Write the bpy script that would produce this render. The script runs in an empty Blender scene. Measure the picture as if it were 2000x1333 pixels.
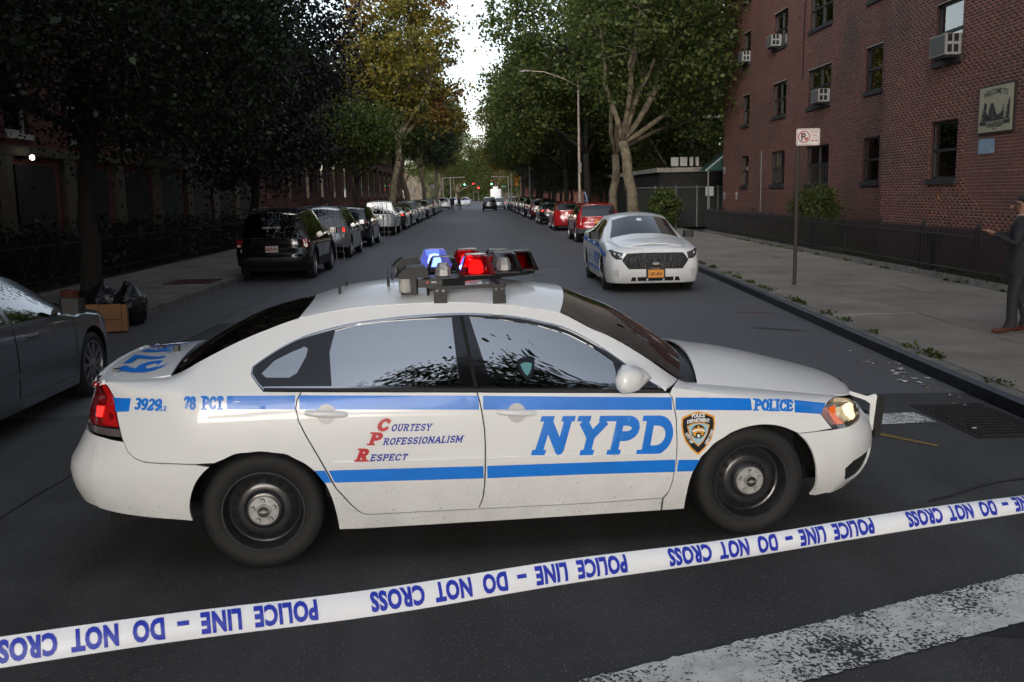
import bpy, bmesh, math, random
import numpy as np
from mathutils import Vector, Matrix
from mathutils.geometry import delaunay_2d_cdt
R = math.radians
scn = bpy.context.scene
COL = scn.collection
# ------------------------------------------------------------------ camera
cd = bpy.data.cameras.new('camera'); cam = bpy.data.objects.new('camera', cd); COL.objects.link(cam)
cd.sensor_width = 36.0; cd.lens = 36.0 * 1863 / 2000; cd.clip_start = .05; cd.clip_end = 3000
CAMH = 2.0372
def camera_axes(f=1863., vp=(930., 380.), roll=.0189):
    d = np.array([(vp[0] - 1000) / f, (vp[1] - 666.5) / f, 1.]); d /= np.linalg.norm(d)
    hr = np.array([math.cos(roll), -math.sin(roll), 0]); dn = np.cross(d, hr); dn /= np.linalg.norm(dn)
    return np.array([np.cross(dn, d), d, -dn])
A = camera_axes()
cam.matrix_world = Matrix(((A[0][0], -A[0][1], -A[0][2], 0), (A[1][0], -A[1][1], -A[1][2], 0), (A[2][0], -A[2][1], -A[2][2], CAMH), (0, 0, 0, 1)))
scn.camera = cam
cd.dof.use_dof = True; cd.dof.focus_distance = 6.0; cd.dof.aperture_fstop = 11
# ------------------------------------------------------------------ sky, sun, exposure
SUN_EL, SUN_AZ = R(15), R(194)      # azimuth clockwise from the street direction (+Y): low, behind the viewer
w = bpy.data.worlds.new('World'); scn.world = w; w.use_nodes = True
nt = w.node_tree; sky = nt.nodes.new('ShaderNodeTexSky'); sky.sky_type = 'NISHITA'; sky.sun_disc = False
sky.sun_elevation = SUN_EL; sky.sun_rotation = SUN_AZ; sky.air_density = 1.0; sky.dust_density = 1.0; sky.ozone_density = 1.0
bg = nt.nodes['Background']; bg.inputs[1].default_value = .11; hs = nt.nodes.new('ShaderNodeHueSaturation'); hs.inputs['Saturation'].default_value = .5      # thin overcast greys the blue
nt.links.new(sky.outputs[0], hs.inputs['Color']); nt.links.new(hs.outputs[0], bg.inputs[0])
sl = bpy.data.lights.new('sun', 'SUN'); sl.energy = 1.5; sl.angle = R(50); sl.color = (1, .985, .965)
sun = bpy.data.objects.new('sun', sl); COL.objects.link(sun)
sdir = Vector((math.sin(SUN_AZ) * math.cos(SUN_EL), math.cos(SUN_AZ) * math.cos(SUN_EL), math.sin(SUN_EL)))
sun.rotation_euler = sdir.to_track_quat('Z', 'Y').to_euler(); sun.location = sdir * 60
vs = scn.view_settings; vs.view_transform = 'Standard'; vs.look = 'None'; vs.gamma = 1; vs.exposure = 1.42; vs.use_curve_mapping = False
cy = scn.cycles; cy.use_denoising = True; cy.max_bounces = 7; cy.diffuse_bounces = 3; cy.glossy_bounces = 4; cy.transmission_bounces = 4; cy.transparent_max_bounces = 10
cy.caustics_reflective = False; cy.caustics_refractive = False; cy.sample_clamp_indirect = 4
try: cy.denoiser = 'OPENIMAGEDENOISE'; cy.denoising_input_passes = 'RGB_ALBEDO_NORMAL'
except Exception: pass
random.seed(7); rng = np.random.default_rng(7)
# ------------------------------------------------------------------ materials
MATS = {}
def rgb(h):
    if isinstance(h, str):
        v = [int(h[i:i + 2], 16) / 255 for i in (0, 2, 4)]
        return tuple(c / 12.92 if c <= .04045 else ((c + .055) / 1.055) ** 2.4 for c in v)
    return tuple(h[:3]) if hasattr(h, '__len__') else (h, h, h)
def mat(name, col=(.5, .5, .5), rough=.6, metal=0., spec=.5, coat=0., emit=None, es=1., var=None, bump=None, alpha=1., col2=None, coords='Object'):
    """principled material; var=(scale, amount) mottles the colour, bump=(scale, strength) roughens the surface"""
    if name in MATS: return MATS[name]
    m = bpy.data.materials.new(name); m.use_nodes = True; MATS[name] = m
    t = m.node_tree; b = t.nodes['Principled BSDF']; c = rgb(col)
    b.inputs['Base Color'].default_value = (*c, 1); b.inputs['Roughness'].default_value = rough
    b.inputs['Metallic'].default_value = metal; b.inputs['Specular IOR Level'].default_value = spec
    if coat: b.inputs['Coat Weight'].default_value = coat; b.inputs['Coat Roughness'].default_value = .04
    if emit is not None: b.inputs['Emission Color'].default_value = (*rgb(emit), 1); b.inputs['Emission Strength'].default_value = es
    if alpha < 1: b.inputs['Alpha'].default_value = alpha
    if var or bump:
        tc = t.nodes.new('ShaderNodeTexCoord')
    if var:
        n = t.nodes.new('ShaderNodeTexNoise'); n.inputs['Scale'].default_value = var[0]; n.inputs['Detail'].default_value = 6
        n.inputs['Roughness'].default_value = .65
        t.links.new(tc.outputs[coords], n.inputs['Vector'])
        r = t.nodes.new('ShaderNodeValToRGB'); a = var[1]
        r.color_ramp.elements[0].position = .3; r.color_ramp.elements[1].position = .7
        c2 = rgb(col2) if col2 is not None else tuple(min(1, x * (1 + a)) for x in c)
        r.color_ramp.elements[0].color = (*[x * (1 - a) for x in c], 1); r.color_ramp.elements[1].color = (*c2, 1)
        t.links.new(n.outputs['Fac'], r.inputs[0]); t.links.new(r.outputs[0], b.inputs['Base Color'])
    if bump:
        n2 = t.nodes.new('ShaderNodeTexNoise'); n2.inputs['Scale'].default_value = bump[0]; n2.inputs['Detail'].default_value = 4
        t.links.new(tc.outputs[coords], n2.inputs['Vector'])
        bp = t.nodes.new('ShaderNodeBump'); bp.inputs['Strength'].default_value = bump[1]; bp.inputs['Distance'].default_value = .02
        t.links.new(n2.outputs['Fac'], bp.inputs['Height']); t.links.new(bp.outputs[0], b.inputs['Normal'])
    return m
def N(t, typ, **kw):
    n = t.nodes.new(typ)
    for k, v in kw.items(): setattr(n, k, v)
    return n
def glass(name, tint=(.2, .22, .22), rough=.0, ior=1.5, base=.03):
    """thin pane: fresnel reflection over a tinted see-through layer"""
    if name in MATS: return MATS[name]
    m = bpy.data.materials.new(name); m.use_nodes = True; MATS[name] = m; t = m.node_tree; t.nodes.clear()
    o = N(t, 'ShaderNodeOutputMaterial'); mx = N(t, 'ShaderNodeMixShader'); fr = N(t, 'ShaderNodeFresnel'); fr.inputs[0].default_value = ior
    tr = N(t, 'ShaderNodeBsdfTransparent'); tr.inputs[0].default_value = (*tint, 1)
    gl = N(t, 'ShaderNodeBsdfGlossy'); gl.inputs['Roughness'].default_value = rough; gl.inputs[0].default_value = (1, 1, 1, 1)
    ml = N(t, 'ShaderNodeMath', operation='MULTIPLY_ADD'); ml.inputs[1].default_value = 1.9; ml.inputs[2].default_value = base
    t.links.new(fr.outputs[0], ml.inputs[0]); t.links.new(ml.outputs[0], mx.inputs[0])
    t.links.new(tr.outputs[0], mx.inputs[1]); t.links.new(gl.outputs[0], mx.inputs[2]); t.links.new(mx.outputs[0], o.inputs[0])
    return m
# ------------------------------------------------------------------ mesh helpers
def tag(o, label=None, cat=None, group=None, kind=None):
    if label: o['label'] = label
    if cat: o['category'] = cat
    if group: o['group'] = group
    if kind: o['kind'] = kind
    return o
def empty(name, loc=(0, 0, 0), rz=0., label=None, cat=None, group=None):
    o = bpy.data.objects.new(name, None); COL.objects.link(o); o.location = loc; o.rotation_euler = (0, 0, rz); o.empty_display_size = .2
    return tag(o, label, cat, group)
def link(name, me, parent=None, loc=None, rot=None, scale=None):
    o = bpy.data.objects.new(name, me); COL.objects.link(o)
    if parent is not None: o.parent = parent
    if loc is not None: o.location = loc
    if rot is not None: o.rotation_euler = rot
    if scale is not None: o.scale = scale
    return o
def mesh(name, V, F, m, parent=None, smooth=False, loc=None, rot=None, sharp=None):
    me = bpy.data.meshes.new(name); me.from_pydata([tuple(map(float, v)) for v in V], [], [tuple(map(int, f)) for f in F])
    for x in (m if isinstance(m, (list, tuple)) else [m]): me.materials.append(x)
    if smooth:
        me.polygons.foreach_set('use_smooth', [True] * len(me.polygons))
        if sharp: me.set_sharp_from_angle(angle=R(sharp))
    me.validate(); me.update()
    return link(name, me, parent, loc, rot)
class MB:
    """collects simple solids into one mesh"""
    def __init__(s): s.V, s.F, s.M = [], [], []
    def add(s, V, F, mi=0):
        o = len(s.V); s.V += [tuple(v) for v in V]; s.F += [tuple(i + o for i in f) for f in F]; s.M += [mi] * len(F); return s
    def box(s, a, b, mi=0, bev=0):
        (x0, y0, z0), (x1, y1, z1) = a, b
        if bev:
            return s.prism([(x0 + bev, y0), (x1 - bev, y0), (x1, y0 + bev), (x1, y1 - bev), (x1 - bev, y1), (x0 + bev, y1), (x0, y1 - bev), (x0, y0 + bev)], z0, z1, mi)
        return s.add([(x0, y0, z0), (x1, y0, z0), (x1, y1, z0), (x0, y1, z0), (x0, y0, z1), (x1, y0, z1), (x1, y1, z1), (x0, y1, z1)],
                     [(0, 3, 2, 1), (4, 5, 6, 7), (0, 1, 5, 4), (1, 2, 6, 5), (2, 3, 7, 6), (3, 0, 4, 7)], mi)
    def prism(s, poly, z0, z1, mi=0, axis='z'):
        n = len(poly)
        f = {'z': lambda p, h: (p[0], p[1], h), 'y': lambda p, h: (p[0], h, p[1]), 'x': lambda p, h: (h, p[0], p[1])}[axis]
        V = [f(p, z0) for p in poly] + [f(p, z1) for p in poly]
        return s.add(V, [tuple(range(n))[::-1], tuple(range(n, 2 * n))] + [(i, (i + 1) % n, n + (i + 1) % n, n + i) for i in range(n)], mi)
    def tube(s, pts, r, n=8, mi=0, cap=True):
        pts = [Vector(p) for p in pts]; rr = r if hasattr(r, '__len__') else [r] * len(pts); V = []; F = []
        up = None
        for i, p in enumerate(pts):
            d = (pts[min(i + 1, len(pts) - 1)] - pts[max(i - 1, 0)]).normalized()
            if up is None: up = Vector((0, 0, 1)) if abs(d.z) < .9 else Vector((1, 0, 0))
            a = d.cross(up).normalized(); b = a.cross(d).normalized(); up = b
            V += [tuple(p + (a * math.cos(2 * math.pi * k / n) + b * math.sin(2 * math.pi * k / n)) * rr[i]) for k in range(n)]
        for i in range(len(pts) - 1):
            F += [(i * n + k, i * n + (k + 1) % n, (i + 1) * n + (k + 1) % n, (i + 1) * n + k) for k in range(n)]
        if cap: F += [tuple(range(n))[::-1], tuple(range((len(pts) - 1) * n, len(pts) * n))]
        return s.add(V, F, mi)
    def lathe(s, prof, n=24, c=(0, 0, 0), axis='z', mi=0, cap=True):
        V = []; F = []
        for r, h in prof:
            for k in range(n):
                a = 2 * math.pi * k / n; x, y = r * math.cos(a), r * math.sin(a)
                p = {'z': (x, y, h), 'y': (x, h, -y), 'x': (h, x, y)}[axis]
                V.append((p[0] + c[0], p[1] + c[1], p[2] + c[2]))
        for i in range(len(prof) - 1):
            F += [(i * n + k, i * n + (k + 1) % n, (i + 1) * n + (k + 1) % n, (i + 1) * n + k) for k in range(n)]
        if cap and prof[0][0] > 1e-6: F.append(tuple(range(n))[::-1])
        if cap and prof[-1][0] > 1e-6: F.append(tuple(range((len(prof) - 1) * n, len(prof) * n)))
        return s.add(V, F, mi)
    def obj(s, name, m, parent=None, smooth=False, loc=None, rot=None, sharp=None):
        ms = m if isinstance(m, (list, tuple)) else [m]
        o = mesh(name, s.V, s.F, ms, parent, smooth, loc, rot, sharp)
        if len(ms) > 1 and len(o.data.polygons) == len(s.M): o.data.polygons.foreach_set('material_index', s.M)
        return o
def boxo(name, a, b, m, parent=None, **k): return MB().box(a, b).obj(name, m, parent, **k)
def clone(o, parent=None, name=None):
    c = o.copy(); COL.objects.link(c); c.parent = parent
    if name: c.name = name
    for ch in list(o.children): clone(ch, c)
    return c
def inpoly(P, poly):
    P = np.asarray(P, float); q = np.asarray(poly, float); x, y = P[:, 0], P[:, 1]; c = np.zeros(len(P), bool)
    j = len(q) - 1
    for i in range(len(q)):
        a = (q[i, 1] > y) != (q[j, 1] > y)
        c ^= a & (x < (q[j, 0] - q[i, 0]) * (y - q[i, 1]) / (q[j, 1] - q[i, 1] + 1e-15) + q[i, 0]); j = i
    return c
def resample(poly, h, closed=True):
    q = np.asarray(poly, float); n = len(q); out = []
    for i in range(n if closed else n - 1):
        a, b = q[i], q[(i + 1) % n]; k = max(1, int(math.ceil(np.linalg.norm(b - a) / h)))
        out += [a + (b - a) * t / k for t in range(k)]
    if not closed: out.append(q[-1])
    return np.array(out)
def inset(poly, d):
    q = np.asarray(poly, float); a = np.roll(q, 1, 0); b = np.roll(q, -1, 0); t = b - a; t /= np.linalg.norm(t, axis=1)[:, None] + 1e-12
    area = .5 * np.sum(q[:, 0] * np.roll(q[:, 1], -1) - np.roll(q[:, 0], -1) * q[:, 1]); s = 1 if area > 0 else -1
    return q + s * d * np.stack([-t[:, 1], t[:, 0]], 1)
def fill(outers, holes=(), h=None):
    """triangulate the union of polygons minus holes; h adds interior points so the sheet can be bent"""
    V = []; E = []
    for p in list(outers) + list(holes):
        o = len(V); n = len(p); V += [tuple(x) for x in p]; E += [(o + i, o + (i + 1) % n) for i in range(n)]
    if h:
        a = np.concatenate([np.asarray(p) for p in outers]); lo, hi = a.min(0), a.max(0)
        gx, gy = np.meshgrid(np.arange(lo[0] + h / 2, hi[0], h), np.arange(lo[1] + h / 2, hi[1], h)); g = np.stack([gx.ravel(), gy.ravel()], 1)
        k = np.zeros(len(g), bool)
        for p in outers: k |= inpoly(g, p)
        for p in holes: k &= ~inpoly(g, p)
        V += [tuple(x) for x in g[k]]
    vo, eo, fo, *_ = delaunay_2d_cdt([Vector(v) for v in V], E, [], 0, 1e-6)
    vo = np.array([tuple(v) for v in vo]); fo = [tuple(f) for f in fo]
    c = np.array([vo[list(f)].mean(0) for f in fo]); k = np.zeros(len(c), bool)
    for p in outers: k |= inpoly(c, p)
    for p in holes: k &= ~inpoly(c, p)
    F = [f for f, y in zip(fo, k) if y]
    used = sorted({i for f in F for i in f}); mp = {u: i for i, u in enumerate(used)}
    return vo[used], [tuple(mp[i] for i in f) for f in F]
def rim_edges(F):
    c = {}
    for f in F:
        for i in range(len(f)):
            e = (f[i], f[(i + 1) % len(f)]); c[tuple(sorted(e))] = c.get(tuple(sorted(e)), []) + [e]
    return [v[0] for v in c.values() if len(v) == 1]
# ------------------------------------------------------------------ lettering
def arc(cx, cy, rx, ry, a0, a1, n=14):
    return [(cx + rx * math.cos(R(a0 + (a1 - a0) * i / n)), cy + ry * math.sin(R(a0 + (a1 - a0) * i / n))) for i in range(n + 1)]
# slab letters: advance width, strokes (centre lines in a unit-high box inset by half a stroke), serif ticks (x, y)
SLAB = {
 'A': (.92, [[(.08, 0), (.46, 1), (.84, 0)], [(.2, .32), (.72, .32)]], [(.1, 0), (.82, 0)]),
 'C': (.82, [arc(.44, .5, .36, .5, 42, 318)], [(.72, .8, 'v'), (.72, .2, 'v')]),
 'D': (.88, [[(.16, 0), (.16, 1)], [(.16, 1), (.42, 1)] + arc(.42, .5, .38, .5, 90, -90) + [(.16, 0)]], [(.1, 0), (.1, 1)]),
 'E': (.8, [[(.7, 1), (.16, 1), (.16, 0), (.7, 0)], [(.16, .52), (.52, .52)]], [(.1, 0), (.1, 1), (.7, .88, 'v'), (.7, .12, 'v'), (.54, .52, 'v')]),
 'F': (.76, [[(.7, 1), (.16, 1), (.16, 0)], [(.16, .5), (.54, .5)]], [(.16, 0), (.1, 1), (.7, .88, 'v'), (.54, .5, 'v')]),
 'I': (.44, [[(.22, 0), (.22, 1)]], [(.22, 0), (.22, 1)]),
 'L': (.74, [[(.18, 1), (.18, 0), (.66, 0)]], [(.18, 1), (.1, 0), (.66, .13, 'v')]),
 'M': (1.1, [[(.16, 0), (.16, 1), (.55, .2), (.94, 1), (.94, 0)]], [(.16, 0), (.94, 0), (.1, 1), (1., 1)]),
 'N': (.98, [[(.18, 0), (.18, 1), (.78, 0), (.78, 1)]], [(.18, 0), (.14, 1), (.78, 1)]),
 'O': (.88, [arc(.44, .5, .34, .5, 0, 360, 24)], []),
 'P': (.8, [[(.18, 0), (.18, 1)], [(.18, 1), (.42, 1)] + arc(.42, .74, .28, .26, 90, -90) + [(.18, .48)]], [(.18, 0), (.12, 1)]),
 'R': (.9, [[(.18, 0), (.18, 1)], [(.18, 1), (.42, 1)] + arc(.42, .75, .28, .25, 90, -90) + [(.18, .5)], [(.42, .5), (.74, 0)]], [(.18, 0), (.12, 1), (.76, 0)]),
 'S': (.76, [arc(.38, .75, .27, .25, 30, 270) + arc(.38, .25, .28, .25, 90, -150)], [(.64, .84, 'v'), (.1, .16, 'v')]),
 'T': (.84, [[(.1, 1), (.74, 1)], [(.42, 1), (.42, 0)]], [(.42, 0), (.08, .86, 'v'), (.76, .86, 'v')]),
 'U': (.9, [[(.18, 1), (.18, .35)] + arc(.45, .33, .27, .33, 180, 360) + [(.72, 1)]], [(.18, 1), (.72, 1)]),
 'Y': (.9, [[(.1, 1), (.45, .48), (.8, 1)], [(.45, .48), (.45, 0)]], [(.45, 0), (.12, 1), (.78, 1)]),
 '1': (.5, [[(.08, .8), (.26, 1), (.26, 0)]], [(.26, 0)]),
 '2': (.74, [arc(.38, .72, .27, .28, 160, -30) + [(.1, 0), (.66, 0)]], [(.66, .1, 'v')]),
 '3': (.74, [arc(.36, .75, .26, .25, 150, -80) + [(.3, .5)], arc(.36, .26, .28, .26, 85, -150)], []),
 '7': (.72, [[(.1, 1), (.66, 1), (.3, 0)]], [(.1, .88, 'v')]),
 '8': (.76, [arc(.38, .76, .24, .24, 0, 360, 20), arc(.38, .25, .28, .26, 0, 360, 20)], []),
 '9': (.76, [arc(.38, .7, .27, .3, 0, 360, 20), arc(.38, .5, .28, .5, 25, -120)], []),
}
def stroke_polys(pl, t):
    out = []; h = t / 2
    for a, b in zip(pl[:-1], pl[1:]):
        a, b = np.array(a), np.array(b); d = b - a; L = np.linalg.norm(d)
        if L < 1e-6: continue
        d /= L; nn = np.array([-d[1], d[0]]) * h
        out.append([a + nn, a - nn, b - nn, b + nn])
    for p in pl[1:-1]: out.append([(p[0] + h * math.cos(k * math.pi / 4), p[1] + h * math.sin(k * math.pi / 4)) for k in range(8)])
    return [[tuple(map(float, q)) for q in p] for p in out]
def slab_text(txt, th=.2, sx=.8, gap=.06, serif=.13, sth=None):
    """list of polygons (union) for a line of slab lettering of height 1, and its width"""
    sth = sth or th * .55; P = []; x = 0.
    for ch in txt:
        if ch == ' ': x += .45 * sx; continue
        wd, S_, T = SLAB[ch]; h = th / 2
        f = lambda p: (x + p[0] * sx, h + p[1] * (1 - th))
        for pl in S_: P += [(ch, q) for q in stroke_polys([f(p) for p in pl], th * (.9 if sx < .8 else 1))]
        for s in T:
            cx_, cy_ = f(s[:2])
            if len(s) > 2: a = (sth * .55, serif * 1.0)
            else:
                a = (serif + th / 2, sth / 2); cy_ += (-h + sth / 2) if s[1] < .5 else (h - sth / 2)
            P.append((ch, [(cx_ - a[0], cy_ - a[1]), (cx_ + a[0], cy_ - a[1]), (cx_ + a[0], cy_ + a[1]), (cx_ - a[0], cy_ + a[1])]))
        x += wd * sx + gap
    return P, x - gap
def union_mesh(polys, h=None): return fill([np.array(p) for p in polys], (), h)
def font_mesh(txt, size=1., bold=0., sx=1., align='LEFT', spacing=1.):
    c = bpy.data.curves.new('t', 'FONT'); c.body = txt; c.size = size; c.offset = bold; c.align_x = align; c.space_character = spacing; c.resolution_u = 3
    o = bpy.data.objects.new('t', c); me = bpy.data.meshes.new_from_object(o)
    V = np.array([v.co[:2] for v in me.vertices]) if len(me.vertices) else np.zeros((0, 2)); F = [tuple(p.vertices) for p in me.polygons]
    bpy.data.objects.remove(o); bpy.data.curves.remove(c); bpy.data.meshes.remove(me)
    if len(V): V[:, 0] *= sx
    return V, F
def cut_up(V, F, n=3):
    """subdivide a flat print so that it can follow a curved sheet"""
    bm = bmesh.new(); vs_ = [bm.verts.new((v[0], v[1], 0)) for v in V]
    for f in F:
        try: bm.faces.new([vs_[i] for i in f])
        except ValueError: pass
    bmesh.ops.triangulate(bm, faces=bm.faces[:]); bmesh.ops.subdivide_edges(bm, edges=bm.edges[:], cuts=n, use_grid_fill=True)
    bmesh.ops.triangulate(bm, faces=bm.faces[:]); bm.verts.index_update(); V2 = np.array([v.co[:2] for v in bm.verts]); F2 = [tuple(v.index for v in f.verts) for f in bm.faces]; bm.free(); return V2, F2
def flat_text(name, txt, m, parent, origin, ux, uy, size, bold=0., sx=1., align='CENTER', spacing=1.):
    """printed line of text on a flat face: origin, reading direction ux, up direction uy"""
    V, F = font_mesh(txt, size, bold, sx, align, spacing); o, a, b = Vector(origin), Vector(ux), Vector(uy)
    return mesh(name, [o + a * v[0] + b * v[1] for v in V], F, m, parent)
# ------------------------------------------------------------------ paints shared by the vehicles
def dirty_paint(name, col, rough=.22, dirt=.5, top=.62):
    """coated paint with road grime that thins out upwards and small chips"""
    m = mat(name, col, rough, coat=.6); t = m.node_tree; b = t.nodes['Principled BSDF']
    tc = N(t, 'ShaderNodeTexCoord'); sp = N(t, 'ShaderNodeSeparateXYZ'); t.links.new(tc.outputs['Object'], sp.inputs[0])
    n = N(t, 'ShaderNodeTexNoise'); n.inputs['Scale'].default_value = 5; n.inputs['Detail'].default_value = 8; t.links.new(tc.outputs['Object'], n.inputs['Vector'])
    mr = N(t, 'ShaderNodeMapRange'); mr.inputs['From Min'].default_value = top; mr.inputs['From Max'].default_value = .17; t.links.new(sp.outputs['Z'], mr.inputs['Value'])
    mu = N(t, 'ShaderNodeMath', operation='MULTIPLY'); t.links.new(mr.outputs[0], mu.inputs[0]); t.links.new(n.outputs['Fac'], mu.inputs[1])
    m2 = N(t, 'ShaderNodeMath', operation='MULTIPLY'); m2.inputs[1].default_value = dirt; t.links.new(mu.outputs[0], m2.inputs[0])
    sp2 = N(t, 'ShaderNodeTexNoise'); sp2.inputs['Scale'].default_value = 90; sp2.inputs['Detail'].default_value = 3; t.links.new(tc.outputs['Object'], sp2.inputs['Vector'])
    th = N(t, 'ShaderNodeMapRange'); th.inputs['From Min'].default_value = .66; th.inputs['From Max'].default_value = .72; t.links.new(sp2.outputs['Fac'], th.inputs['Value'])
    m3 = N(t, 'ShaderNodeMath', operation='MULTIPLY'); t.links.new(th.outputs[0], m3.inputs[0]); t.links.new(mr.outputs[0], m3.inputs[1])
    ad = N(t, 'ShaderNodeMath', operation='ADD', use_clamp=True); t.links.new(m2.outputs[0], ad.inputs[0]); t.links.new(m3.outputs[0], ad.inputs[1])
    mx = N(t, 'ShaderNodeMixRGB'); mx.inputs[1].default_value = (*rgb(col), 1); mx.inputs[2].default_value = (.11, .095, .075, 1)
    t.links.new(ad.outputs[0], mx.inputs[0]); t.links.new(mx.outputs[0], b.inputs['Base Color'])
    r2 = N(t, 'ShaderNodeMapRange'); r2.inputs['To Min'].default_value = rough; r2.inputs['To Max'].default_value = .7; t.links.new(ad.outputs[0], r2.inputs['Value'])
    t.links.new(r2.outputs[0], b.inputs['Roughness'])
    return m
WHITE = dirty_paint('white_car_paint', (.80, .80, .79), .32, .5)
BLUE = mat('blue_vinyl', (.004, .19, .72), .35, coat=.3, var=(3, .10)); DBLUE = mat('navy_print', (.01, .035, .36), .35); REDV = mat('red_print', (.50, .012, .02), .35)
WVIN = mat('white_vinyl', (.8, .8, .8), .35)
BLACKP = mat('black_plastic', (.006, .006, .0065), .5, var=(30, .3)); GLOSSB = mat('black_gloss', (.006, .006, .007), .08, coat=.6)
GAP = mat('dark_gap', (.004, .004, .004), .9); RUB = mat('tyre_rubber', (.009, .009, .009), .75, var=(40, .3), bump=(60, .15))
STEEL = mat('black_steel', (.022, .022, .023), .30, var=(14, .5), coat=.3); CHROME = mat('chrome', (.62, .62, .63), .12, metal=1.); ALLOY = mat('alloy_wheel', (.42, .42, .43), .28, metal=.9)
HUB = mat('hub_cap', (.36, .35, .34), .4, metal=.15, var=(25, .35))
CARGLASS = glass('car_glass', (.12, .135, .13), base=.05); SKYGLASS = glass('sky_boost_glass', (.10, .115, .11), base=.48); DARKGLASS = glass('dark_car_glass', (.03, .035, .035)); LENS = glass('clear_lens', (.75, .75, .75))  # side glass reflection boosted to stand in for a brighter sky behind
SEAT = mat('seat_cloth', (.03, .03, .032), .9); AMBER = mat('amber_lamp', (.75, .12, .01), .2, emit=(1, .16, .01), es=.30)
REDL = mat('red_lens', (.22, .004, .006), .1, coat=.6, var=(20, .3)); REDLIT = mat('red_lens_lit', (.5, .01, .01), .15, emit=(1, .02, .015), es=1.1)
WARM = mat('headlamp_lit', (.9, .85, .7), .3, emit=(1, .80, .50), es=1.0); GREYL = mat('grey_lens', (.12, .10, .10), .12, coat=.6)
# ---- side skin of the sedan as a control grid (x forward, y outward, z up) ----
def crom(P, t, ax):
    """Catmull-Rom through control points along axis ax of array P at float indices t (1-D)."""
    P = np.moveaxis(P, ax, 0); n = len(P)
    t = np.clip(t, 0, n - 1 - 1e-6); i = t.astype(int); f = (t - i)
    f = f.reshape((-1,) + (1,) * (P.ndim - 1))
    g = lambda j: P[np.clip(j, 0, n - 1)]
    p1, p2 = g(i), g(i + 1)
    p0 = np.where((i == 0).reshape(f.shape), 2 * p1 - p2, g(i - 1))
    p3 = np.where((i == n - 2).reshape(f.shape), 2 * p2 - p1, g(i + 2))
    return np.moveaxis(.5 * (2 * p1 + (p2 - p0) * f + (2 * p0 - 5 * p1 + 4 * p2 - p3) * f * f + (3 * p1 - p0 - 3 * p2 + p3) * f ** 3), 0, ax)
def interp(x, tab):
    a = np.array(tab, float); o = np.argsort(a[:, 0])
    return np.stack([np.interp(x, a[o, 0], a[o, j]) for j in range(1, a.shape[1])], -1)
def pchip(x, tab):
    """smooth monotone table lookup (rows of x, v1, v2 ...)"""
    a = np.array(tab, float); a = a[np.argsort(a[:, 0])]
    X, Y = a[:, 0], a[:, 1:]; h = np.diff(X)[:, None]; d = np.diff(Y, axis=0) / h
    m = np.zeros_like(Y); m[0], m[-1] = d[0], d[-1]
    w1, w2 = 2 * h[1:] + h[:-1], h[1:] + 2 * h[:-1]
    ok = d[:-1] * d[1:] > 0
    with np.errstate(divide='ignore', invalid='ignore'):
        m[1:-1] = np.where(ok, (w1 + w2) / (w1 / d[:-1] + w2 / d[1:]), 0)
    x = np.atleast_1d(np.asarray(x, float)); i = np.clip(np.searchsorted(X, x) - 1, 0, len(X) - 2)
    H = h[i]; t = np.clip(((x - X[i])[:, None]) / H, 0, 1)
    return (2*t**3-3*t*t+1)*Y[i] + (t**3-2*t*t+t)*H*m[i] + (-2*t**3+3*t*t)*Y[i+1] + (t**3-t*t)*H*m[i+1]
class Skin:
    def __init__(s, G): s.G = np.array(G, float); s.ni, s.nk = s.G.shape[:2]
    def at(s, ik):
        ik = np.atleast_2d(ik).astype(float)
        i = np.clip(ik[:, 0], 0, s.ni - 1.000001); k = np.clip(ik[:, 1], 0, s.nk - 1.000001)
        n, j = np.floor(i).astype(int), np.floor(k).astype(int)
        out = np.zeros((len(ik), 3))
        def w(f):
            return np.stack([-.5*f+f*f-.5*f**3, 1-2.5*f*f+1.5*f**3, .5*f+2*f*f-1.5*f**3, -.5*f*f+.5*f**3], 1)
        def idx(n, N):
            J = np.stack([n-1, n, n+1, n+2], 1)
            return J
        # padded grid (linear extrapolation)
        if not hasattr(s, 'Q'):
            G = s.G
            G = np.concatenate([2*G[:1]-G[1:2], G, 2*G[-1:]-G[-2:-1]], 0)
            G = np.concatenate([2*G[:, :1]-G[:, 1:2], G, 2*G[:, -1:]-G[:, -2:-1]], 1)
            s.Q = G
        wi, wk = w(i - n), w(k - j)
        for a in range(4):
            for b in range(4):
                out += (wi[:, a] * wk[:, b])[:, None] * s.Q[n + a, j + b]
        return out
    def normal(s, ik, e=.02):
        ik = np.atleast_2d(ik).astype(float)
        du = s.at(ik + [e, 0]) - s.at(ik - [e, 0]); dv = s.at(ik + [0, e]) - s.at(ik - [0, e])
        n = np.cross(dv, du); n /= np.linalg.norm(n, axis=1)[:, None] + 1e-12
        return n
# ---- measured outline of the patrol sedan ----
FR = [0, .15, .33, .51, .69, .86, 1.]
WK = [.885, .907, .919, .925, .923, .913, .893]
TOPB = [  # top boundary of the side skin: station x, y, z  (trunk gap, rear glass edge, roof ditch, A pillar, hood gap)
    (-2.30, .665, 1.050), (-2.18, .680, 1.059), (-2.02, .680, 1.067), (-1.866, .670, 1.080), (-1.70, .648, 1.162), (-1.52, .618, 1.246), (-1.367, .592, 1.304),
    (-1.183, .567, 1.361), (-.92, .575, 1.402), (-.70, .583, 1.418), (-.48, .588, 1.424), (-.25, .588, 1.419), (0, .585, 1.396), (.18, .582, 1.368),
    (.328, .577, 1.339), (.49, .615, 1.252), (.64, .648, 1.180), (.815, .688, 1.068), (1.004, .728, .934), (1.118, .715, .905), (1.32, .708, .877),
    (1.542, .700, .845), (1.75, .68, .814), (1.926, .655, .786)]
XS = [p[0] for p in TOPB]
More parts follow.
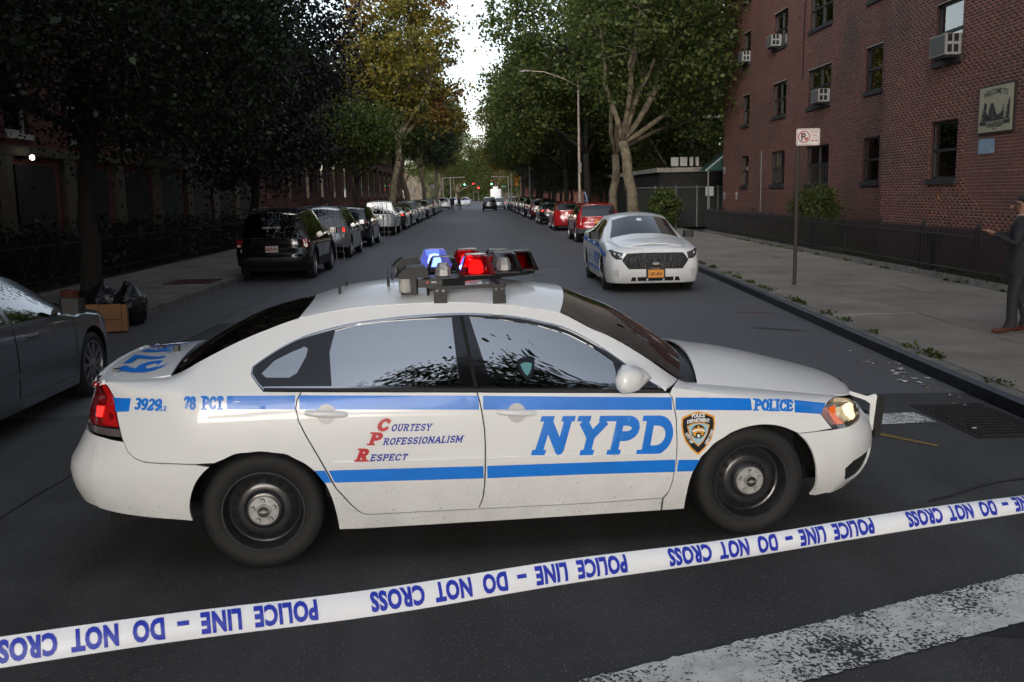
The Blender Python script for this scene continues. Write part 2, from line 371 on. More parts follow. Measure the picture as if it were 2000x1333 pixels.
def belt(x):
    return pchip(x, [(-2.3, .965), (-1.9, .980), (-1.5, .978), (-1.15, .968), (0, .937), (.9, .908), (1.1, .875), (1.4, .80), (1.75, .735), (1.95, .70)])[:, 0]
def zlow(x):
    return pchip(x, [(-2.5, .36), (-2.2, .335), (-1.8, .30), (-1.4, .24), (-1.0, .195), (1.0, .185), (1.4, .20), (1.75, .19), (2.2, .19)])[:, 0]
XRT = [(.30, -2.50), (.40, -2.55), (.50, -2.575), (.60, -2.56), (.66, -2.51), (.72, -2.455), (.80, -2.45), (.97, -2.40)]
XFT = [(.17, 2.29), (.25, 2.40), (.35, 2.455), (.48, 2.465), (.56, 2.435), (.62, 2.39), (.66, 2.36), (.72, 2.32)]
def plan_at(x, z):
    xr, xf = pchip([min(max(z, .3), .97)], XRT)[0, 0], pchip([min(max(z, .17), .72)], XFT)[0, 0]
    if z > .72: xf = 2.32 - (z - .72) * .3
    fr = min(max((x - 1.35) / (xf - 1.35), 0), .999); rr = min(max((-1.45 - x) / (-1.45 - xr), 0), .999)
    return (1 - fr ** 2.6) ** (1 / 2.6) * (1 - rr ** 3.) ** (1 / 3.) * (1 - .012 * min(max(x - .6, 0), 1) ** 2)
def sedan_grid():
    G = []
    def upper(p6, top, kind):
        # four rows from the shoulder up to the top boundary
        p6, top = np.array(p6), np.array(top); R = []
        for q in (.25, .5, .75, 1.):
            if kind == 'cab':
                zz = p6[2] + (top[2] - p6[2]) * q; b = .012 * math.sin(math.pi * q)
                if q < .3: b = .012
                yy = p6[1] + (top[1] - p6[1]) * q + b
            else:
                a = q * math.pi / 2
                yy = top[1] + (p6[1] - top[1]) * math.cos(a) ** .9; zz = p6[2] + (top[2] - p6[2]) * math.sin(a) ** .9
            R.append([p6[0] + (top[0] - p6[0]) * q, yy, zz])
        return R
    # rear wrap: from the tail centre to the first side station
    for ph in (0, .12, .24, .36, .47):
        row = []
        a = ph * math.pi / 2
        for k, fr in enumerate(FR):
            z = zlow(-2.4)[0] + (.965 - zlow(-2.4)[0]) * fr
            xr = pchip(z, XRT)[0, 0]
            x0 = -1.45; y = WK[k] * math.sin(a) ** (2 / 3.); x = x0 + (xr - x0) * math.cos(a) ** (2 / 3.)
            row.append([x, y, z])
        tz = 1.080 - .09 * ph ** 2; ty = pchip(ph, [(0, 0), (.12, .21), (.24, .40), (.36, .545), (.47, .63)])[0, 0]; tx = -2.330 + .05 * ph
        row += upper(row[-1], (tx, ty, tz), 'end')
        G.append(row)
    for (x, ty, tz) in TOPB:
        b = belt([x])[0]; z0 = zlow([x])[0]
        row = [[x, WK[k] * plan_at(x, z0 + (b - z0) * FR[k]), z0 + (b - z0) * FR[k]] for k in range(7)]
        cab = -1.80 < x < 1.06
        row += upper(row[-1], (x, ty, tz), 'cab' if cab else 'end')
        G.append(row)
    for ph in (.62, .50, .38, .26, .13, 0):
        row = []; a = ph * math.pi / 2
        for k, fr in enumerate(FR):
            zf = pchip(ph, [(0, .655), (.38, .662), (.7, .69)])[0, 0]
            z = .185 + (zf - .185) * fr
            xf = pchip(z, XFT)[0, 0]
            x0 = 1.35; y = WK[k] * math.sin(a) ** (2 / 2.6); x = x0 + (xf - x0) * math.cos(a) ** (2 / 2.6)
            row.append([x, y, z])
        ty = .655 * math.sin(a * 1.0) ** .8 * (1.18 - .18 * ph / .62) if ph else 0
        tz = pchip(ph, [(0, .722), (.26, .726), (.5, .752), (.62, .768), (.7, .78)])[0, 0]
        ty = pchip(ph, [(0, 0), (.13, .17), (.26, .33), (.38, .45), (.5, .55), (.62, .62)])[0, 0]
        tx = pchip(ph, [(0, 2.335), (.13, 2.325), (.26, 2.29), (.38, 2.235), (.5, 2.155), (.62, 2.05)])[0, 0]
        row += upper(row[-1], (tx, ty, tz), 'end')
        G.append(row)
    return np.array(G)
IMP = {
 'arch_r': [(8.505,0.0),(8.458,0.523),(8.475,1.026),(8.589,1.634),(8.837,2.264),(9.252,2.875),(9.596,3.127),(9.952,3.369),(10.374,3.431),(10.82,3.49),(11.216,3.442),(11.592,3.4),(11.848,3.212),(12.075,3.018),(12.307,2.632),(12.448,2.246),(12.581,1.578),(12.657,0.793),(12.696,0.012)],
 'arch_f': [(22.964,0.0),(23.01,0.835),(23.19,1.798),(23.687,2.626),(24.017,3.01),(24.258,3.404),(24.544,3.744),(24.815,4.109),(25.303,4.521),(25.757,4.719),(26.239,4.667),(26.714,4.29),(27.039,3.663),(27.261,2.88),(27.394,1.859),(27.406,0.838),(27.275,0.185)],
 'rd_rear': [(12.551,9.173),(12.427,8.521),(12.303,7.865),(12.208,7.14),(12.111,6.402),(11.966,5.797),(11.928,5.376),(11.982,4.796),(12.11,4.276),(12.248,3.766),(12.378,3.264),(12.505,2.754),(12.676,1.996),(12.826,1.637),(12.987,1.271),(13.193,0.9),(13.381,0.787)],
 'bgap': [(15.886,9.508),(15.925,9.141),(15.969,8.459),(16.013,7.783),(16.074,7.114),(16.133,6.454),(16.171,6.068),(16.226,5.517),(16.266,4.888),(16.305,4.214),(16.312,3.56),(16.307,3.108),(16.302,2.647),(16.278,1.846),(16.24,1.317),(16.135,0.767)],
 'fd_front': [(22.413,5.791),(22.518,5.505),(22.564,4.968),(22.614,4.452),(22.623,3.919),(22.634,3.394),(22.619,2.543),(22.519,1.612),(22.416,1.102),(22.242,0.785)],
 'trim_top': [(11.011,6.35),(10.773,6.818),(10.536,7.475),(10.578,7.909),(11.042,8.376),(11.525,8.677),(11.791,8.806),(12.029,8.947),(12.302,9.055),(12.551,9.173),(12.846,9.234),(13.179,9.303),(13.575,9.333),(13.981,9.376),(14.38,9.423),(14.779,9.44),(15.172,9.468),(15.532,9.482),(15.886,9.508),(16.272,9.507),(16.642,9.524),(17.128,9.481),(17.754,9.471),(18.471,9.292),(19.221,9.232),(19.574,9.202),(19.929,9.177),(20.293,8.966),(20.667,8.703),(21.096,8.293),(21.484,7.814),(21.917,7.014),(22.325,5.853)],
 'door_bot': [(13.381,0.787),(13.778,0.784),(14.171,0.784),(14.563,0.785),(14.953,0.786),(15.356,0.78),(15.753,0.774),(16.135,0.767),(16.54,0.762),(16.973,0.756),(17.523,0.75),(18.173,0.743),(18.913,0.734),(19.584,0.725),(20.275,0.74),(21.005,0.754),(21.645,0.768),(22.242,0.785)],
 'belt_bot': [(11.004,6.306),(11.587,6.266),(12.076,6.236),(12.463,6.209),(12.833,6.184),(13.259,6.16),(13.752,6.138),(14.245,6.116),(14.736,6.095),(15.22,6.074),(15.696,6.053),(16.153,6.033),(16.558,6.012),(16.995,5.991),(17.551,5.967),(18.206,5.939),(18.946,5.908),(19.615,5.872),(20.368,5.836),(21.14,5.805),(21.818,5.776),(22.443,5.794)],
 'belt_top': [(11.001,6.502),(11.586,6.445),(12.077,6.405),(12.464,6.374),(12.835,6.347),(13.261,6.323),(13.756,6.3),(14.249,6.28),(14.741,6.26),(15.225,6.241),(15.702,6.224),(16.158,6.208),(16.563,6.188),(17.002,6.168),(17.561,6.146),(18.217,6.122),(18.958,6.094),(19.626,6.07),(20.289,6.049),(20.987,6.031),(21.601,6.014),(22.179,6.032)],
 'rbump': [(6.345,3.802),(6.498,3.349),(6.699,3.086),(7.008,2.919),(7.552,2.888),(8.156,2.884),(8.721,2.878),(9.252,2.875)],
 'fbump': [(26.706,4.345),(27.325,4.505),(28.11,4.651)],
 'fend_seam': [(22.991,9.875),(22.46,5.828)],
 'qglass': [(10.89,7.436),(11.093,7.754),(11.296,8.052),(11.556,8.186),(11.796,8.321),(12.138,8.48),(12.212,8.38),(12.174,7.973),(12.073,7.58),(11.965,7.183),(11.768,6.984),(11.434,7.045),(11.07,7.122)],
 'rglass': [(12.759,9.045),(13.017,9.123),(13.306,9.208),(13.64,9.23),(13.978,9.26),(14.243,9.264),(14.509,9.273),(14.774,9.286),(15.088,9.289),(15.399,9.297),(15.707,9.312),(15.718,8.784),(15.73,8.26),(15.742,7.741),(15.756,7.246),(15.771,6.754),(15.787,6.266),(15.443,6.278),(15.094,6.291),(14.742,6.305),(14.385,6.319),(14.028,6.334),(13.667,6.35),(13.308,6.366),(12.974,6.384),(12.682,6.405),(12.67,6.949),(12.658,7.499),(12.645,8.054),(12.701,8.55)],
 'fglass': [(16.135,9.355),(16.468,9.327),(16.811,9.309),(17.149,9.251),(17.551,9.207),(18.001,9.172),(18.389,9.056),(18.803,8.954),(19.188,8.928),(19.581,8.846),(19.978,8.757),(20.357,8.462),(20.741,8.111),(20.781,7.384),(20.72,6.769),(20.665,6.161),(20.121,6.166),(19.621,6.17),(19.137,6.175),(18.609,6.186),(18.074,6.201),(17.599,6.212),(17.172,6.222),(16.815,6.232),(16.508,6.242),(16.434,6.857),(16.36,7.476),(16.287,8.098),(16.211,8.724)],
 'mold': [(12.662,3.087),(12.97,3.091),(13.324,3.091),(13.706,3.084),(14.087,3.078),(14.466,3.073),(14.844,3.067),(15.216,3.062),(15.585,3.056),(15.945,3.05),(16.284,3.044),(16.594,3.033),(16.926,3.022),(17.328,3.01),(17.802,2.998),(18.324,2.984),(18.899,2.97),(19.42,2.956),(19.931,2.942),(20.491,2.929),(21.044,2.918),(21.538,2.906),(22.009,2.9),(22.445,2.903),(22.476,2.761),(22.044,2.753),(21.573,2.754),(21.081,2.761),(20.533,2.769),(19.969,2.777),(19.456,2.786),(18.937,2.796),(18.363,2.806),(17.836,2.815),(17.358,2.824),(16.951,2.831),(16.614,2.838),(16.304,2.845),(15.969,2.854),(15.611,2.863),(15.245,2.871),(14.876,2.88),(14.5,2.888),(14.124,2.896),(13.746,2.905),(13.365,2.915),(13.009,2.919),(12.698,2.916)],
 'stripe_f': [(26.677,7.623),(27.038,7.586),(27.429,7.511),(27.89,7.429),(27.608,5.732),(27.089,5.741),(26.624,5.714)],
 'stripe_r': [(3.796,5.883),(6.197,6.012),(6.658,6.116),(6.586,5.297),(6.271,5.248),(5.904,5.178)],
 'stripe': [(9.771,6.139),(10.192,6.108),(10.668,6.084),(11.11,6.069),(11.523,6.061),(11.89,6.055),(12.197,6.046),(12.476,6.031),(12.749,6.015),(13.046,6.0),(13.381,5.985),(13.738,5.97),(14.092,5.954),(14.444,5.939),(14.796,5.923),(15.142,5.907),(15.486,5.892),(15.824,5.876),(16.148,5.86),(16.452,5.839),(16.761,5.817),(17.116,5.794),(17.543,5.769),(18.025,5.742),(18.566,5.713),(19.11,5.681),(19.606,5.646),(20.101,5.615),(20.641,5.588),(21.149,5.564),(21.611,5.539),(22.056,5.53),(22.466,5.54),(22.885,5.562),(23.557,5.628),(24.168,5.776),(24.575,6.003),(24.956,6.429),(25.343,7.004),(25.379,5.488),(24.991,5.359),(24.6,5.225),(24.187,5.096),(23.575,4.989),(22.883,4.933),(22.452,4.91),(22.042,4.896),(21.596,4.898),(21.133,4.912),(20.623,4.926),(20.083,4.943),(19.59,4.962),(19.092,4.984),(18.546,5.007),(18.007,5.029),(17.526,5.051),(17.1,5.071),(16.748,5.091),(16.44,5.109),(16.136,5.128),(15.81,5.147),(15.472,5.166),(15.128,5.186),(14.781,5.205),(14.43,5.224),(14.078,5.243),(13.724,5.263),(13.368,5.282),(13.034,5.299),(12.739,5.315),(12.467,5.33),(12.187,5.343),(11.879,5.351),(11.511,5.354),(11.098,5.354),(10.656,5.362),(10.182,5.373),(9.764,5.386)],
 'low': [(12.278,2.739),(12.565,2.748),(12.854,2.752),(13.181,2.752),(13.531,2.745),(13.892,2.735),(14.247,2.728),(14.603,2.72),(14.956,2.713),(15.305,2.705),(15.65,2.696),(15.986,2.688),(16.302,2.68),(16.623,2.675),(16.972,2.67),(17.398,2.665),(17.896,2.658),(18.451,2.651),(19.036,2.644),(19.564,2.636),(20.098,2.627),(20.684,2.618),(21.226,2.611),(21.721,2.604),(22.194,2.605),(22.633,2.615),(23.033,2.602),(23.688,2.599),(23.294,2.042),(22.908,2.038),(22.628,2.036),(22.189,2.038),(21.718,2.046),(21.224,2.06),(20.683,2.075),(20.099,2.09),(19.566,2.105),(19.037,2.112),(18.45,2.119),(17.894,2.126),(17.395,2.132),(16.968,2.137),(16.619,2.142),(16.297,2.146),(15.98,2.157),(15.642,2.167),(15.296,2.177),(14.947,2.187),(14.593,2.197),(14.235,2.206),(13.88,2.216),(13.517,2.228),(13.167,2.236),(12.911,2.237),(12.682,2.234),(12.463,2.229),(12.371,2.485)],
}
# ------------------------------------------------------------------ the patrol sedan
SX, SK = .17, .105    # metres per grid step, for even triangles
IG = sedan_grid(); IS = Skin(IG)
CAR = empty('police_sedan', (.0924, 6.1268, 0), .1034, 'white police sedan with blue stripes and roof light bar, parked broadside across the street', 'police car')
def to_car(P): P = np.asarray(P); return np.stack([P[:, 0], -P[:, 1], P[:, 2]], 1)
def skin_panel(name, poly, m, parent, holes=(), gap=.0025, off=0., depth=.014, step=.05, mirror=True, smooth=True, res=.03, S=None):
    S = S or IS
    q = inset(resample(np.array(poly) * [SX, SK], res), gap) if gap else resample(np.array(poly) * [SX, SK], res)
    hs = [inset(resample(np.array(h) * [SX, SK], res), -gap) for h in holes]
    V2, F = fill([q], hs, step); ik = V2 / [SX, SK]
    P = S.at(ik); n = S.normal(ik); n *= np.sign(n[:, 1:2] * 2 + .001 + n[:, 2:3] * .5 + np.sign(P[:, 0:1]) * n[:, 0:1] * 1.5); P = P + n * off
    V = list(to_car(P)); tris = []
    for f in F:
        a, b, c = [np.array(V[i]) for i in f]; nn = np.cross(b - a, c - a); on = n[f[0]] * [1, -1, 1]
        tris.append(f if nn @ on > 0 else f[::-1])
    if depth:
        inn = to_car(P - n * depth); mp = {}; F2 = list(tris)
        for a, b in rim_edges(tris):
            for i in (a, b):
                if i not in mp: mp[i] = len(V); V.append(inn[i])
            F2.append((b, a, mp[a], mp[b]))
        tris = F2
    o = mesh(name, V, tris, m, parent, smooth, sharp=40)
    if mirror:
        c = o.copy(); COL.objects.link(c); c.parent = parent; c.scale = (1, -1, 1)
    return o
def inv_xz(xz):
    """grid coordinates of side points given as (x, z)"""
    ni, nk = IG.shape[:2]; out = []
    if not hasattr(inv_xz, 'T'):
        ii = np.linspace(5, 28.99, 120); kk = np.linspace(0, nk - 1.001, 80); M = np.stack(np.meshgrid(ii, kk, indexing='ij'), -1).reshape(-1, 2)
        inv_xz.T = (M, IS.at(M)[:, [0, 2]])
    M, T = inv_xz.T; q = np.atleast_2d(xz).astype(float)
    ik = np.array([M[((T - p) ** 2).sum(1).argmin()] for p in q])
    for _ in range(6):
        P = IS.at(ik)[:, [0, 2]]; e = 1e-3
        du = (IS.at(ik + [e, 0])[:, [0, 2]] - P) / e; dv = (IS.at(ik + [0, e])[:, [0, 2]] - P) / e; d = q - P
        det = du[:, 0] * dv[:, 1] - du[:, 1] * dv[:, 0]; det = np.where(abs(det) < 1e-9, 1e-9, det)
        ik = ik + np.clip(np.stack([(d[:, 0] * dv[:, 1] - d[:, 1] * dv[:, 0]) / det, (du[:, 0] * d[:, 1] - du[:, 1] * d[:, 0]) / det], 1), -.5, .5)
    return ik
def decal(name, V2, F, m, parent, off=.0022):
    """flat print given as (x, z) on the near side, laid onto the bodywork"""
    ik = inv_xz(V2); P = IS.at(ik); n = IS.normal(ik); n *= np.sign(n[:, 1:2] + .001); P = P + n * off; V = to_car(P); T = []
    for f in F:
        a, b, c = [V[i] for i in f[:3]]; T.append(f if np.cross(b - a, c - a) @ (n[f[0]] * [1, -1, 1]) > 0 else f[::-1])
    return mesh(name, V, T, m, parent, True)
def quad_map(q):
    q = np.array(q, float)   # bottom-left, bottom-right, top-right, top-left
    return lambda V: (1 - V[:, :1]) * (1 - V[:, 1:]) * q[0] + V[:, :1] * (1 - V[:, 1:]) * q[1] + V[:, :1] * V[:, 1:] * q[2] + (1 - V[:, :1]) * V[:, 1:] * q[3]
def slab_decal(name, txt, quad, m, parent, th=.2, sx=.8, gap=.06, h=.22, off=.004, serif=.11):
    P, wd = slab_text(txt, th, sx, gap, serif); V, F = union_mesh([p for _, p in P], h); V = V / [wd, 1]
    return decal(name, quad_map(quad)(V), F, m, parent, off)
D_ = IMP
def smooth_line(p, n=3, it=2):
    q = resample(p, .25, False)
    for _ in range(it):
        r = q.copy()
        r[1:-1] = (q[:-2] + 2 * q[1:-1] + q[2:]) / 4; q = r
    return [tuple(x) for x in q]
for k_ in ('arch_r', 'arch_f'):
    q_ = np.array(D_[k_]); D_[k_] = [tuple(x) for x in np.stack([crom(q_[:, 0], np.linspace(0, len(q_) - 1, 46), 0), np.maximum(crom(q_[:, 1], np.linspace(0, len(q_) - 1, 46), 0), .02)], 1)]
D_['trim_top'] = D_['trim_top'][:3] + smooth_line(D_['trim_top'][3:], it=6)
T10 = lambda a, b, n: [(a + (b - a) * i / n, 10 - .02) for i in range(n + 1)]
# side frame: quarter panel, pillars, roof rail and rocker in one pressing
quarter = [(5.35, 9.98)] + T10(5.6, 23, 70) + [(22.72, 7.9)] + D_['trim_top'][::-1][:-1] + [(11.0, 6.31)] + [p for p in D_['belt_bot'] if 11.2 < p[0] < 12] + [(12.06, 6.235)] + [p for p in D_['rd_rear'] if p[1] < 6.3] + D_['door_bot'][1:] + [(22.22, .02)] \
    + [(22.22 - (22.22 - 12.72) * i / 20, .02) for i in range(1, 21)] + [p for i_, p in enumerate(D_['arch_r'][::-1]) if not (p[0] < 9.3 and p[1] < 2.9)] + D_['rbump'][::-1][1:] + [(6.3, 3.95), (6.22, 4.4), (6.06, 5.6), (5.84, 7.2), (5.6, 8.8)]
SIDE = skin_panel('side_frame', quarter, WHITE, CAR, step=.028)
fender = [(22.47, 5.83), (22.73, 7.9), (23, 9.98)] + T10(23.3, 28.9, 18) + [(28.85, 9.3), (28.15, 8.1), (27.74, 6.55), (27.56, 5.75), (27.8, 5.2), (28.06, 4.72)] + D_['fbump'][::-1][1:] + [p for p in D_['arch_f'][::-1] if not (p[0] > 26.6 and p[1] < 4.36)] + [(22.9, .02), (22.25, .02), (22.27, .75)] + D_['fd_front'][::-1][1:]
FEND = skin_panel('front_fender', fender, WHITE, CAR)
rdoor = [p for p in D_['rd_rear'] if p[1] < 6.2] + D_['door_bot'][1:8] + [p for p in D_['bgap'][::-1][1:] if p[1] < 6.0] + [(16.17, 6.03)] + [p for p in D_['belt_bot'][::-1] if 12.2 < p[0] < 16.1] + [(12.07, 6.235)]
fdoor = [(16.175, 6.03)] + [p for p in D_['bgap'] if p[1] < 6.0] + D_['door_bot'][7:] + D_['fd_front'][::-1][1:] + [p for p in D_['belt_bot'][::-1] if 16.2 < p[0] < 22.4]
RD = skin_panel('rear_door', rdoor, WHITE, CAR); FD = skin_panel('front_door', fdoor, WHITE, CAR)
rb = D_['rbump'][:-1] + [p for p in D_['arch_r'][::-1] if p[0] < 9.25 and p[1] < 2.87] + [(8.3, .02), (6.5, .02), (5, .02), (3.5, .02), (1.5, .02), (.02, .02), (.02, 3.85), (2, 3.85), (4, 3.85), (5.5, 3.87)]
RB = skin_panel('rear_bumper', rb, WHITE, CAR)
fogp = [(28.85, 1.95), (29.3, 2.4), (30.2, 2.65), (31.6, 2.9), (31.8, 2.2), (31.3, 1.4), (30.4, .95), (29.6, .85), (29.1, 1.2)]
fb = D_['fbump'] + [(28.6, 4.78), (29.4, 4.9), (30.4, 5.2), (31.3, 5.7), (32.5, 5.8), (33.97, 5.8), (33.97, .02), (32, .02), (30, .02), (28.5, .02), (27.5, .02)] + [p for p in D_['arch_f'][::-1] if p[0] > 26.72 and p[1] < 4.3]
FB = skin_panel('front_bumper', fb, WHITE, CAR, holes=[fogp])
skin_panel('fog_intake', fogp, GAP, FB, gap=0, off=-.02, depth=0)
skin_panel('grille', [(31.5, 6.0), (33.97, 6.0), (33.97, 9.4), (31.5, 9.4)], BLACKP, CAR, off=-.02)
# dark shell behind the panel gaps
skin_panel('inner_shell', [(6.36, 3.7), (6, 6), (5.6, 9.9)] + T10(5.8, 11, 10) + [(11.2, 6.2), (16, 5.9), (22.5, 5.7), (23, 9.9)] + T10(23.2, 28.9, 14) + [(28, 8), (27.6, 5.7), (28.2, 4.6)] + [p for p in D_['arch_f'][::-1]] + [(18, .3)] + D_['arch_r'][::-1], GAP, CAR, off=-.016, depth=0, step=.1)
# glazing band
band = D_['trim_top'][:] + D_['belt_top'][::-1]
inner = inset(resample(np.array(band) * [SX, SK], .02), .009) / [SX, SK]
skin_panel('window_trim', band, CHROME, CAR, holes=[inner], gap=0, off=.004, depth=.012, res=.02)
frame = skin_panel('window_surround', inner, GLOSSB, CAR, holes=[D_['qglass'], D_['rglass'], D_['fglass']], gap=0, off=.0, res=.02)
skin_panel('belt_moulding', D_['belt_bot'] + D_['belt_top'][::-1], BLACKP, CAR, gap=.001, off=.003)
for nm in ('qglass', 'rglass', 'fglass'):
    skin_panel({'q': 'quarter_window', 'r': 'rear_door_window', 'f': 'front_door_window'}[nm[0]], D_[nm], SKYGLASS, CAR, gap=0, off=-.004, depth=0, step=.03)
# door pillars split, handles, mouldings, stripes, lettering
skin_panel('pillar_gap', [(15.9, 9.5), (15.98, 9.5), (16.2, 6.2), (16.12, 6.2)], GAP, frame, gap=0, off=.002, depth=0, step=.04)
mo = D_['mold']; mm = [p for p in mo if p[0] < 16.29]; mf = [p for p in mo if p[0] > 16.29]
skin_panel('side_moulding', [(12.66, 3.09), (14.4, 3.07), (16.27, 3.05), (16.27, 2.87), (14.4, 2.9), (12.7, 2.92)], WHITE, RD, gap=0, off=.011, depth=.012)
skin_panel('side_moulding', [(16.35, 3.04), (19.5, 2.97), (22.44, 2.9), (22.46, 2.74), (19.5, 2.8), (16.35, 2.86)], WHITE, FD, gap=0, off=.011, depth=.012)
def cut(poly, a, b):   # clip a long stripe between two station curves by simple x limits
    q = np.array(poly); k = len(q) // 2
    t = q[:k]; l = q[k:][::-1]
    def seg(p):
        s = np.clip(np.linspace(a, b, 24), p[:, 0].min(), p[:, 0].max()); return np.stack([s, np.interp(s, p[:, 0], p[:, 1])], 1)
    return np.concatenate([seg(t), seg(l)[::-1]])
for (a, b, pn) in ((9.77, 11.92, SIDE), (12.02, 16.2, RD), (16.29, 22.49, FD), (22.6, 25.36, FEND)):
    skin_panel('blue_stripe', cut(D_['stripe'], a, b), BLUE, pn, gap=0, off=.0018, depth=0, mirror=False)
for (a, b, pn) in ((12.3, 12.52, SIDE), (12.58, 16.26, RD), (16.34, 22.58, FD), (22.68, 23.68, FEND)):
    c = cut(D_['low'], a, b)
    if a == 12.3: c = np.array([(12.28, 2.74), (12.49, 2.74), (12.6, 2.24), (12.46, 2.24)])
    if a == 22.68: c = np.array([(22.68, 2.6), (23.67, 2.6), (23.29, 2.05), (22.64, 2.05)])
    if a == 12.58: c[0:1] = [[12.55, 2.74]]; c[-1:] = [[12.66, 2.24]]
    skin_panel('blue_stripe', c, BLUE, pn, gap=0, off=.0018, depth=0, mirror=False)
skin_panel('blue_stripe', D_['stripe_f'], BLUE, FEND, gap=0, off=.0018, depth=0, mirror=False)
skin_panel('blue_stripe', [(5.76, 6.12), (6.2, 6.13), (6.66, 6.12), (6.59, 5.3), (6.2, 5.25), (5.93, 5.2)], BLUE, SIDE, gap=0, off=.0018, depth=0, mirror=False)
slab_decal('lettering', 'NYPD', [(.088, .577), (.888, .532), (.925, .762), (.163, .797)], BLUE, FD, th=.25, sx=1.05, gap=.17, h=.12, serif=.085)
slab_decal('lettering', '3929', [(-2.057, .924), (-1.914, .920), (-1.896, .986), (-2.044, .990)], BLUE, SIDE, th=.22, sx=.6, gap=.05)
slab_decal('lettering', '12', [(-1.912, .922), (-1.879, .922), (-1.877, .948), (-1.910, .948)], BLUE, SIDE, th=.18, sx=.6)
slab_decal('lettering', '78', [(-1.785, .925), (-1.725, .923), (-1.72, .994), (-1.781, .995)], BLUE, SIDE, th=.24, sx=.6)
slab_decal('lettering', 'PCT', [(-1.688, .922), (-1.58, .919), (-1.576, .990), (-1.684, .993)], BLUE, SIDE, th=.24, sx=.6)
slab_decal('lettering', 'POLICE', [(1.412, .760), (1.660, .736), (1.672, .798), (1.424, .825)], BLUE, FEND, th=.24, sx=.62, gap=.05)
for (wd, c0, z0, x1) in (('OURTESY', -.771, .760, -.471), ('ROFESSIONALISM', -.819, .685, -.300), ('ESPECT', -.892, .598, -.609)):
    xi = c0 + .078
    sl_ = -.028 * (x1 - xi) / .3
    slab_decal('lettering', {'O': 'C', 'R': 'P', 'E': 'R'}[wd[0]], [(c0, z0), (c0 + .058, z0 - .004), (c0 + .088, z0 + .068), (c0 + .03, z0 + .072)], REDV, RD, th=.26, sx=.8)
    slab_decal('lettering', wd, [(xi, z0 - .004), (x1 - .004, z0 - .012), (x1 + .010, z0 + .028), (xi + .014, z0 + .036)], DBLUE, RD, th=.2, sx=.9, gap=.1, serif=.1)
# police shield on the fender
def shield(k):
    q = [(0, -.5), (-.16, -.36), (-.30, -.17), (-.37, .02), (-.40, .22), (-.385, .38), (-.19, .46), (0, .5), (.19, .46), (.385, .38), (.40, .22), (.37, .02), (.30, -.17), (.16, -.36)]
    c = np.array([0, .06]); return (np.array(q) - c) * k + c
def shield_decal(name, poly, m, off, parent, org, s, h=.12):
    V, F = fill([resample(poly, .1)], (), h); return decal(name, np.array(org) + V * s, F, m, parent, off)
so, ss = (1.066, .648), .256
GOLD = mat('gold_print', (.80, .36, .03), .35); NAVY = mat('black_print', (.008, .008, .014), .35); PALE = mat('pale_blue_print', (.36, .58, .68), .4)
sh = shield_decal('shield_emblem', shield(1.), GOLD, .0022, FEND, so, ss); shield_decal('shield_field', shield(.91), NAVY, .0032, sh, so, ss)
in_ = [(0, -.30), (-.12, -.18), (-.21, -.02), (-.27, .19), (-.13, .245), (0, .26), (.13, .245), (.27, .19), (.21, -.02), (.12, -.18)]
shield_decal('shield_field', np.array(in_), GOLD, .0040, sh, so, ss); shield_decal('shield_field', (np.array(in_) - [0, .02]) * .9 + [0, .02], PALE, .0048, sh, so, ss)
crest = arc(0, .05, .155, .16, 0, 360, 26); crest = [(x * (1 + .10 * (i % 2)), y + .0) for i, (x, y) in enumerate(crest[:-1])]
shield_decal('crest', np.array(crest), NAVY, .0056, sh, so, ss, .08); shield_decal('crest', np.array(crest) * [.84, .84] + [0, .008], GOLD, .0062, sh, so, ss, .08)
shield_decal('crest', np.array([(-.15, .04), (0, .075), (.15, .04), (.15, .085), (0, .12), (-.15, .085)]), WVIN, .0068, sh, so, ss, .08)
shield_decal('crest', np.array([(-.08, -.09), (-.055, .02), (.0, .035), (.055, .02), (.08, -.09)]), NAVY, .0068, sh, so, ss, .08)
shield_decal('crest', np.array([(-.035, -.07), (0, -.09), (.035, -.07), (.03, -.01), (-.03, -.01)]), WVIN, .0074, sh, so, ss, .08)
for a_ in (-1, 1): shield_decal('crest', np.array([(a_ * .03, .13), (a_ * .09, .13), (a_ * .07, .17), (a_ * .03, .18)]), NAVY, .0068, sh, so, ss, .08)
def shield_text(txt, f, size, bold=.01, sx=.9):
    V, F = font_mesh(txt, size, bold, sx, 'CENTER'); V = np.array([f(v) for v in V]); decal('lettering', np.array(so) + V * ss, F, WVIN, sh, .0056)
shield_text('POLICE', lambda v: (v[0], .375 + v[1] - .16 * v[0] ** 2), .115, .006, .82)
shield_text('DEPARTMENT', lambda v: (v[0] * .98, .272 + v[1] - .42 * v[0] ** 2), .108, .006, .80)
shield_text('CITY OF', lambda v: (-.26 + .16 * (v[0] + .2) ** 2 * 1.6 + (v[0]) * .42 + v[1] * .9, -.10 - v[0] * .85 + v[1] * .42), .092, .005, .82)
shield_text('NEW YORK', lambda v: (.245 + v[0] * .48 - v[1] * .0 - .2 * v[0] ** 2, -.125 + v[0] * .82 + v[1] * .4) if False else (.262 + v[0] * .44 - .35 * v[0] ** 2 - v[1] * .85 + .030, -.10 + v[0] * .84 + v[1] * .45), .092, .005, .78)
gs = shield_decal('window_sticker', shield(1.), NAVY, .001, CAR, (.085, 1.055), .125); shield_decal('sticker_print', np.array(in_), mat('teal_print', (.10, .28, .30), .5), .0018, gs, (.085, 1.055), .125)
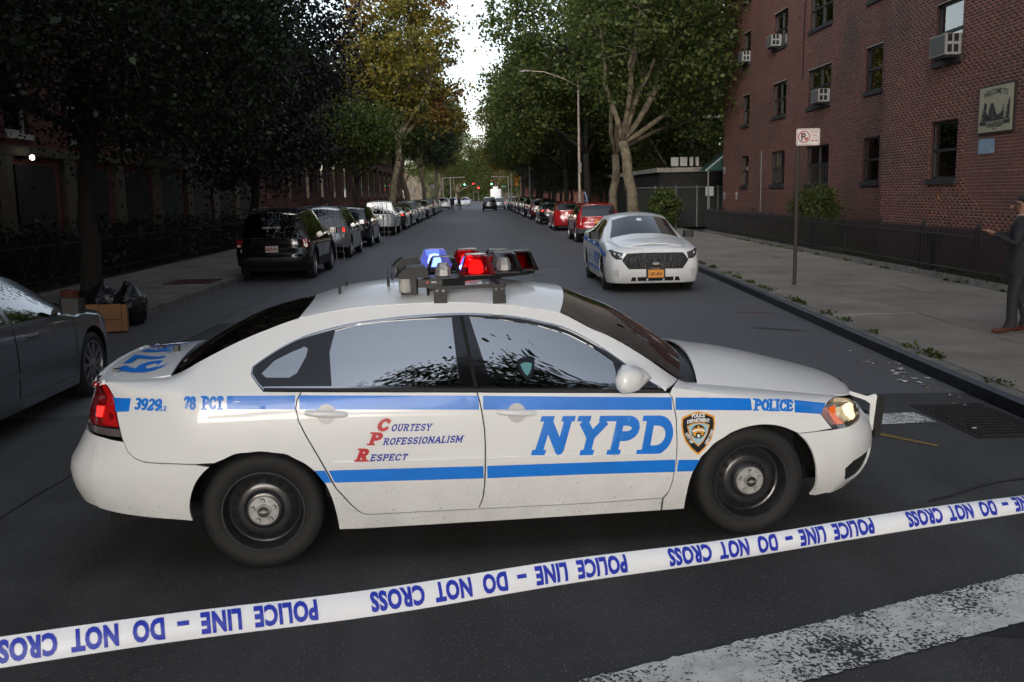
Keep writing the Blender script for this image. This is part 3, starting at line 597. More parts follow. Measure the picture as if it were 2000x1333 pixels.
def handle(xc, zc, parent):
    ik = inv_xz([(xc, zc)])[0]; p = IS.at([ik])[0]; y = p[1]
    m = MB(); g = [];
    for i in range(13):      # grip bar bowed out from the door
        t = i / 12; a = math.sin(math.pi * t) ** .5; g.append((xc - .115 + .23 * t, -(y + .006 + .024 * a), zc + .012 - .016 * t * 1.2))
    o = MB(); V = []; F = []
    for i, c in enumerate(g):
        hh = .013 + .006 * math.sin(math.pi * i / 12) ** .4
        V += [(c[0], c[1] + .014, c[2] - hh), (c[0], c[1], c[2] - hh * .7), (c[0], c[1] - .003, c[2]), (c[0], c[1], c[2] + hh * .7), (c[0], c[1] + .014, c[2] + hh)]
    for i in range(12): F += [(i * 5 + k, (i + 1) * 5 + k, (i + 1) * 5 + k + 1, i * 5 + k + 1) for k in range(4)]
    h = mesh('door_handle', V, F, WHITE, parent, True)
    cup = np.array(arc(xc + .0, zc, .052, .055, 0, 360, 24)[:-1]); V2, F2 = fill([resample(cup, .03)], (), .03)
    decal('handle_recess_shade', V2, F2, mat('recess_shade_white', (.55, .55, .54), .3), parent, .0026)  # flat greyer disc paints in the shade of the handle cup
handle(-1.037, .868, RD); handle(.010, .822, FD)
# ------------------------------------------------------------------ upper skins: hood, windscreen, roof, rear window, boot lid
def top_patch(name, rows, m, parent, na=28, nv=28, q=2.0, skirt=.012, v0=-1., v1=1., edge=None):
    """rows: x, y, z of the side edge, crown height, forward bow at the centre"""
    T = crom(np.array(rows, float), np.linspace(0, len(rows) - 1, na), 0); V = []; F = []
    for r in T:
        for j in range(nv + 1):
            v = v0 + (v1 - v0) * j / nv; V.append((r[0] + r[4] * (1 - abs(v) ** 2.2), -v * r[1], r[2] + r[3] * (1 - abs(v) ** q)))
    n = nv + 1
    for i in range(na - 1): F += [(i * n + j, (i + 1) * n + j, (i + 1) * n + j + 1, i * n + j + 1) for j in range(nv)]
    a, b, c = [np.array(V[i]) for i in F[0][:3]]
    if np.cross(b - a, c - a)[2] < 0: F = [f[::-1] for f in F]
    if skirt:
        mp = {}; G = []
        for a, b in rim_edges(F):
            for i in (a, b):
                if i not in mp: mp[i] = len(V); V.append((V[i][0], V[i][1], V[i][2] - skirt))
            G.append((b, a, mp[a], mp[b]))
        F = F + G
    return mesh(name, V, F, m, parent, True, sharp=50)
TB = {p[0]: p for p in TOPB}
def rw(x, cr, bow, dy=-.004, dz=0.): p = TB[x]; return (x, p[1] + dy, p[2] + dz, cr, bow)
HOOD = top_patch('hood', [(1.130, .708, .905, .14, .075), (1.30, .704, .881, .145, .0), (1.542, .697, .846, .14, 0), (1.75, .677, .815, .118, .02), (1.926, .652, .787, .09, .05), (2.05, .618, .769, .062, .09), (2.155, .548, .753, .038, .11), (2.235, .448, .737, .018, .095)], WHITE, CAR, 40, 36, 2.1)
top_patch('windscreen', [rw(.328, .105, .105), rw(.49, .118, .11), rw(.64, .122, .12), rw(.815, .12, .13), rw(1.004, .105, .15)], CARGLASS, CAR, 30, 28, 2.2, 0)
ROOF = top_patch('roof', [rw(-1.183, .058, .06), rw(-.92, .078, .0), rw(-.70, .088, 0), rw(-.48, .094, 0), rw(-.25, .098, 0), rw(0, .102, 0), rw(.18, .103, .05), rw(.328, .105, .10)], WHITE, CAR, 46, 32, 2.2)
top_patch('rear_window', [rw(-1.192 + .009, .058, .055), rw(-1.367, .066, .02), rw(-1.52, .066, 0), rw(-1.70, .06, -.005), rw(-1.866, .048, .0)], DARKGLASS, CAR, 30, 28, 2.2, 0)
BOOT = top_patch('boot_lid', [(-1.888, .668, 1.079, .048, 0), (-2.02, .676, 1.066, .045, 0), (-2.18, .676, 1.058, .038, 0), (-2.28, .664, 1.049, .031, -.02), (-2.302, .655, 1.035, .031, -.025)], WHITE, CAR, 26, 28, 2.2)
top_patch('cowl', [(1.00, .715, .915, .085, .145), (1.08, .712, .902, .10, .125), (1.135, .70, .890, .12, .085)], BLACKP, CAR, 8, 28, 2.2)
wz = MB()
for s in (-1, 1):
    for t in range(1): wz.tube([(1.13, s * .05 - .35 * (s < 0) + .1, 1.018), (1.06, s * .05 - .1, 1.035), (.98, s * .05 + .25, 1.03)], .008, 6)
wz.obj('wiper', BLACKP, CAR)
skin_panel('tail_panel', [(.02, 3.95), (1.98, 3.95), (2.2, 6), (3.0, 8.4), (4.2, 9.65), (4.6, 9.9), (.02, 9.9)], WHITE, CAR)
# boot numbers, read from behind
V, F = font_mesh('3929', 1.0, .02, .9, 'CENTER'); V = V - [0, V[:, 1].min()]; V = V / [V[:, 0].max() * 2, V[:, 1].max()]
def boot_pt(v):
    y = -v[0] * 1.12; x = -2.245 + v[1] * .29; vv = abs(y) / .672; zr = pchip(x, [(-2.302, 1.043), (-2.18, 1.058), (-2.02, 1.066), (-1.888, 1.079)])[0, 0]
    return (x, y, zr + .041 * (1 - vv ** 2.2) + .004)
me_ = mesh('lettering', [boot_pt(v) for v in V], F, BLUE, BOOT)
MB().box((-1.99, -.07, 1.10), (-1.955, -.02, 1.155), bev=.006).obj('camera_pod', BLACKP, BOOT); MB().box((-2.14, .19, 1.085), (-2.10, .25, 1.115), bev=.006).obj('camera_pod', BLACKP, BOOT)
star = []
for k in range(8): a_ = k * math.pi / 4; r_ = .028 if k % 2 else .014; star.append((-2.225 + r_ * math.cos(a_), -.47 + r_ * math.sin(a_)))
MB().prism(star, 1.06, 1.095).obj('badge_fitting', CHROME, BOOT)
# lamps
hl = [(27.58, 5.69), (27.74, 6.51), (28.15, 8.0), (28.87, 9.15), (29.4, 8.95), (30.02, 8.6), (30.64, 7.4), (31.05, 6.6), (31.15, 6.0), (30.9, 5.5), (30.4, 5.22), (29.84, 4.98), (29.38, 4.84), (28.87, 4.8), (28.17, 4.68), (27.89, 5.12)]
HL = skin_panel('headlight', hl, LENS, CAR, gap=.001, off=.001, depth=.0, step=.03, mirror=False)
skin_panel('reflector', hl, mat('lamp_reflector', (.30, .30, .30), .22, metal=.9, var=(16, .5)), HL, gap=0, off=-.035, depth=-.034, mirror=False)
skin_panel('amber_lamp', [(28.2, 6.9), (28.75, 7.7), (28.9, 6.8), (29.3, 5.2), (28.8, 5.2), (28.3, 5.8)], AMBER, HL, gap=0, off=-.012, depth=.01, mirror=False)
skin_panel('lit_lamp', [(29.75, 7.8), (30.25, 7.9), (30.75, 7.0), (30.95, 6.1), (30.6, 5.5), (30.15, 5.35), (29.85, 5.9), (29.6, 6.9)], WARM, HL, gap=0, off=-.018, depth=.01, mirror=False)
tlp = [(5.42, 9.8), (5.65, 8.8), (5.9, 7.2), (6.13, 5.6), (6.3, 4.4), (6.36, 4.0), (5.4, 3.96), (4.4, 3.95), (3.6, 3.95), (2.9, 3.95), (3.2, 6), (3.8, 8.4), (4.6, 9.6)]
TL = skin_panel('taillight', [p for p in tlp if p[1] > 4.3] + [(6.3, 4.36)] and [(5.36, 9.8), (5.58, 8.8), (5.82, 7.2), (6.04, 5.6), (6.2, 4.45), (5, 4.38), (3.9, 4.35), (2.05, 4.35), (2.3, 6), (3.1, 8.4), (4.3, 9.6)], REDL, CAR, gap=.001, off=.002, depth=.02, step=.03)
skin_panel('reverse_lens', [(6.2, 4.38), (6.28, 4.0), (5, 3.98), (3.9, 3.97), (2.0, 3.97), (2.05, 4.28), (3.9, 4.29), (5, 4.32)], GREYL, TL, gap=.001, off=.002, depth=.02, step=.03)
skin_panel('lit_lamp', [(3.9, 5.5), (4.3, 5.45), (5.0, 5.35), (5.05, 4.85), (4.4, 4.85), (3.9, 4.9)], REDLIT, TL, gap=0, off=.004, depth=0)
skin_panel('side_reflector', [(5.4, 9.2), (5.56, 8.8), (5.8, 7.2), (6.02, 5.6), (6.17, 4.5), (5.5, 4.5), (5.3, 6.2)], mat('bright_red_lens', (.55, .01, .012), .15, coat=.6), TL, gap=0, off=.003, depth=0)
# wheels
def tyre_profile(r, w_, rr):
    h = w_ / 2; return [(rr, -h * .82), (rr + .012, -h * .9), (rr + (r - rr) * .5, -h), (r - .022, -h * .93), (r - .006, -h * .78), (r, -h * .5), (r, h * .5), (r - .006, h * .78), (r - .022, h * .93), (rr + (r - rr) * .5, h), (rr + .012, h * .9), (rr, h * .82)]
def steel_wheel(parent, x, y, r=.332, side=-1):
    wroot = empty('wheel', (x, y, r)); wroot.parent = parent
    if side > 0: wroot.rotation_euler = (0, 0, math.pi)
    t = MB().lathe(tyre_profile(r, .225, .222), 56, axis='y', cap=False); t.obj('tyre', RUB, wroot, True, sharp=50)
    g = MB().lathe([(.228, -.098), (.226, -.107), (.218, -.107), (.212, -.092), (.206, -.060), (.197, -.030), (.188, -.026), (.182, -.034), (.148, -.056), (.140, -.060), (.112, -.060), (.095, -.078), (.075, -.082), (0, -.082)], 56, axis='y', cap=False)
    g.obj('rim', STEEL, wroot, True, sharp=35)
    for k in range(16):
        a = 2 * math.pi * (k + .5) / 16; c = (.166 * math.cos(a), -.0505, .166 * math.sin(a)); ax = Vector((math.cos(a) * .55, -.83, math.sin(a) * .55)).normalized(); t1 = Vector((-math.sin(a), 0, math.cos(a))); t2 = ax.cross(t1)
        me_v = [tuple(Vector(c) + ax * .006 * (1 - 0) * .2 + (t1 * math.cos(b) + t2 * math.sin(b)) * .0165) for b in np.linspace(0, 2 * math.pi, 13)[:-1]]
        mesh('vent_hole', me_v, [tuple(range(12))], GAP, wroot)
    c = MB().lathe([(.083, -.080), (.083, -.090), (.078, -.094), (.040, -.096), (.038, -.108), (.034, -.112), (0, -.112)], 40, axis='y'); c.obj('hub_cap', HUB, wroot, True, sharp=30)
    for k in range(5):
        a = 2 * math.pi * k / 5 + .35; q = (.059 * math.cos(a), 0, .059 * math.sin(a))
        MB().lathe([(.015, -.094), (.013, -.1), (.010, -.112), (0, -.113)], 10, q, 'y').obj('lug_nut', HUB, wroot, True, sharp=30)
    MB().lathe([(.031, -.1125), (.031, -.1135), (0, -.1135)], 24, axis='y').obj('centre_badge', BLACKP, wroot)
    MB().prism([(-.022, -.004), (-.008, -.004), (-.008, -.009), (.008, -.009), (.008, -.004), (.022, -.004), (.022, .004), (.008, .004), (.008, .009), (-.008, .009), (-.008, .004), (-.022, .004)], -.1145, -.1137, axis='y').obj('centre_badge', HUB, wroot)
    return wroot
for x in (-1.4035, 1.4035):
    steel_wheel(CAR, x, -.785); steel_wheel(CAR, x, .785, side=1)
well = MB()
for x in (-1.4035, 1.4035):
    for s in (-1, 1):
        pr = [(x + .43 * math.cos(a), .35 + .40 * math.sin(a)) for a in np.linspace(-.02, math.pi + .02, 20)]
        V = [(p[0], s * .86, p[1]) for p in pr] + [(p[0], s * .50, p[1]) for p in pr]; n = len(pr)
        well.add(V, [(i, i + 1, n + i + 1, n + i) for i in range(n - 1)] + [tuple(range(n, 2 * n))])
well.box((-2.3, -.55, .22), (2.2, .55, .5)).box((-.95, -.86, .20), (.93, .86, .34)).box((-2.15, -.5, .5), (-1.7, .5, .95)).box((1.15, -.6, .5), (2.1, .6, .72))
well.obj('underbody', GAP, CAR)
# cabin
cab = MB().box((-1.75, -.72, .34), (1.15, .72, .40)).box((.55, -.70, .60), (1.08, .70, .93)).box((-1.72, -.62, .80), (-1.35, .62, 1.02)); cab.obj('cabin_floor', SEAT, CAR)
for (x, y) in ((-.05, -.36), (-.05, .36)):
    s = MB().box((x - .25, y - .25, .40), (x + .27, y + .25, .58), bev=.05)
    s.add([(x - .18, y - .24, .55), (x - .05, y - .24, .55), (x - .05, y + .24, .55), (x - .18, y + .24, .55), (x - .38, y - .21, 1.12), (x - .27, y - .21, 1.12), (x - .27, y + .21, 1.12), (x - .38, y + .21, 1.12)], [(0, 3, 2, 1), (4, 5, 6, 7), (0, 1, 5, 4), (1, 2, 6, 5), (2, 3, 7, 6), (3, 0, 4, 7)])
    s.box((x - .41, y - .12, 1.14), (x - .31, y + .12, 1.31), bev=.03); s.obj('seat', SEAT, CAR)
MB().box((-1.3, -.62, .40), (-.75, .62, .60)).box((-1.45, -.62, .5), (-1.3, .62, 1.06)).obj('rear_bench', SEAT, CAR)
MB().box((-.50, -.60, .60), (-.47, .60, 1.36)).obj('partition', mat('partition', (.05, .06, .06), .3), CAR)
sw = MB(); ring = [(.42 + .06 * math.sin(a), .36 + .18 * math.cos(a), .86 + .17 * math.sin(a)) for a in np.linspace(0, 2 * math.pi, 25)]; sw.tube(ring, .015, 6); sw.obj('steering_wheel', BLACKP, CAR)
V2, F2 = fill([np.array([(0, 0), (.30, 0), (.33, .16), (.06, .19)])]); mesh('clipboard', [(.30 + v[0], -.58, .93 + v[1]) for v in V2], F2, mat('green_paper', (.20, .28, .20), .8), CAR)
# door mirror
for s in (-1, 1):
    V = []; F = []; nn = 16
    for t, (sc_, dx) in enumerate(((.0, -.028), (.72, -.028), (1., -.005), (.98, .04), (.8, .09), (.45, .125), (.0, .14))):
        for k in range(nn):
            a = 2 * math.pi * k / nn; ry = .115 * math.copysign(abs(math.cos(a)) ** .7, math.cos(a)); rz = .075 * math.copysign(abs(math.sin(a)) ** .7, math.sin(a))
            V.append((.60 + dx - .25 * ry * s * -s, s * (1.005) + ry * sc_, 1.005 + rz * sc_ * (1.0 if rz < 0 else 1.0)))
    for i in range(6): F += [(i * nn + k, i * nn + (k + 1) % nn, (i + 1) * nn + (k + 1) % nn, (i + 1) * nn + k) for k in range(nn)]
    mr = mesh('door_mirror', V, F, WHITE, CAR, True, sharp=60)
    MB().add([(.60, s * .86, .94), (.74, s * .855, .94), (.70, s * .93, .955), (.62, s * .93, .955), (.62, s * .85, 1.03), (.70, s * .85, 1.0), (.67, s * .93, 1.0), (.63, s * .93, 1.0)], [(0, 3, 2, 1), (4, 5, 6, 7), (0, 1, 5, 4), (1, 2, 6, 5), (2, 3, 7, 6), (3, 0, 4, 7)]).obj('mirror_arm', BLACKP, mr)
# push bumper
pb = empty('push_bumper'); pb.parent = CAR
for s in (-1, 1):
    MB().prism([(2.455, .44), (2.482, .44), (2.508, .672), (2.49, .685), (2.44, .672), (2.25, .735), (2.24, .715), (2.42, .648), (2.462, .62)], s * .30 - .006, s * .30 + .006, axis='y').obj('bracket', WHITE, pb)
    MB().prism([(2.478, .40), (2.52, .40), (2.548, .66), (2.535, .675), (2.505, .675)], s * .30 - .035, s * .30 + .035, axis='y').obj('pad', mat('pad_rubber', (.008, .008, .008), .7), pb)
MB().tube([(2.49, -.3, .55), (2.49, .3, .55)], .018, 10).obj('crossbar', BLACKP, pb)
# antennas
for (x, y) in ((-.961, -.25), (-.928, .02), (-.668, -.25), (-.639, .02)):
    z = 1.44 if x < -.8 else 1.478
    an = MB().lathe([(.014, z - .01), (.014, z + .006), (.009, z + .01), (.008, z + .06), (.004, z + .075)], 10, (x, y, 0)).tube([(x, y, z + .07), (x - .02, y, z + .52)], .0022, 5); an.obj('antenna', BLACKP, CAR)
# light bar: a V of lamp pods on a bracket
LB = empty('light_bar'); LB.parent = CAR
ARM = [(-.345, .42), (-.135, .29), (.055, .15)]; APEX = (.175, 0.)
for s in (-1, 1):
    q = [(-.50, .52), (-.36, .545), (.20, .13), (.275, .0), (.12, .0), (.06, .03), (-.28, .30), (-.42, .33)]
    MB().prism([(a, -s * b) for a, b in q], 1.528, 1.552).obj('platform', BLACKP, LB)
    MB().prism([(a, -s * b) for a, b in [(-.50, .52), (-.36, .547), (-.22, .46), (-.24, .44), (-.37, .52), (-.49, .50)]], 1.505, 1.553).obj('end_cap', BLACKP, LB)
    for x in (-.376, -.032):
        MB().box((x - .038, -s * .585 - .006, 1.405), (x + .038, -s * .585 + .006, 1.455), bev=.0).box((x - .036, -s * .575 - .008, 1.445), (x + .036, -s * .575 + .008, 1.515)).obj('foot', BLACKP, LB)
        for dx in (-.018, .018): MB().lathe([(.007, 0), (.007, .004), (0, .005)], 8, (x + dx, -s * .585 - .006, 1.49), 'y').obj('bolt', CHROME, LB)
    MB().box((-.41, -s * .575 - .007, 1.497), (.0, -s * .575 + .007, 1.517)).obj('bracket_rail', BLACKP, LB)
    # end lamp box with its hood
    MB().box((-.60, -s * .44 - .09, 1.47), (-.50, -s * .44 + .09, 1.565), bev=.01).obj('end_lamp_box', BLACKP, LB)
    MB().lathe([(.0, 1.482), (.036, 1.482), (.036, 1.56), (.0, 1.56)], 20, (-.575, -s * .512, 0)).obj('end_lamp', mat('frosted_lens', (.45, .44, .42), .12, coat=1.), LB, True, sharp=40)
    MB().prism([(-.63, 1.565), (-.60, 1.60), (-.56, 1.625), (-.46, 1.632), (-.44, 1.60), (-.44, 1.565)], -s * .44 - .115, -s * .44 + .115, axis='y').obj('end_lamp_hood', mat('grey_hood', (.009, .010, .0105), .55), LB)
MB().box((-.44, -.52, 1.497), (-.40, .52, 1.525)).box((-.02, -.52, 1.497), (.02, .52, 1.525)).obj('cross_rail', BLACKP, LB)
MB().tube([(-.44, -.50, 1.42), (-.44, -.46, 1.50)], .008, 6).obj('cable', BLACKP, LB)
def dome_glass(name, col, es=0.):
    m = glass(name, col, .0); t = m.node_tree
    if es:
        o = [n for n in t.nodes if n.type == 'OUTPUT_MATERIAL'][0]; e = N(t, 'ShaderNodeEmission'); e.inputs[0].default_value = (*col, 1); e.inputs[1].default_value = es
        a = N(t, 'ShaderNodeAddShader'); l = o.inputs[0].links[0].from_socket; t.links.new(l, a.inputs[0]); t.links.new(e.outputs[0], a.inputs[1]); t.links.new(a.outputs[0], o.inputs[0])
    return m
DG = {'blue': dome_glass('blue_dome', (.30, .36, 1.), .10), 'red': dome_glass('red_dome', (.75, .03, .05), .02), 'clear': dome_glass('clear_dome', (.86, .87, .9)), 'deep': dome_glass('deep_red_dome', (.45, .02, .03))}
def dome(x, y, kind, lamp):
    def ring(hx, hy, z, c=.3):
        p = []
        for (sx_, sy_) in ((1, 1), (-1, 1), (-1, -1), (1, -1)):
            for k in ((0, 1) if sx_ * sy_ > 0 else (1, 0)):
                p.append((x + sx_ * (hx - (c * hx if k else 0)), y + sy_ * (hy - (0 if k else c * hy)), z))
        return p
    V = ring(.112, .102, 1.553) + ring(.112, .102, 1.564) + ring(.100, .092, 1.592) + ring(.070, .066, 1.668) + ring(.058, .055, 1.678); F = []
    for i in range(4): F += [(i * 8 + k, i * 8 + (k + 1) % 8, (i + 1) * 8 + (k + 1) % 8, (i + 1) * 8 + k) for k in range(8)]
    F.append(tuple(range(32, 40)))
    o = mesh('lamp_dome', V, F, DG[kind], LB)
    MB().lathe([(.02, 1.555), (.045, 1.565), (.046, 1.60), (.030, 1.640), (0, 1.645)], 6, (x, y, 0)).obj('rotator', lamp, o)
    MB().prism([(p[0], p[1]) for p in ring(.118, .108, 0)], 1.5525, 1.558).obj('dome_base', BLACKP, o)
    MB().prism([(p[0], p[1]) for p in ring(.06, .057, 0)], 1.6785, 1.681).obj('dome_cap', mat('dome_cap', (.45, .45, .46), .2, coat=.5), o)
MIR = mat('mirror_reflector', (.72, .70, .66), .3, metal=.4)
BLIT = mat('blue_lamp_lit', (.3, .4, 1), .3, emit=(.35, .5, 1), es=4.); RLIT = mat('red_lamp_lit', (1, .1, .05), .3, emit=(1, .20, .10), es=.8)
for (x, y), k, l in zip(ARM, ('clear', 'red', 'clear'), (MIR, RLIT, MIR)): dome(x, -y, k, l)
for (x, y), k, l in zip(ARM, ('blue', 'red', 'clear'), (BLIT, RLIT, MIR)): dome(x, y, k, l)
dome(APEX[0], APEX[1], 'deep', MIR)
flat_text('lettering', 'FEDERAL SIGNAL', WVIN, LB, (-.425, -.5455, 1.533), (.99, .16, 0), (0, 0, 1), .012, .0004, .9, 'LEFT')
V, F = fill([np.array(arc(0, 0, .008, .008, 0, 360, 10)[:-1])]); mesh('lettering', [(-.445 + v[0], -.5375, 1.536 + v[1]) for v in V], F, REDV, LB)
# ------------------------------------------------------------------ other vehicles: one skin per body style
def car_grid(p):
    G = []; tb = p['top']; W = [w_ * p['hw'] / .925 for w_ in WK]; e = p.get('exp', 2.8)
    low = lambda x: pchip([x], p['low'])[0, 0]; bl = lambda x: pchip([x], p['belt'])[0, 0]
    xf0, xr0 = p['xf0'], p['xr0']; XFm, XRm = p['nose'], p['tail']
    def pw(x):
        fr = min(max((x - xf0) / (XFm - xf0), 0), 1); rr = min(max((xr0 - x) / (xr0 - XRm), 0), 1)
        return (1 - fr ** e) ** (1 / e) * (1 - rr ** (e + .6)) ** (1 / (e + .6))
    def upper(p6, top, cab):
        R_ = []; p6, top = np.array(p6), np.array(top)
        for q in (.25, .5, .75, 1.):
            if cab: R_.append(p6 + (top - p6) * q + [0, .014 * math.sin(math.pi * q) + (.004 if q < .3 else 0), 0])
            else: a = q * math.pi / 2; R_.append([p6[0] + (top[0] - p6[0]) * q, top[1] + (p6[1] - top[1]) * math.cos(a) ** .9, p6[2] + (top[2] - p6[2]) * math.sin(a) ** .9])
        return R_
    def wrap(phs, x0, tab, ex, first, cen, zrow, zl):
        for ph in phs:
            a = ph * math.pi / 2; row = []
            for k, f in enumerate(FR):
                z = zl + (zrow - zl) * f; xe = pchip([z], tab)[0, 0]
                row.append([x0 + (xe - x0) * math.cos(a) ** (2 / ex), W[k] * math.sin(a) ** (2 / ex), z])
            s = ph / max(phs) * .96; ty = first[1] * s ** .9; tx = cen[0] + (first[0] - cen[0]) * s ** 2; tz = cen[1] + (first[2] - cen[1]) * s ** 1.6
            G.append(row + upper(row[-1], (tx, ty, tz), False))
    wrap((0, .12, .24, .36, .47), xr0, p['rear'], e + .6, tb[0], p['rtop'], bl(tb[0][0]), low(p['tail'] + .1))
    for (x, ty, tz) in tb:
        b, z0 = bl(x), low(x); row = [[x, W[k] * pw(x), z0 + (b - z0) * FR[k]] for k in range(7)]
        G.append(row + upper(row[-1], (x, ty, tz), p['cab'][0] < x < p['cab'][1]))
    wrap((.62, .5, .38, .26, .13, 0), xf0, p['front'], e, tb[-1], p['ftop'], bl(tb[-1][0]) - .02, low(p['nose'] - .1))
    return np.array(G)
class Body:
    def __init__(s, p):
        s.p = p; s.G = car_grid(p); s.S = Skin(s.G); s.xs = [t[0] for t in p['top']]; s.n = len(s.G)
    def i(s, x): return 5 + float(np.interp(x, s.xs, range(len(s.xs))))
    def k(s, x, z):
        z0, b = pchip([x], s.p['low'])[0, 0], pchip([x], s.p['belt'])[0, 0]
        return float(np.interp((z - z0) / (b - z0), FR, range(7)))
    def pt(s, x, z): return (s.i(x), s.k(x, z))
    def up(s, x, f): return (s.i(x), 6 + 4 * f)
    def arch(s, x, r, zc): return [s.pt(x + r * math.cos(a), max(zc + r * math.sin(a), -1)) for a in np.linspace(math.pi + .35, -.35, 22)]
def alloy_wheel(parent, x, y, r, side, spokes=7, rimr=.66, m=None, wd=.22):
    w_ = empty('wheel', (x, y, r)); w_.parent = parent
    if side > 0: w_.rotation_euler = (0, 0, math.pi)
    rr = r * rimr; MB().lathe(tyre_profile(r, wd, rr), 36, axis='y', cap=False).obj('tyre', RUB, w_, True, sharp=50)
    g = MB().lathe([(rr + .006, -wd * .40), (rr + .004, -wd * .47), (rr - .012, -wd * .46), (rr - .02, -wd * .2), (rr - .03, .02), (0, .02)], 32, axis='y', cap=False)
    h = wd * .43
    for k in range(spokes):
        a = 2 * math.pi * k / spokes; c, s_ = math.cos(a), math.sin(a); t = (-s_, c)
        pts = [(.03, .024), (rr - .01, .016), (rr - .01, -.016), (.03, -.024)]
        q = [(u_ * c + v_ * t[0], u_ * s_ + v_ * t[1]) for u_, v_ in pts]
        g.add([(a_, -h, b_) for a_, b_ in q] + [(a_, -h + .035, b_) for a_, b_ in q], [(0, 1, 2, 3), (0, 4, 5, 1), (1, 5, 6, 2), (2, 6, 7, 3), (3, 7, 4, 0)], 0)
    g.lathe([(.045, -h + .03), (.045, -h - .006), (.03, -h - .012), (0, -h - .012)], 16, axis='y')
    g.obj('rim', m or ALLOY, w_, True, sharp=30)
    return w_
PLATE_O = mat('orange_plate', (.80, .30, .02), .5); PLATE_W = mat('pale_plate', (.55, .50, .45), .5); PLBLK = mat('plate_print', (.01, .012, .03), .5)
def number_plate(parent, x, y, z, face, txt, m, ink):
    """face +1: on the nose, -1: on the tail"""
    pl = MB().box((x - .006, y - .155, z - .078), (x + .006, y + .155, z + .078)).obj('number_plate', m, parent)
    if txt: flat_text('lettering', txt, ink, pl, (x + face * .0075, y, z - .036), (0, face, 0), (0, 0, 1), .105, .002, .72)
    return pl
def vehicle(name, p, paint, label, cat, loc, rz, group=None, lod=0, wheel=7, wheel_mat=None, glassm=None, plate=None, trim=None, lower=None):
    B = Body(p); S = B.S; n = B.n; gm = glassm or DARKGLASS; st = .09 if lod else .06
    root = empty(name, loc, rz, label, cat, group); kw = dict(S=S, step=st, res=.05, parent=root)
    P = lambda nm, poly, m, **k: skin_panel(nm, poly, m, k.pop('parent', root), S=S, step=k.pop('step', st), res=k.pop('res', .05), **k)
    r = p['r']; xr, xf = p['axle']; top = [((n - 1.0001) * (1 - i / 60), 9.97) for i in range(61)]
    ar = B.arch(xr, r * 1.17, r * 1.02); af = B.arch(xf, r * 1.17, r * 1.02)
    ar = [(a, max(b, .02)) for a, b in ar]; af = [(a, max(b, .02)) for a, b in af]
    bot = [(0., .02), (3, .02)] + [(ar[0][0] - .3, .02)] + ar + [(ar[-1][0] + (af[0][0] - ar[-1][0]) * t, .02) for t in np.linspace(.02, .98, 14)] + af + [(af[-1][0] + .3, .02), (n - 3, .02), (n - 1.0001, .02)]
    body = P('body', bot + top, paint, gap=0)
    if lower:   # contrasting cladding along the sills and bumpers
        lw = [(.03, 2.2), (3, 2.2)] + [(max(a, .1), b) for a, b in ar if b < 2.2][:1]
        for (i0, i1) in ((.03, ar[0][0] - .05), (ar[-1][0] + .05, af[0][0] - .05), (af[-1][0] + .05, n - 1.05)):
            P('cladding', [(i0 + (i1 - i0) * t, .03) for t in np.linspace(0, 1, 10)] + [(i0 + (i1 - i0) * t, 2.0) for t in np.linspace(1, 0, 10)], lower, gap=0, off=.006, depth=.005)
        for a_ in (ar, af):
            o = [(c[0], c[1]) for c in a_]; x_ = xr if a_ is ar else xf
            P('arch_flare', o + [(max(a, .05), max(b, .02)) for a, b in B.arch(x_, r * 1.33, r * 1.02)][::-1], lower, gap=0, off=.012, depth=.01)
    for w_ in p['win']:
        P('side_window', [B.up(x, f) for x, f in w_], gm, gap=.0, off=.002, depth=0)
    if not lod:
        for xs_ in p.get('seams', []):
            q = [B.pt(xs_[0], z) for z in np.linspace(.32, pchip([xs_[0]], p['belt'])[0, 0] - .01, 8)]; d = .02
            P('door_seam', [(a - d, b) for a, b in q] + [(a + d, b) for a, b in q[::-1]], GAP, gap=0, off=.0015, depth=0, mirror=True)
    for (hx, hz) in p.get('handles', []):
        q = [B.pt(hx - .11, hz), B.pt(hx + .11, hz - .01), B.pt(hx + .11, hz + .02), B.pt(hx - .11, hz + .03)]
        P('door_handle', q, p.get('hm', paint), gap=0, off=.02, depth=.018)
    ti = {t[0]: t for t in p['top']}
    def edge(x0, x1, cr0, cr1, bow0=0, bow1=0):
        pts = [t for t in p['top'] if min(x0, x1) - 1e-6 <= t[0] <= max(x0, x1) + 1e-6]; m_ = max(1, len(pts) - 1)
        return [(t[0], t[1] - .003, t[2], cr0 + (cr1 - cr0) * j / m_, bow0 + (bow1 - bow0) * j / m_) for j, t in enumerate(pts)]
    na = 10 if lod else 20; c = p['crown']
    for nm, x0, x1, c0, c1, b0, b1, m_ in p['patch']:
        top_patch(nm, edge(x0, x1, c0, c1, b0, b1), paint if m_ == 'p' else gm if m_ == 'g' else m_, root, na, 16, 2.2, .02 if m_ == 'p' else 0)
    fr_, rt_ = p['ftop'], p['rtop']; T = p['top']
    # nose and tail edge strips close the upper skins to the wrap
    def cap(first, cen, cr, nm, m_):
        rows = []
        for s in np.linspace(1, .02, 6): rows.append((cen[0] + (first[0] - cen[0]) * s ** 2, first[1] * s ** .9, cen[1] + (first[2] - cen[1]) * s ** 1.6, cr * s, 0))
        top_patch(nm, rows, m_, root, 10, 12, 2.2, 0)
    cap(T[-1], fr_, p.get('capf', .03), 'nose_cap', paint); cap(T[0], rt_, p.get('capr', .02), 'tail_cap', paint)
    for nm, poly, m_, off in p.get('lamps', []):
        P(nm, poly, m_, gap=0, off=off, depth=.02 if off > .002 else 0, step=.05)
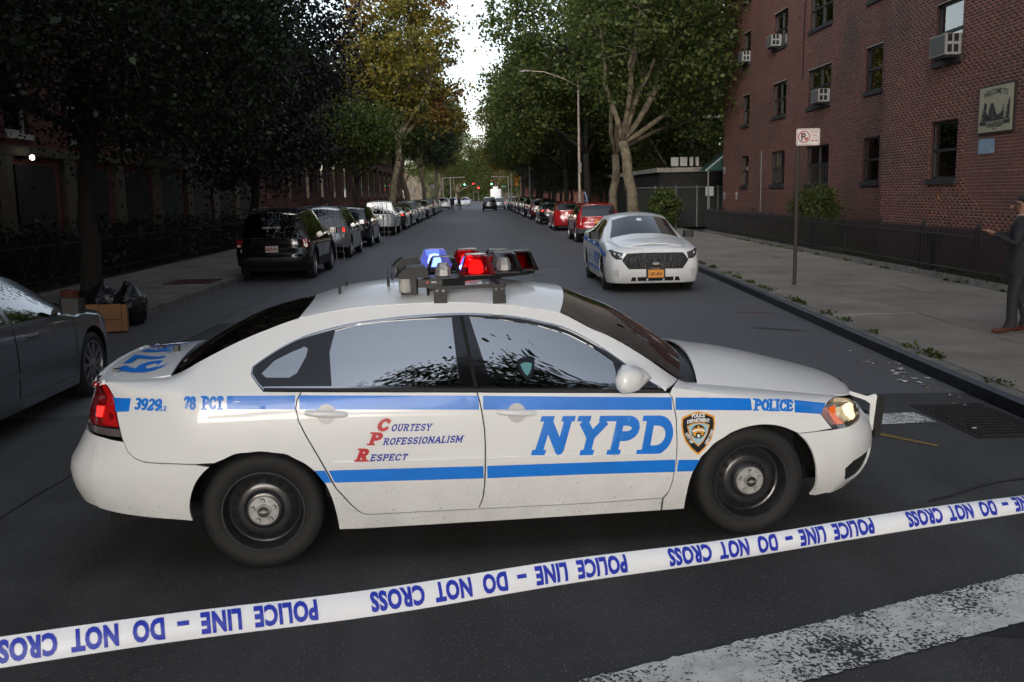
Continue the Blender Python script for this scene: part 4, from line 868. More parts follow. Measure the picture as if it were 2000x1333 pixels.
    for s in (-1, 1):
        for x in (xr, xf): alloy_wheel(root, x, s * (p['hw'] - .13), r, s, wheel, p.get('rimr', .66), wheel_mat)
        mx_, my, mz = p['mirror']
        q = MB().box((mx_ - .05, s * my - .11, mz - .07), (mx_ + .08, s * my + .11, mz + .08), bev=.03).box((mx_ - .01, min(s * (my - .18), s * (my - .08)), mz - .06), (mx_ + .05, max(s * (my - .18), s * (my - .08)), mz - .02)); q.obj('door_mirror', p.get('mm', paint), root)
    wl = MB()
    for x in (xr, xf):
        for s in (-1, 1):
            pr = [(x + r * 1.25 * math.cos(a), r + r * 1.22 * math.sin(a)) for a in np.linspace(-.3, math.pi + .3, 14)]; m2 = len(pr)
            wl.add([(q[0], s * (p['hw'] - .05), q[1]) for q in pr] + [(q[0], s * (p['hw'] - .4), q[1]) for q in pr], [(i, i + 1, m2 + i + 1, m2 + i) for i in range(m2 - 1)] + [tuple(range(m2, 2 * m2))])
    wl.box((xr - .5, -p['hw'] * .55, .22), (xf + .5, p['hw'] * .55, .5)).obj('underbody', GAP, root)
    if not lod:
        bz = pchip([0], p['belt'])[0, 0]; ib = MB().box((xr + .1, -p['hw'] * .8, .35), (xf - .35, p['hw'] * .8, bz - .12)).box((xf - .75, -p['hw'] * .78, bz - .15), (xf - .4, p['hw'] * .78, bz - .02))
        for y in (-.38, .38):
            ib.box((-.35, y - .22, bz - .2), (-.2, y + .22, bz + .18), bev=.04).box((-.33, y - .12, bz + .19), (-.24, y + .12, bz + .34), bev=.03)
        ib.obj('cabin', SEAT, root)
    if plate: number_plate(root, *plate)
    root['half'] = 1; del root['half']
    return root, B
def P_sedan(hw=.93, belt=.0, roof=0., **k):
    """saloon about 5 m long; lifts of belt and roof line give the variants"""
    b, rf = belt, roof
    d = dict(hw=hw, top=[(-2.30, .66, 1.03 + b), (-2.10, .68, 1.06 + b), (-1.85, .68, 1.085 + b), (-1.62, .65, 1.20 + b * .6 + rf * .4), (-1.38, .62, 1.31 + rf), (-1.12, .60, 1.385 + rf), (-.7, .605, 1.43 + rf), (-.2, .605, 1.435 + rf), (.2, .60, 1.40 + rf), (.42, .60, 1.355 + rf), (.64, .635, 1.25 + rf * .7 + b * .2), (.86, .68, 1.13 + b * .5 + rf * .4), (1.10, .735, .98 + b), (1.3, .735, .945 + b), (1.6, .72, .91 + b), (1.85, .69, .875 + b), (2.05, .64, .84 + b)],
             belt=[(-2.4, .95 + b), (-1.9, .975 + b), (-1.2, .965 + b), (0, .94 + b), (.9, .915 + b), (1.2, .86 + b), (1.6, .80 + b), (2.1, .75 + b)], low=[(-2.6, .33), (-1.9, .27), (-1.0, .2), (1.0, .2), (1.9, .2), (2.5, .2)],
             xf0=1.4, xr0=-1.5, nose=2.44, tail=-2.62, front=[(.15, 2.28), (.3, 2.40), (.45, 2.45), (.6, 2.43), (.75, 2.36)], rear=[(.25, -2.45), (.4, -2.57), (.6, -2.60), (.75, -2.53), (1.0 + b, -2.45)],
             rtop=(-2.36, 1.06 + b), ftop=(2.30, .79 + b), cab=(-1.85, 1.15), crown=.09, r=.34, axle=(-1.42, 1.44), mirror=(.72, 1.03, 1.03 + b),
             win=[[(-1.58, .12), (-1.1, .66), (-.5, .84), (-.28, .86), (-.28, .1), (-1.5, .08)], [(-.20, .86), (.1, .84), (.42, .68), (.74, .3), (.84, .08), (-.20, .08)]],
             patch=[('rear_window', -1.85, -1.12, .045, .06, 0, .06, 'g'), ('roof', -1.12, .42, .06, .10, .06, .1, 'p'), ('windscreen', .42, 1.10, .10, .10, .1, .15, 'g'), ('hood', 1.10, 2.05, .10, .07, .15, .1, 'p'), ('boot_lid', -2.30, -1.85, .03, .045, 0, 0, 'p')],
             seams=[(-.24,), (1.0,)], handles=[(-.95, .86 + b), (.05, .84 + b)], capf=.07, capr=.03)
    d.update(k); return d
def P_suv(h=0., hw=.92, **k):
    """tall five-door with a near-upright tailgate"""
    d = dict(hw=hw, top=[(-2.16, .70, 1.06), (-2.10, .69, 1.20 + h * .3), (-2.02, .67, 1.38 + h * .6), (-1.92, .64, 1.56 + h), (-1.7, .635, 1.60 + h), (-1.0, .64, 1.64 + h), (-.2, .64, 1.645 + h), (.3, .63, 1.61 + h), (.5, .625, 1.57 + h), (.72, .66, 1.44 + h * .7), (.96, .70, 1.27 + h * .3), (1.20, .75, 1.09), (1.4, .75, 1.06), (1.7, .74, 1.03), (1.9, .715, 1.0), (2.05, .67, .96)],
             belt=[(-2.3, 1.02), (-1.2, 1.02), (0, 1.0), (.9, .985), (1.25, .96), (1.6, .93), (2.1, .88)], low=[(-2.5, .42), (-1.9, .36), (-1.0, .28), (1.0, .28), (1.9, .3), (2.5, .3)],
             xf0=1.5, xr0=-1.6, nose=2.34, tail=-2.34, front=[(.25, 2.22), (.4, 2.32), (.55, 2.34), (.75, 2.29), (.9, 2.22)], rear=[(.35, -2.24), (.5, -2.33), (.65, -2.34), (.78, -2.26), (1.05, -2.23)],
             rtop=(-2.22, 1.075), ftop=(2.18, .93), cab=(-2.3, 1.3), crown=.08, r=.37, axle=(-1.39, 1.39), mirror=(.84, 1.05, 1.13),
             win=[[(-1.86, .1), (-1.74, .82), (-1.22, .85), (-1.22, .08)], [(-1.12, .08), (-1.12, .85), (-.22, .87), (-.22, .08)], [(-.12, .87), (.30, .84), (.55, .70), (.82, .35), (.92, .08), (-.12, .08)]],
             patch=[('rear_window', -2.16, -1.92, .02, .03, -.06, -.04, 'g'), ('roof', -1.92, .5, .05, .07, -.05, .1, 'p'), ('windscreen', .5, 1.20, .07, .08, .1, .12, 'g'), ('hood', 1.20, 2.05, .08, .06, .12, .08, 'p')],
             seams=[(-.17,), (1.05,), (-1.17,)], handles=[(-.95, .92), (.05, .90)], capf=.06, capr=.01)
    d.update(k); return d
# ------------------------------------------------------------------ ground, kerbs, pavements
def ramp_mat(name, stops, scale, rough=.8, detail=8, extra=None, bump=None, spec=.4):
    m = mat(name, stops[0][1], rough, spec=spec); t = m.node_tree; b = t.nodes['Principled BSDF']
    tc = N(t, 'ShaderNodeTexCoord'); n = N(t, 'ShaderNodeTexNoise'); n.inputs['Scale'].default_value = scale; n.inputs['Detail'].default_value = detail; n.inputs['Roughness'].default_value = .62
    t.links.new(tc.outputs['Object'], n.inputs['Vector']); r = N(t, 'ShaderNodeValToRGB'); e = r.color_ramp.elements
    while len(e) < len(stops): e.new(.5)
    for el, (p, c) in zip(e, stops): el.position = p; el.color = (*rgb(c), 1)
    t.links.new(n.outputs['Fac'], r.inputs[0]); out = r.outputs[0]
    if extra: out = extra(t, tc, out, b)
    t.links.new(out, b.inputs['Base Color'])
    if bump:
        nb = N(t, 'ShaderNodeTexNoise'); nb.inputs['Scale'].default_value = bump[0]; nb.inputs['Detail'].default_value = 3; t.links.new(tc.outputs['Object'], nb.inputs['Vector'])
        bp = N(t, 'ShaderNodeBump'); bp.inputs['Strength'].default_value = bump[1]; bp.inputs['Distance'].default_value = .01
        t.links.new(nb.outputs['Fac'], bp.inputs['Height']); t.links.new(bp.outputs[0], b.inputs['Normal'])
    return m
def mixc(t, fac, a, b, blend='MIX'):
    x = N(t, 'ShaderNodeMixRGB', blend_type=blend)
    for s, v in ((0, fac), (1, a), (2, b)):
        if hasattr(v, 'links') or hasattr(v, 'is_linked'): t.links.new(v, x.inputs[s])
        elif s == 0: x.inputs[0].default_value = v
        else: x.inputs[s].default_value = (*rgb(v), 1)
    return x.outputs[0]
def noise(t, tc, scale, lo, hi, detail=4, vec=None, typ='ShaderNodeTexNoise'):
    n = N(t, typ); n.inputs['Scale'].default_value = scale
    if typ == 'ShaderNodeTexNoise': n.inputs['Detail'].default_value = detail
    t.links.new(vec or tc.outputs['Object'], n.inputs['Vector']); mr = N(t, 'ShaderNodeMapRange'); mr.inputs['From Min'].default_value = lo; mr.inputs['From Max'].default_value = hi
    t.links.new(n.outputs['Distance' if typ == 'ShaderNodeTexVoronoi' else 'Fac'], mr.inputs['Value']); return mr.outputs[0]
def asphalt_extra(t, tc, out, b):
    vs_ = N(t, 'ShaderNodeTexVoronoi'); vs_.inputs['Scale'].default_value = 62; t.links.new(tc.outputs['Object'], vs_.inputs['Vector'])
    sz = N(t, 'ShaderNodeMapRange'); sz.inputs['From Min'].default_value = .30; sz.inputs['From Max'].default_value = .18; t.links.new(vs_.outputs['Distance'], sz.inputs['Value'])
    sc_ = N(t, 'ShaderNodeSeparateColor'); t.links.new(vs_.outputs['Color'], sc_.inputs[0]); pk_ = N(t, 'ShaderNodeMapRange'); pk_.inputs['From Min'].default_value = .25; pk_.inputs['From Max'].default_value = 1.; t.links.new(sc_.outputs[0], pk_.inputs['Value'])
    mm = N(t, 'ShaderNodeMath', operation='MULTIPLY'); t.links.new(sz.outputs[0], mm.inputs[0]); t.links.new(pk_.outputs[0], mm.inputs[1])
    out = mixc(t, mm.outputs[0], out, (.20, .19, .175))                             # pale stone chips
    gn = noise(t, tc, 210, .30, .70, 2); out = mixc(t, .85, out, mixc(t, gn, (.25, .25, .25), (1., 1., 1.)), 'MULTIPLY'); out = mixc(t, 1., out, (1.45, 1.45, 1.45), 'MULTIPLY')
    out = mixc(t, noise(t, tc, 60, .64, .74, 2), out, (.012, .012, .013))           # tar between them
    mp = N(t, 'ShaderNodeMapping'); mp.inputs['Scale'].default_value = (2.2, .16, 1); t.links.new(tc.outputs['Object'], mp.inputs[0])
    w_ = noise(t, tc, .8, .45, .70, 5, mp.outputs[0]); m2 = N(t, 'ShaderNodeMath', operation='MULTIPLY'); m2.inputs[1].default_value = .45; t.links.new(w_, m2.inputs[0])
    out = mixc(t, m2.outputs[0], out, (.085, .085, .09))                            # worn wheel tracks
    s_ = noise(t, tc, .55, .60, .72, 6); m3 = N(t, 'ShaderNodeMath', operation='MULTIPLY'); m3.inputs[1].default_value = .55; t.links.new(s_, m3.inputs[0])
    return mixc(t, m3.outputs[0], out, (.018, .017, .017))                          # oil and damp patches
def sheen_extra(t, tc, out, b): return mixc(t, .42, asphalt_extra(t, tc, out, b), (.135, .135, .142))
ASPH = ramp_mat('asphalt', [(.3, (.030, .029, .028)), (.7, (.050, .049, .047))], 1.3, .78, extra=asphalt_extra, bump=(170, .55), spec=.45)
def conc_extra(t, tc, out, b):
    out = mixc(t, noise(t, tc, 120, .6, .75, 2), out, (.13, .12, .105))
    g = noise(t, tc, 7, .70, .74, 3); return mixc(t, g, out, (.04, .036, .03))       # gum spots and dirt
CONC = ramp_mat('pavement_concrete', [(.25, (.145, .122, .10)), (.5, (.235, .205, .17)), (.75, (.31, .275, .235))], .9, .85, extra=conc_extra, bump=(40, .25))
KERB = ramp_mat('kerb_stone', [(.3, (.10, .095, .085)), (.7, (.24, .225, .20))], 4, .85, extra=conc_extra, bump=(60, .5))
KSTEEL = mat('kerb_steel', (.025, .026, .032), .42, metal=.7, var=(6, .5)); SOIL = mat('garden_soil', (.035, .028, .02), .95, var=(5, .5), bump=(30, .6))
EARTH = mat('joint_dirt', (.035, .032, .027), .95, var=(8, .4))
ASPH2 = ramp_mat('sky_sheen_asphalt', [(.3, (.040, .040, .043)), (.7, (.070, .070, .075))], 1.1, .62, extra=sheen_extra, bump=(170, .4), spec=.55)  # street asphalt lightened in colour to imitate the sky's grazing sheen
road = mesh('road', [(-140, -60, 0), (140, -60, 0), (140, 420, 0), (-140, 420, 0)], [(0, 1, 2, 3)], ASPH); tag(road, kind='structure')
SHEENR = [(-5.9, 8.9), (-3, 9.2), (0, 9.0), (2.5, 9.25), (4.9, 9.1), (5.4, 16), (5.8, 30), (5.8, 420), (-5.9, 420)]
KR = [(4.62, 3.2), (4.70, 6.0), (4.76, 8.0), (4.84, 9.6), (4.95, 11.8), (5.24, 17.0), (5.60, 23.8), (5.74, 32), (5.76, 48), (5.76, 420)]
V, F = fill([resample(np.array(SHEENR, float), 6)]); mesh('sheen_surface', [(x, y, .002) for x, y in V], F, ASPH2, road)
KL = [(-5.86, 2.0), (-5.88, 24), (-5.86, 60), (-5.86, 420)]
FR_ = [(9.05, 3.2), (9.36, 17.05), (10.26, 43.0)]
def at_y(line, y): return float(np.interp(y, [p[1] for p in line], [p[0] for p in line]))
WALK = .15
def pave(name, line_in, line_out, y0, y1, dx, dy, far):
    """slabs with open joints, laid between a kerb line and a back line"""
    base = MB(); ys = list(np.arange(y0, y1, dy)) + [y1]; root = None
    V = []; F = []
    allys = sorted(set(ys + [p[1] for p in line_in if y0 < p[1] < far] + [far]))
    for y in allys: V += [(at_y(line_in, y), y, 0), (at_y(line_out, y), y, 0), (at_y(line_in, y), y, WALK - .008), (at_y(line_out, y), y, WALK - .008)]
    for i in range(len(allys) - 1):
        a = i * 4; F += [(a + 2, a + 3, a + 7, a + 6), (a, a + 2, a + 6, a + 4), (a + 1, a + 5, a + 7, a + 3)]
    F.append((0, 1, 3, 2)); root = mesh(name, V, F, EARTH); tag(root, kind='structure')
    for i in range(len(ys) - 1):
        ya, yb = ys[i] + .006, ys[i + 1] - .006
        xa0, xb0, xa1, xb1 = at_y(line_in, ya), at_y(line_out, ya), at_y(line_in, yb), at_y(line_out, yb); n = max(1, round(abs(xb0 - xa0) / dx))
        for j in range(n):
            g = .006; f0, f1 = j / n, (j + 1) / n; s = 1 if xb0 > xa0 else -1
            q = [(xa0 + (xb0 - xa0) * f0 + g * s, ya), (xa0 + (xb0 - xa0) * f1 - g * s, ya), (xa1 + (xb1 - xa1) * f1 - g * s, yb), (xa1 + (xb1 - xa1) * f0 + g * s, yb)]
            if s < 0: q = q[::-1]
            h = WALK + random.uniform(-.004, .004); tx, ty = random.uniform(-.003, .003), random.uniform(-.003, .003)
            V = [(x, y, WALK - .03) for x, y in q] + [(x, y, h + tx * (k in (1, 2)) + ty * (k in (2, 3))) for k, (x, y) in enumerate(q)]
            mesh('paving_slab', V, [(4, 5, 6, 7), (0, 1, 5, 4), (1, 2, 6, 5), (2, 3, 7, 6), (3, 0, 4, 7)], CONC, root)
    V = [(at_y(line_in, y1), y1, WALK), (at_y(line_out, y1), y1, WALK), (at_y(line_out, far), far, WALK), (at_y(line_in, far), far, WALK)]
    mesh('paving_sheet', V, [(0, 1, 2, 3)] if at_y(line_out, y1) > at_y(line_in, y1) else [(3, 2, 1, 0)], CONC, root)
    return root
KW = .17
pave('pavement_right', [(x + KW + .015, y) for x, y in KR], [(x - .02, y) for x, y in FR_] + [(10.4, 47), (11.2, 420)], 3.2, 56.0, 1.45, 1.55, 420)
pave('pavement_left', [(x - KW - .01, y) for x, y in KL], [(-9.2, 2), (-9.3, 420)], 2.0, 48.0, 1.5, 1.6, 420)
def kerb(name, line, s, y0, y1, step, steel=False):
    root = empty(name); tag(root, kind='structure'); ys = list(np.arange(y0, y1, step)) + [y1]
    for a, b in zip(ys[:-1], ys[1:]):
        ya, yb = a + .008, b - .008; h = WALK + random.uniform(-.004, .006); xa, xb = at_y(line, ya), at_y(line, yb); o = KW * s; e = .02 * s
        q = [(xa, 0), (xa + e * .5, h - .025), (xa + e * 1.3, h), (xa + o, h + .002), (xa + o, 0)]
        V = [(x, ya, z) for x, z in q] + [(x + xb - xa, yb, z) for x, z in q]; m = len(q)
        F = [(i, i + 1, m + i + 1, m + i) for i in range(m - 1)] + [tuple(range(m)), tuple(range(2 * m - 1, m - 1, -1))]
        mesh('kerb_stone', V, F if s < 0 else [f[::-1] for f in F], KERB, root)
        if steel:
            q = [(xa - .010, .004), (xa - .010, h - .028), (xa + e * .35, h - .008), (xa + e * 1.6, h + .005), (xa + e * 1.6, h - .005), (xa, h - .035), (xa, .004)]
            V = [(x, ya - .004, z) for x, z in q] + [(x + xb - xa, yb + .004, z) for x, z in q]; m = len(q)
            mesh('kerb_face', V, [(i, i + 1, m + i + 1, m + i)[::-1] for i in range(m - 1)], KSTEEL, root)
    return root
kerb('kerb_right', KR, 1, 3.2, 56, 2.4, True); kerb('kerb_left', KL, -1, 2, 56, 2.4)
boxo('kerb_far_right', (5.76, 56.01, 0), (5.93, 420, .15), KERB)['kind'] = 'structure'; boxo('kerb_far_left', (-6.03, 56.01, 0), (-5.86, 420, .15), KERB)['kind'] = 'structure'
# ------------------------------------------------------------------ road markings, drain, litter
PAINT = mat('road_paint', (.50, .50, .46), .8); t = PAINT.node_tree; b = t.nodes['Principled BSDF']; tc = N(t, 'ShaderNodeTexCoord')
wv = noise(t, tc, 62, .0, 1., 3); big = noise(t, tc, 1.6, .36, .66, 3)
sb = N(t, 'ShaderNodeMath', operation='MULTIPLY_ADD'); sb.inputs[1].default_value = .26; t.links.new(big, sb.inputs[0]); t.links.new(wv, sb.inputs[2])
pt_ = N(t, 'ShaderNodeMapRange'); pt_.inputs['From Min'].default_value = .665; pt_.inputs['From Max'].default_value = .70; t.links.new(sb.outputs[0], pt_.inputs['Value'])
wd_ = N(t, 'ShaderNodeTexNoise'); wd_.inputs['Scale'].default_value = 6; t.links.new(tc.outputs['Object'], wd_.inputs['Vector']); wv2 = N(t, 'ShaderNodeVectorMath', operation='MULTIPLY_ADD'); wv2.inputs[1].default_value = (.22, .22, .22); t.links.new(wd_.outputs['Color'], wv2.inputs[0]); t.links.new(tc.outputs['Object'], wv2.inputs[2])
ml = pt_
vo = N(t, 'ShaderNodeTexVoronoi', feature='DISTANCE_TO_EDGE'); vo.inputs['Scale'].default_value = 7; t.links.new(wv2.outputs[0], vo.inputs['Vector'])
cr = N(t, 'ShaderNodeMapRange'); cr.inputs['From Min'].default_value = .014; cr.inputs['From Max'].default_value = .004; t.links.new(vo.outputs['Distance'], cr.inputs['Value'])
gate = noise(t, tc, 1.7, .42, .55, 2); cm = N(t, 'ShaderNodeMath', operation='MULTIPLY'); t.links.new(cr.outputs[0], cm.inputs[0]); t.links.new(gate, cm.inputs[1])
mx_ = N(t, 'ShaderNodeMath', operation='MAXIMUM'); t.links.new(ml.outputs[0], mx_.inputs[0]); t.links.new(cm.outputs[0], mx_.inputs[1])
base = mixc(t, noise(t, tc, 9, .35, .7, 5), (.52, .52, .48), (.74, .74, .70)); t.links.new(mixc(t, mx_.outputs[0], base, (.03, .03, .032)), b.inputs['Base Color'])
def paint_quad(name, q, m, parent=road, z=.006, n=1):
    V, F = fill([resample(np.array(q), .12)]); return mesh(name, [(x, y, z) for x, y in V], F, m, parent)
def ragged(q, a=.008):
    r = resample(np.array(q, float), .03); return r + rng.normal(0, a, r.shape)
V, F = fill([ragged([(-.60, 3.36), (2.85, 4.70), (4.2, 5.22), (4.36, 4.82), (2.99, 4.32), (-.45, 2.98)], .006)]); mesh('crossing_stripe', [(x, y, .006) for x, y in V], F, PAINT, road)
V, F = fill([ragged([(2.2, 8.32), (3.93, 8.325), (3.96, 7.95), (2.2, 7.86)], .004)]); mesh('stop_line', [(x, y, .006) for x, y in V], F, PAINT, road)
YM = mat('yellow_mark', (.22, .13, .03), .85, var=(30, .5)); RM = mat('red_spray', (.16, .03, .035), .85, var=(8, .6)); TAR = mat('tar_patch', (.011, .011, .012), .6, var=(5, .3))
def blob(cx, cy, rx, ry, rot=0, n=22, jag=.25):
    return [(cx + rx * math.cos(a) * (1 + random.uniform(-jag, jag)) * math.cos(rot) - ry * math.sin(a) * math.sin(rot), cy + rx * math.cos(a) * math.sin(rot) + ry * math.sin(a) * (1 + random.uniform(-jag, jag)) * math.cos(rot)) for a in np.linspace(0, 2 * math.pi, n, endpoint=False)]
def stain(name, poly, m, z=.005): V, F = fill([np.array(poly)]); return mesh(name, [(x, y, z) for x, y in V], F, m, road)
stain('chalk_mark', [(3.22, 7.66), (3.30, 7.69), (3.62, 7.22), (3.58, 7.18)], YM)
for (x, y, a, b_) in ((2.0, 26.5, .35, .12), (2.9, 31.5, .35, .10), (1.55, 23.8, .25, .08), (4.6, 15.6, .3, .05), (2.2, 20.2, .2, .06), (.2, 30, .15, .05)): stain('spray_mark', blob(x, y, a, b_, random.uniform(-.4, .4), jag=.5), RM)
stain('tar_patch', blob(4.4, 13.65, .42, .07, -.6), TAR); stain('tar_patch', blob(-1.7, 62, .6, .25), TAR); stain('tar_patch', blob(-3.6, 3.2, 1.4, .5, .2), TAR, .002); stain('tar_patch', blob(3.1, 4.3, .9, .22, .3), TAR, .002)
for pts in ([(-4.6, 9.3), (-4.2, 30), (-4.5, 70)], [(1.3, 9.3), (1.5, 40), (1.35, 110)], [(-2.9, 2.4), (-.6, 2.9), (1.6, 2.6)], [(-5.6, 5.4), (-3.2, 5.2), (-3.0, 9.1)], [(2.9, 5.9), (4.4, 6.6)], [(-1.2, 14), (.5, 15.2), (1.0, 18), (2.2, 19)], [(-3.5, 19), (-2.2, 23), (-2.5, 27)]):
    q = resample(np.array(pts, float), .25, False); q = q + rng.normal(0, .018, q.shape); w_ = .006 + .010 * rng.random(len(q)); d_ = np.gradient(q, axis=0); d_ /= np.linalg.norm(d_, axis=1)[:, None]; nn_ = np.stack([-d_[:, 1], d_[:, 0]], 1) * w_[:, None]
    V = [(*p, .0045) for p in q + nn_] + [(*p, .0045) for p in q - nn_]; m_ = len(q); mesh('tar_seam', V, [(i, i + 1, m_ + i + 1, m_ + i) for i in range(m_ - 1)], TAR, road)
ASPH3 = ramp_mat('patch_asphalt', [(.3, (.022, .022, .023)), (.7, (.036, .036, .038))], 2, .7, extra=asphalt_extra, bump=(170, .5))
for q in ([(-4.4, 11.2), (-2.6, 11.0), (-2.5, 15.5), (-4.3, 15.8)],): stain('road_patch', ragged(q, .01), ASPH3, .0035)
GR = mat('cast_iron', (.018, .018, .018), .6, metal=.5, var=(20, .4)); dr = empty('storm_drain', (4.36, 8.0, 0), .0, 'rusty slotted iron storm drain in the gutter beside the kerb', 'drain')
MB().box((-.34, -.62, -.05), (.34, .62, .006)).obj('drain_frame', GR, dr)
for k in range(12): MB().box((-.28, -.56 + k * .095, .006), (.28, -.525 + k * .095, .016)).obj('grate_bar', GR, dr)
SCRAP = mat('litter_paper', (.55, .53, .5), .8); LEAFL = mat('dead_leaf', (.20, .11, .05), .9)
lit = MB(); lf = MB()
def scrap(B_, x, y, z, s):
    a = random.uniform(0, 6.28); q = []
    for k in range(5): r_ = s * random.uniform(.5, 1.1); q.append((x + r_ * math.cos(a + k * 1.257), y + r_ * .7 * math.sin(a + k * 1.257), z + random.uniform(.003, .018)))
    B_.add(q, [(0, 1, 2, 3, 4)])
for _ in range(46):
    y = random.uniform(7.5, 12); scrap(random.choice((lit, lf, lf)), at_y(KR, y) - .06 - random.expovariate(4.5), y, .004, random.uniform(.012, .04))
for _ in range(12): scrap(lit, at_y(KR, 10.0) - random.uniform(.08, .5), 10 + random.uniform(-.55, .4), .006, random.uniform(.03, .06))
for _ in range(60): y = random.uniform(10, 40); scrap(lit if random.random() < .6 else lf, random.uniform(-5.3, 5.0), y, .003, random.uniform(.012, .035))
for _ in range(50): y = random.uniform(8, 40); scrap(lf, random.uniform(at_y(KR, y) + .3, 9), y, WALK + .004, random.uniform(.012, .03))
tag(lit.obj('litter', SCRAP), 'scattered white paper scraps lying along the gutter and road', 'litter', kind='stuff'); tag(lf.obj('dead_leaves', LEAFL), 'scattered brown leaves lying along the kerb and pavement', 'leaves', kind='stuff')
# a bent strip of foil by the front wheel
MB().tube([(1.42, 5.22, .012), (1.47, 5.17, .02), (1.52, 5.14, .012), (1.57, 5.10, .02), (1.55, 5.07, .012), (1.50, 5.11, .014)], .006, 5).obj('foil_strip', CHROME)
tag(bpy.data.objects['foil_strip'], 'small twisted shiny strip on the asphalt under the patrol car front tyre', 'litter')
# iron cellar hatch in the far pavement
RUST = mat('rusty_plate', (.085, .032, .022), .5, metal=.4, var=(9, .5))
hatch = empty('cellar_hatch', (-6.60, 22.3, WALK), 0, 'rust brown iron cellar hatch set flat in the pavement behind the jeep', 'hatch')
for s in (-1, 1): MB().box((-.52 if s < 0 else .01, -.62, .004), (-.01 if s < 0 else .52, .62, .02)).obj('hatch_leaf', RUST, hatch)
# ------------------------------------------------------------------ brick apartment block on the right
def island_mat(name, stops, rough=.85, scale=40, mort=False, stain_=(.018, .014, .012)):
    """each brick takes its own tone; grime drifts over the wall"""
    m = mat(name, stops[0][1], rough); t = m.node_tree; b = t.nodes['Principled BSDF']
    g = N(t, 'ShaderNodeNewGeometry'); oi = N(t, 'ShaderNodeObjectInfo'); ad = N(t, 'ShaderNodeMath', operation='ADD'); t.links.new(g.outputs['Random Per Island'], ad.inputs[0]); t.links.new(oi.outputs['Random'], ad.inputs[1])
    fr = N(t, 'ShaderNodeMath', operation='FRACT'); t.links.new(ad.outputs[0], fr.inputs[0])
    r = N(t, 'ShaderNodeValToRGB'); e = r.color_ramp.elements
    while len(e) < len(stops): e.new(.5)
    for el, (p, c) in zip(e, stops): el.position = p; el.color = (*rgb(c), 1)
    t.links.new(fr.outputs[0], r.inputs[0]); tc = N(t, 'ShaderNodeTexCoord'); out = r.outputs[0]
    n = N(t, 'ShaderNodeTexNoise'); n.inputs['Scale'].default_value = .45; n.inputs['Detail'].default_value = 6; t.links.new(g.outputs['Position'], n.inputs['Vector'])
    mr = N(t, 'ShaderNodeMapRange'); mr.inputs['From Min'].default_value = .48; mr.inputs['From Max'].default_value = .75; mr.inputs['To Max'].default_value = .7; t.links.new(n.outputs['Fac'], mr.inputs['Value'])
    out = mixc(t, mr.outputs[0], out, stain_); n2 = noise(t, tc, scale, .35, .7, 3)
    m4 = N(t, 'ShaderNodeMath', operation='MULTIPLY'); m4.inputs[1].default_value = .35; t.links.new(n2, m4.inputs[0]); out = mixc(t, m4.outputs[0], out, (.06, .03, .022))
    t.links.new(out, b.inputs['Base Color']); return m
BRICK = island_mat('red_brick', [(0, (.135, .043, .029)), (.25, (.178, .056, .036)), (.5, (.156, .050, .033)), (.75, (.122, .040, .029)), (1, (.20, .066, .042))])
MORT = mat('mortar', (.26, .215, .185), .95, var=(3, .3)); WFRAME = mat('bronze_window_frame', (.016, .016, .015), .5, var=(10, .3)); SILLM = mat('dark_sill', (.022, .022, .023), .7, var=(8, .4))
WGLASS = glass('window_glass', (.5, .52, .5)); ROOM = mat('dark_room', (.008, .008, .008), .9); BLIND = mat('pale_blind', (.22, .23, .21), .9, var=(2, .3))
NF = np.array([.0134, 1., 0.]); NF /= np.linalg.norm(NF)
class Facade:
    """vertical wall: s metres along, z up; origin (x0, y0), direction d, outward normal nrm"""
    def __init__(s, x0, y0, d, nrm): s.o = np.array([x0, y0, 0.]); s.d = np.array([*d, 0.]); s.d /= np.linalg.norm(s.d); s.n = np.array([*nrm, 0.]); s.n /= np.linalg.norm(s.n)
    def P(s, a, z, off=0.): return tuple(s.o + s.d * a + s.n * off + np.array([0, 0, z]))
    def slab(s, name, a0, a1, z0, z1, o0, o1, m, parent=None):
        V = [s.P(a, z, o) for o in (o0, o1) for a, z in ((a0, z0), (a1, z0), (a1, z1), (a0, z1))]
        F = [(3, 2, 1, 0), (4, 5, 6, 7), (0, 1, 5, 4), (1, 2, 6, 5), (2, 3, 7, 6), (3, 0, 4, 7)]
        v = [np.array(V[i]) for i in (4, 5, 6)]
        if np.cross(v[1] - v[0], v[2] - v[0]) @ s.n < 0: F = [f[::-1] for f in F]
        return mesh(name, V, F, m, parent)
def wall_with_holes(fc, name, a0, a1, z0, z1, wins, m, parent, reveal=.14):
    q = [(a0, z0), (a1, z0), (a1, z1), (a0, z1)]; hs = [[(w_[0], w_[2]), (w_[1], w_[2]), (w_[1], w_[3]), (w_[0], w_[3])] for w_ in wins]
    V2, F = fill([np.array(q, float)], [np.array(h, float) for h in hs]); V = [fc.P(a, z) for a, z in V2]
    v = [np.array(V[i]) for i in F[0]]
    if np.cross(v[1] - v[0], v[2] - v[0]) @ fc.n < 0: F = [f[::-1] for f in F]
    F = list(F); mp = {}; nf = len(F)
    for a, b in rim_edges(F):
        for i in (a, b):
            if i not in mp: mp[i] = len(V); V.append(fc.P(*V2[i], -reveal))
        F.append((b, a, mp[a], mp[b]))
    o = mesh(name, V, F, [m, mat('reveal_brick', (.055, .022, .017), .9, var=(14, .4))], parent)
    if len(o.data.polygons) == len(F): o.data.polygons.foreach_set('material_index', [0] * nf + [1] * (len(F) - nf))
    return o
BL, BH, BJ = .2032, .0574, .0103
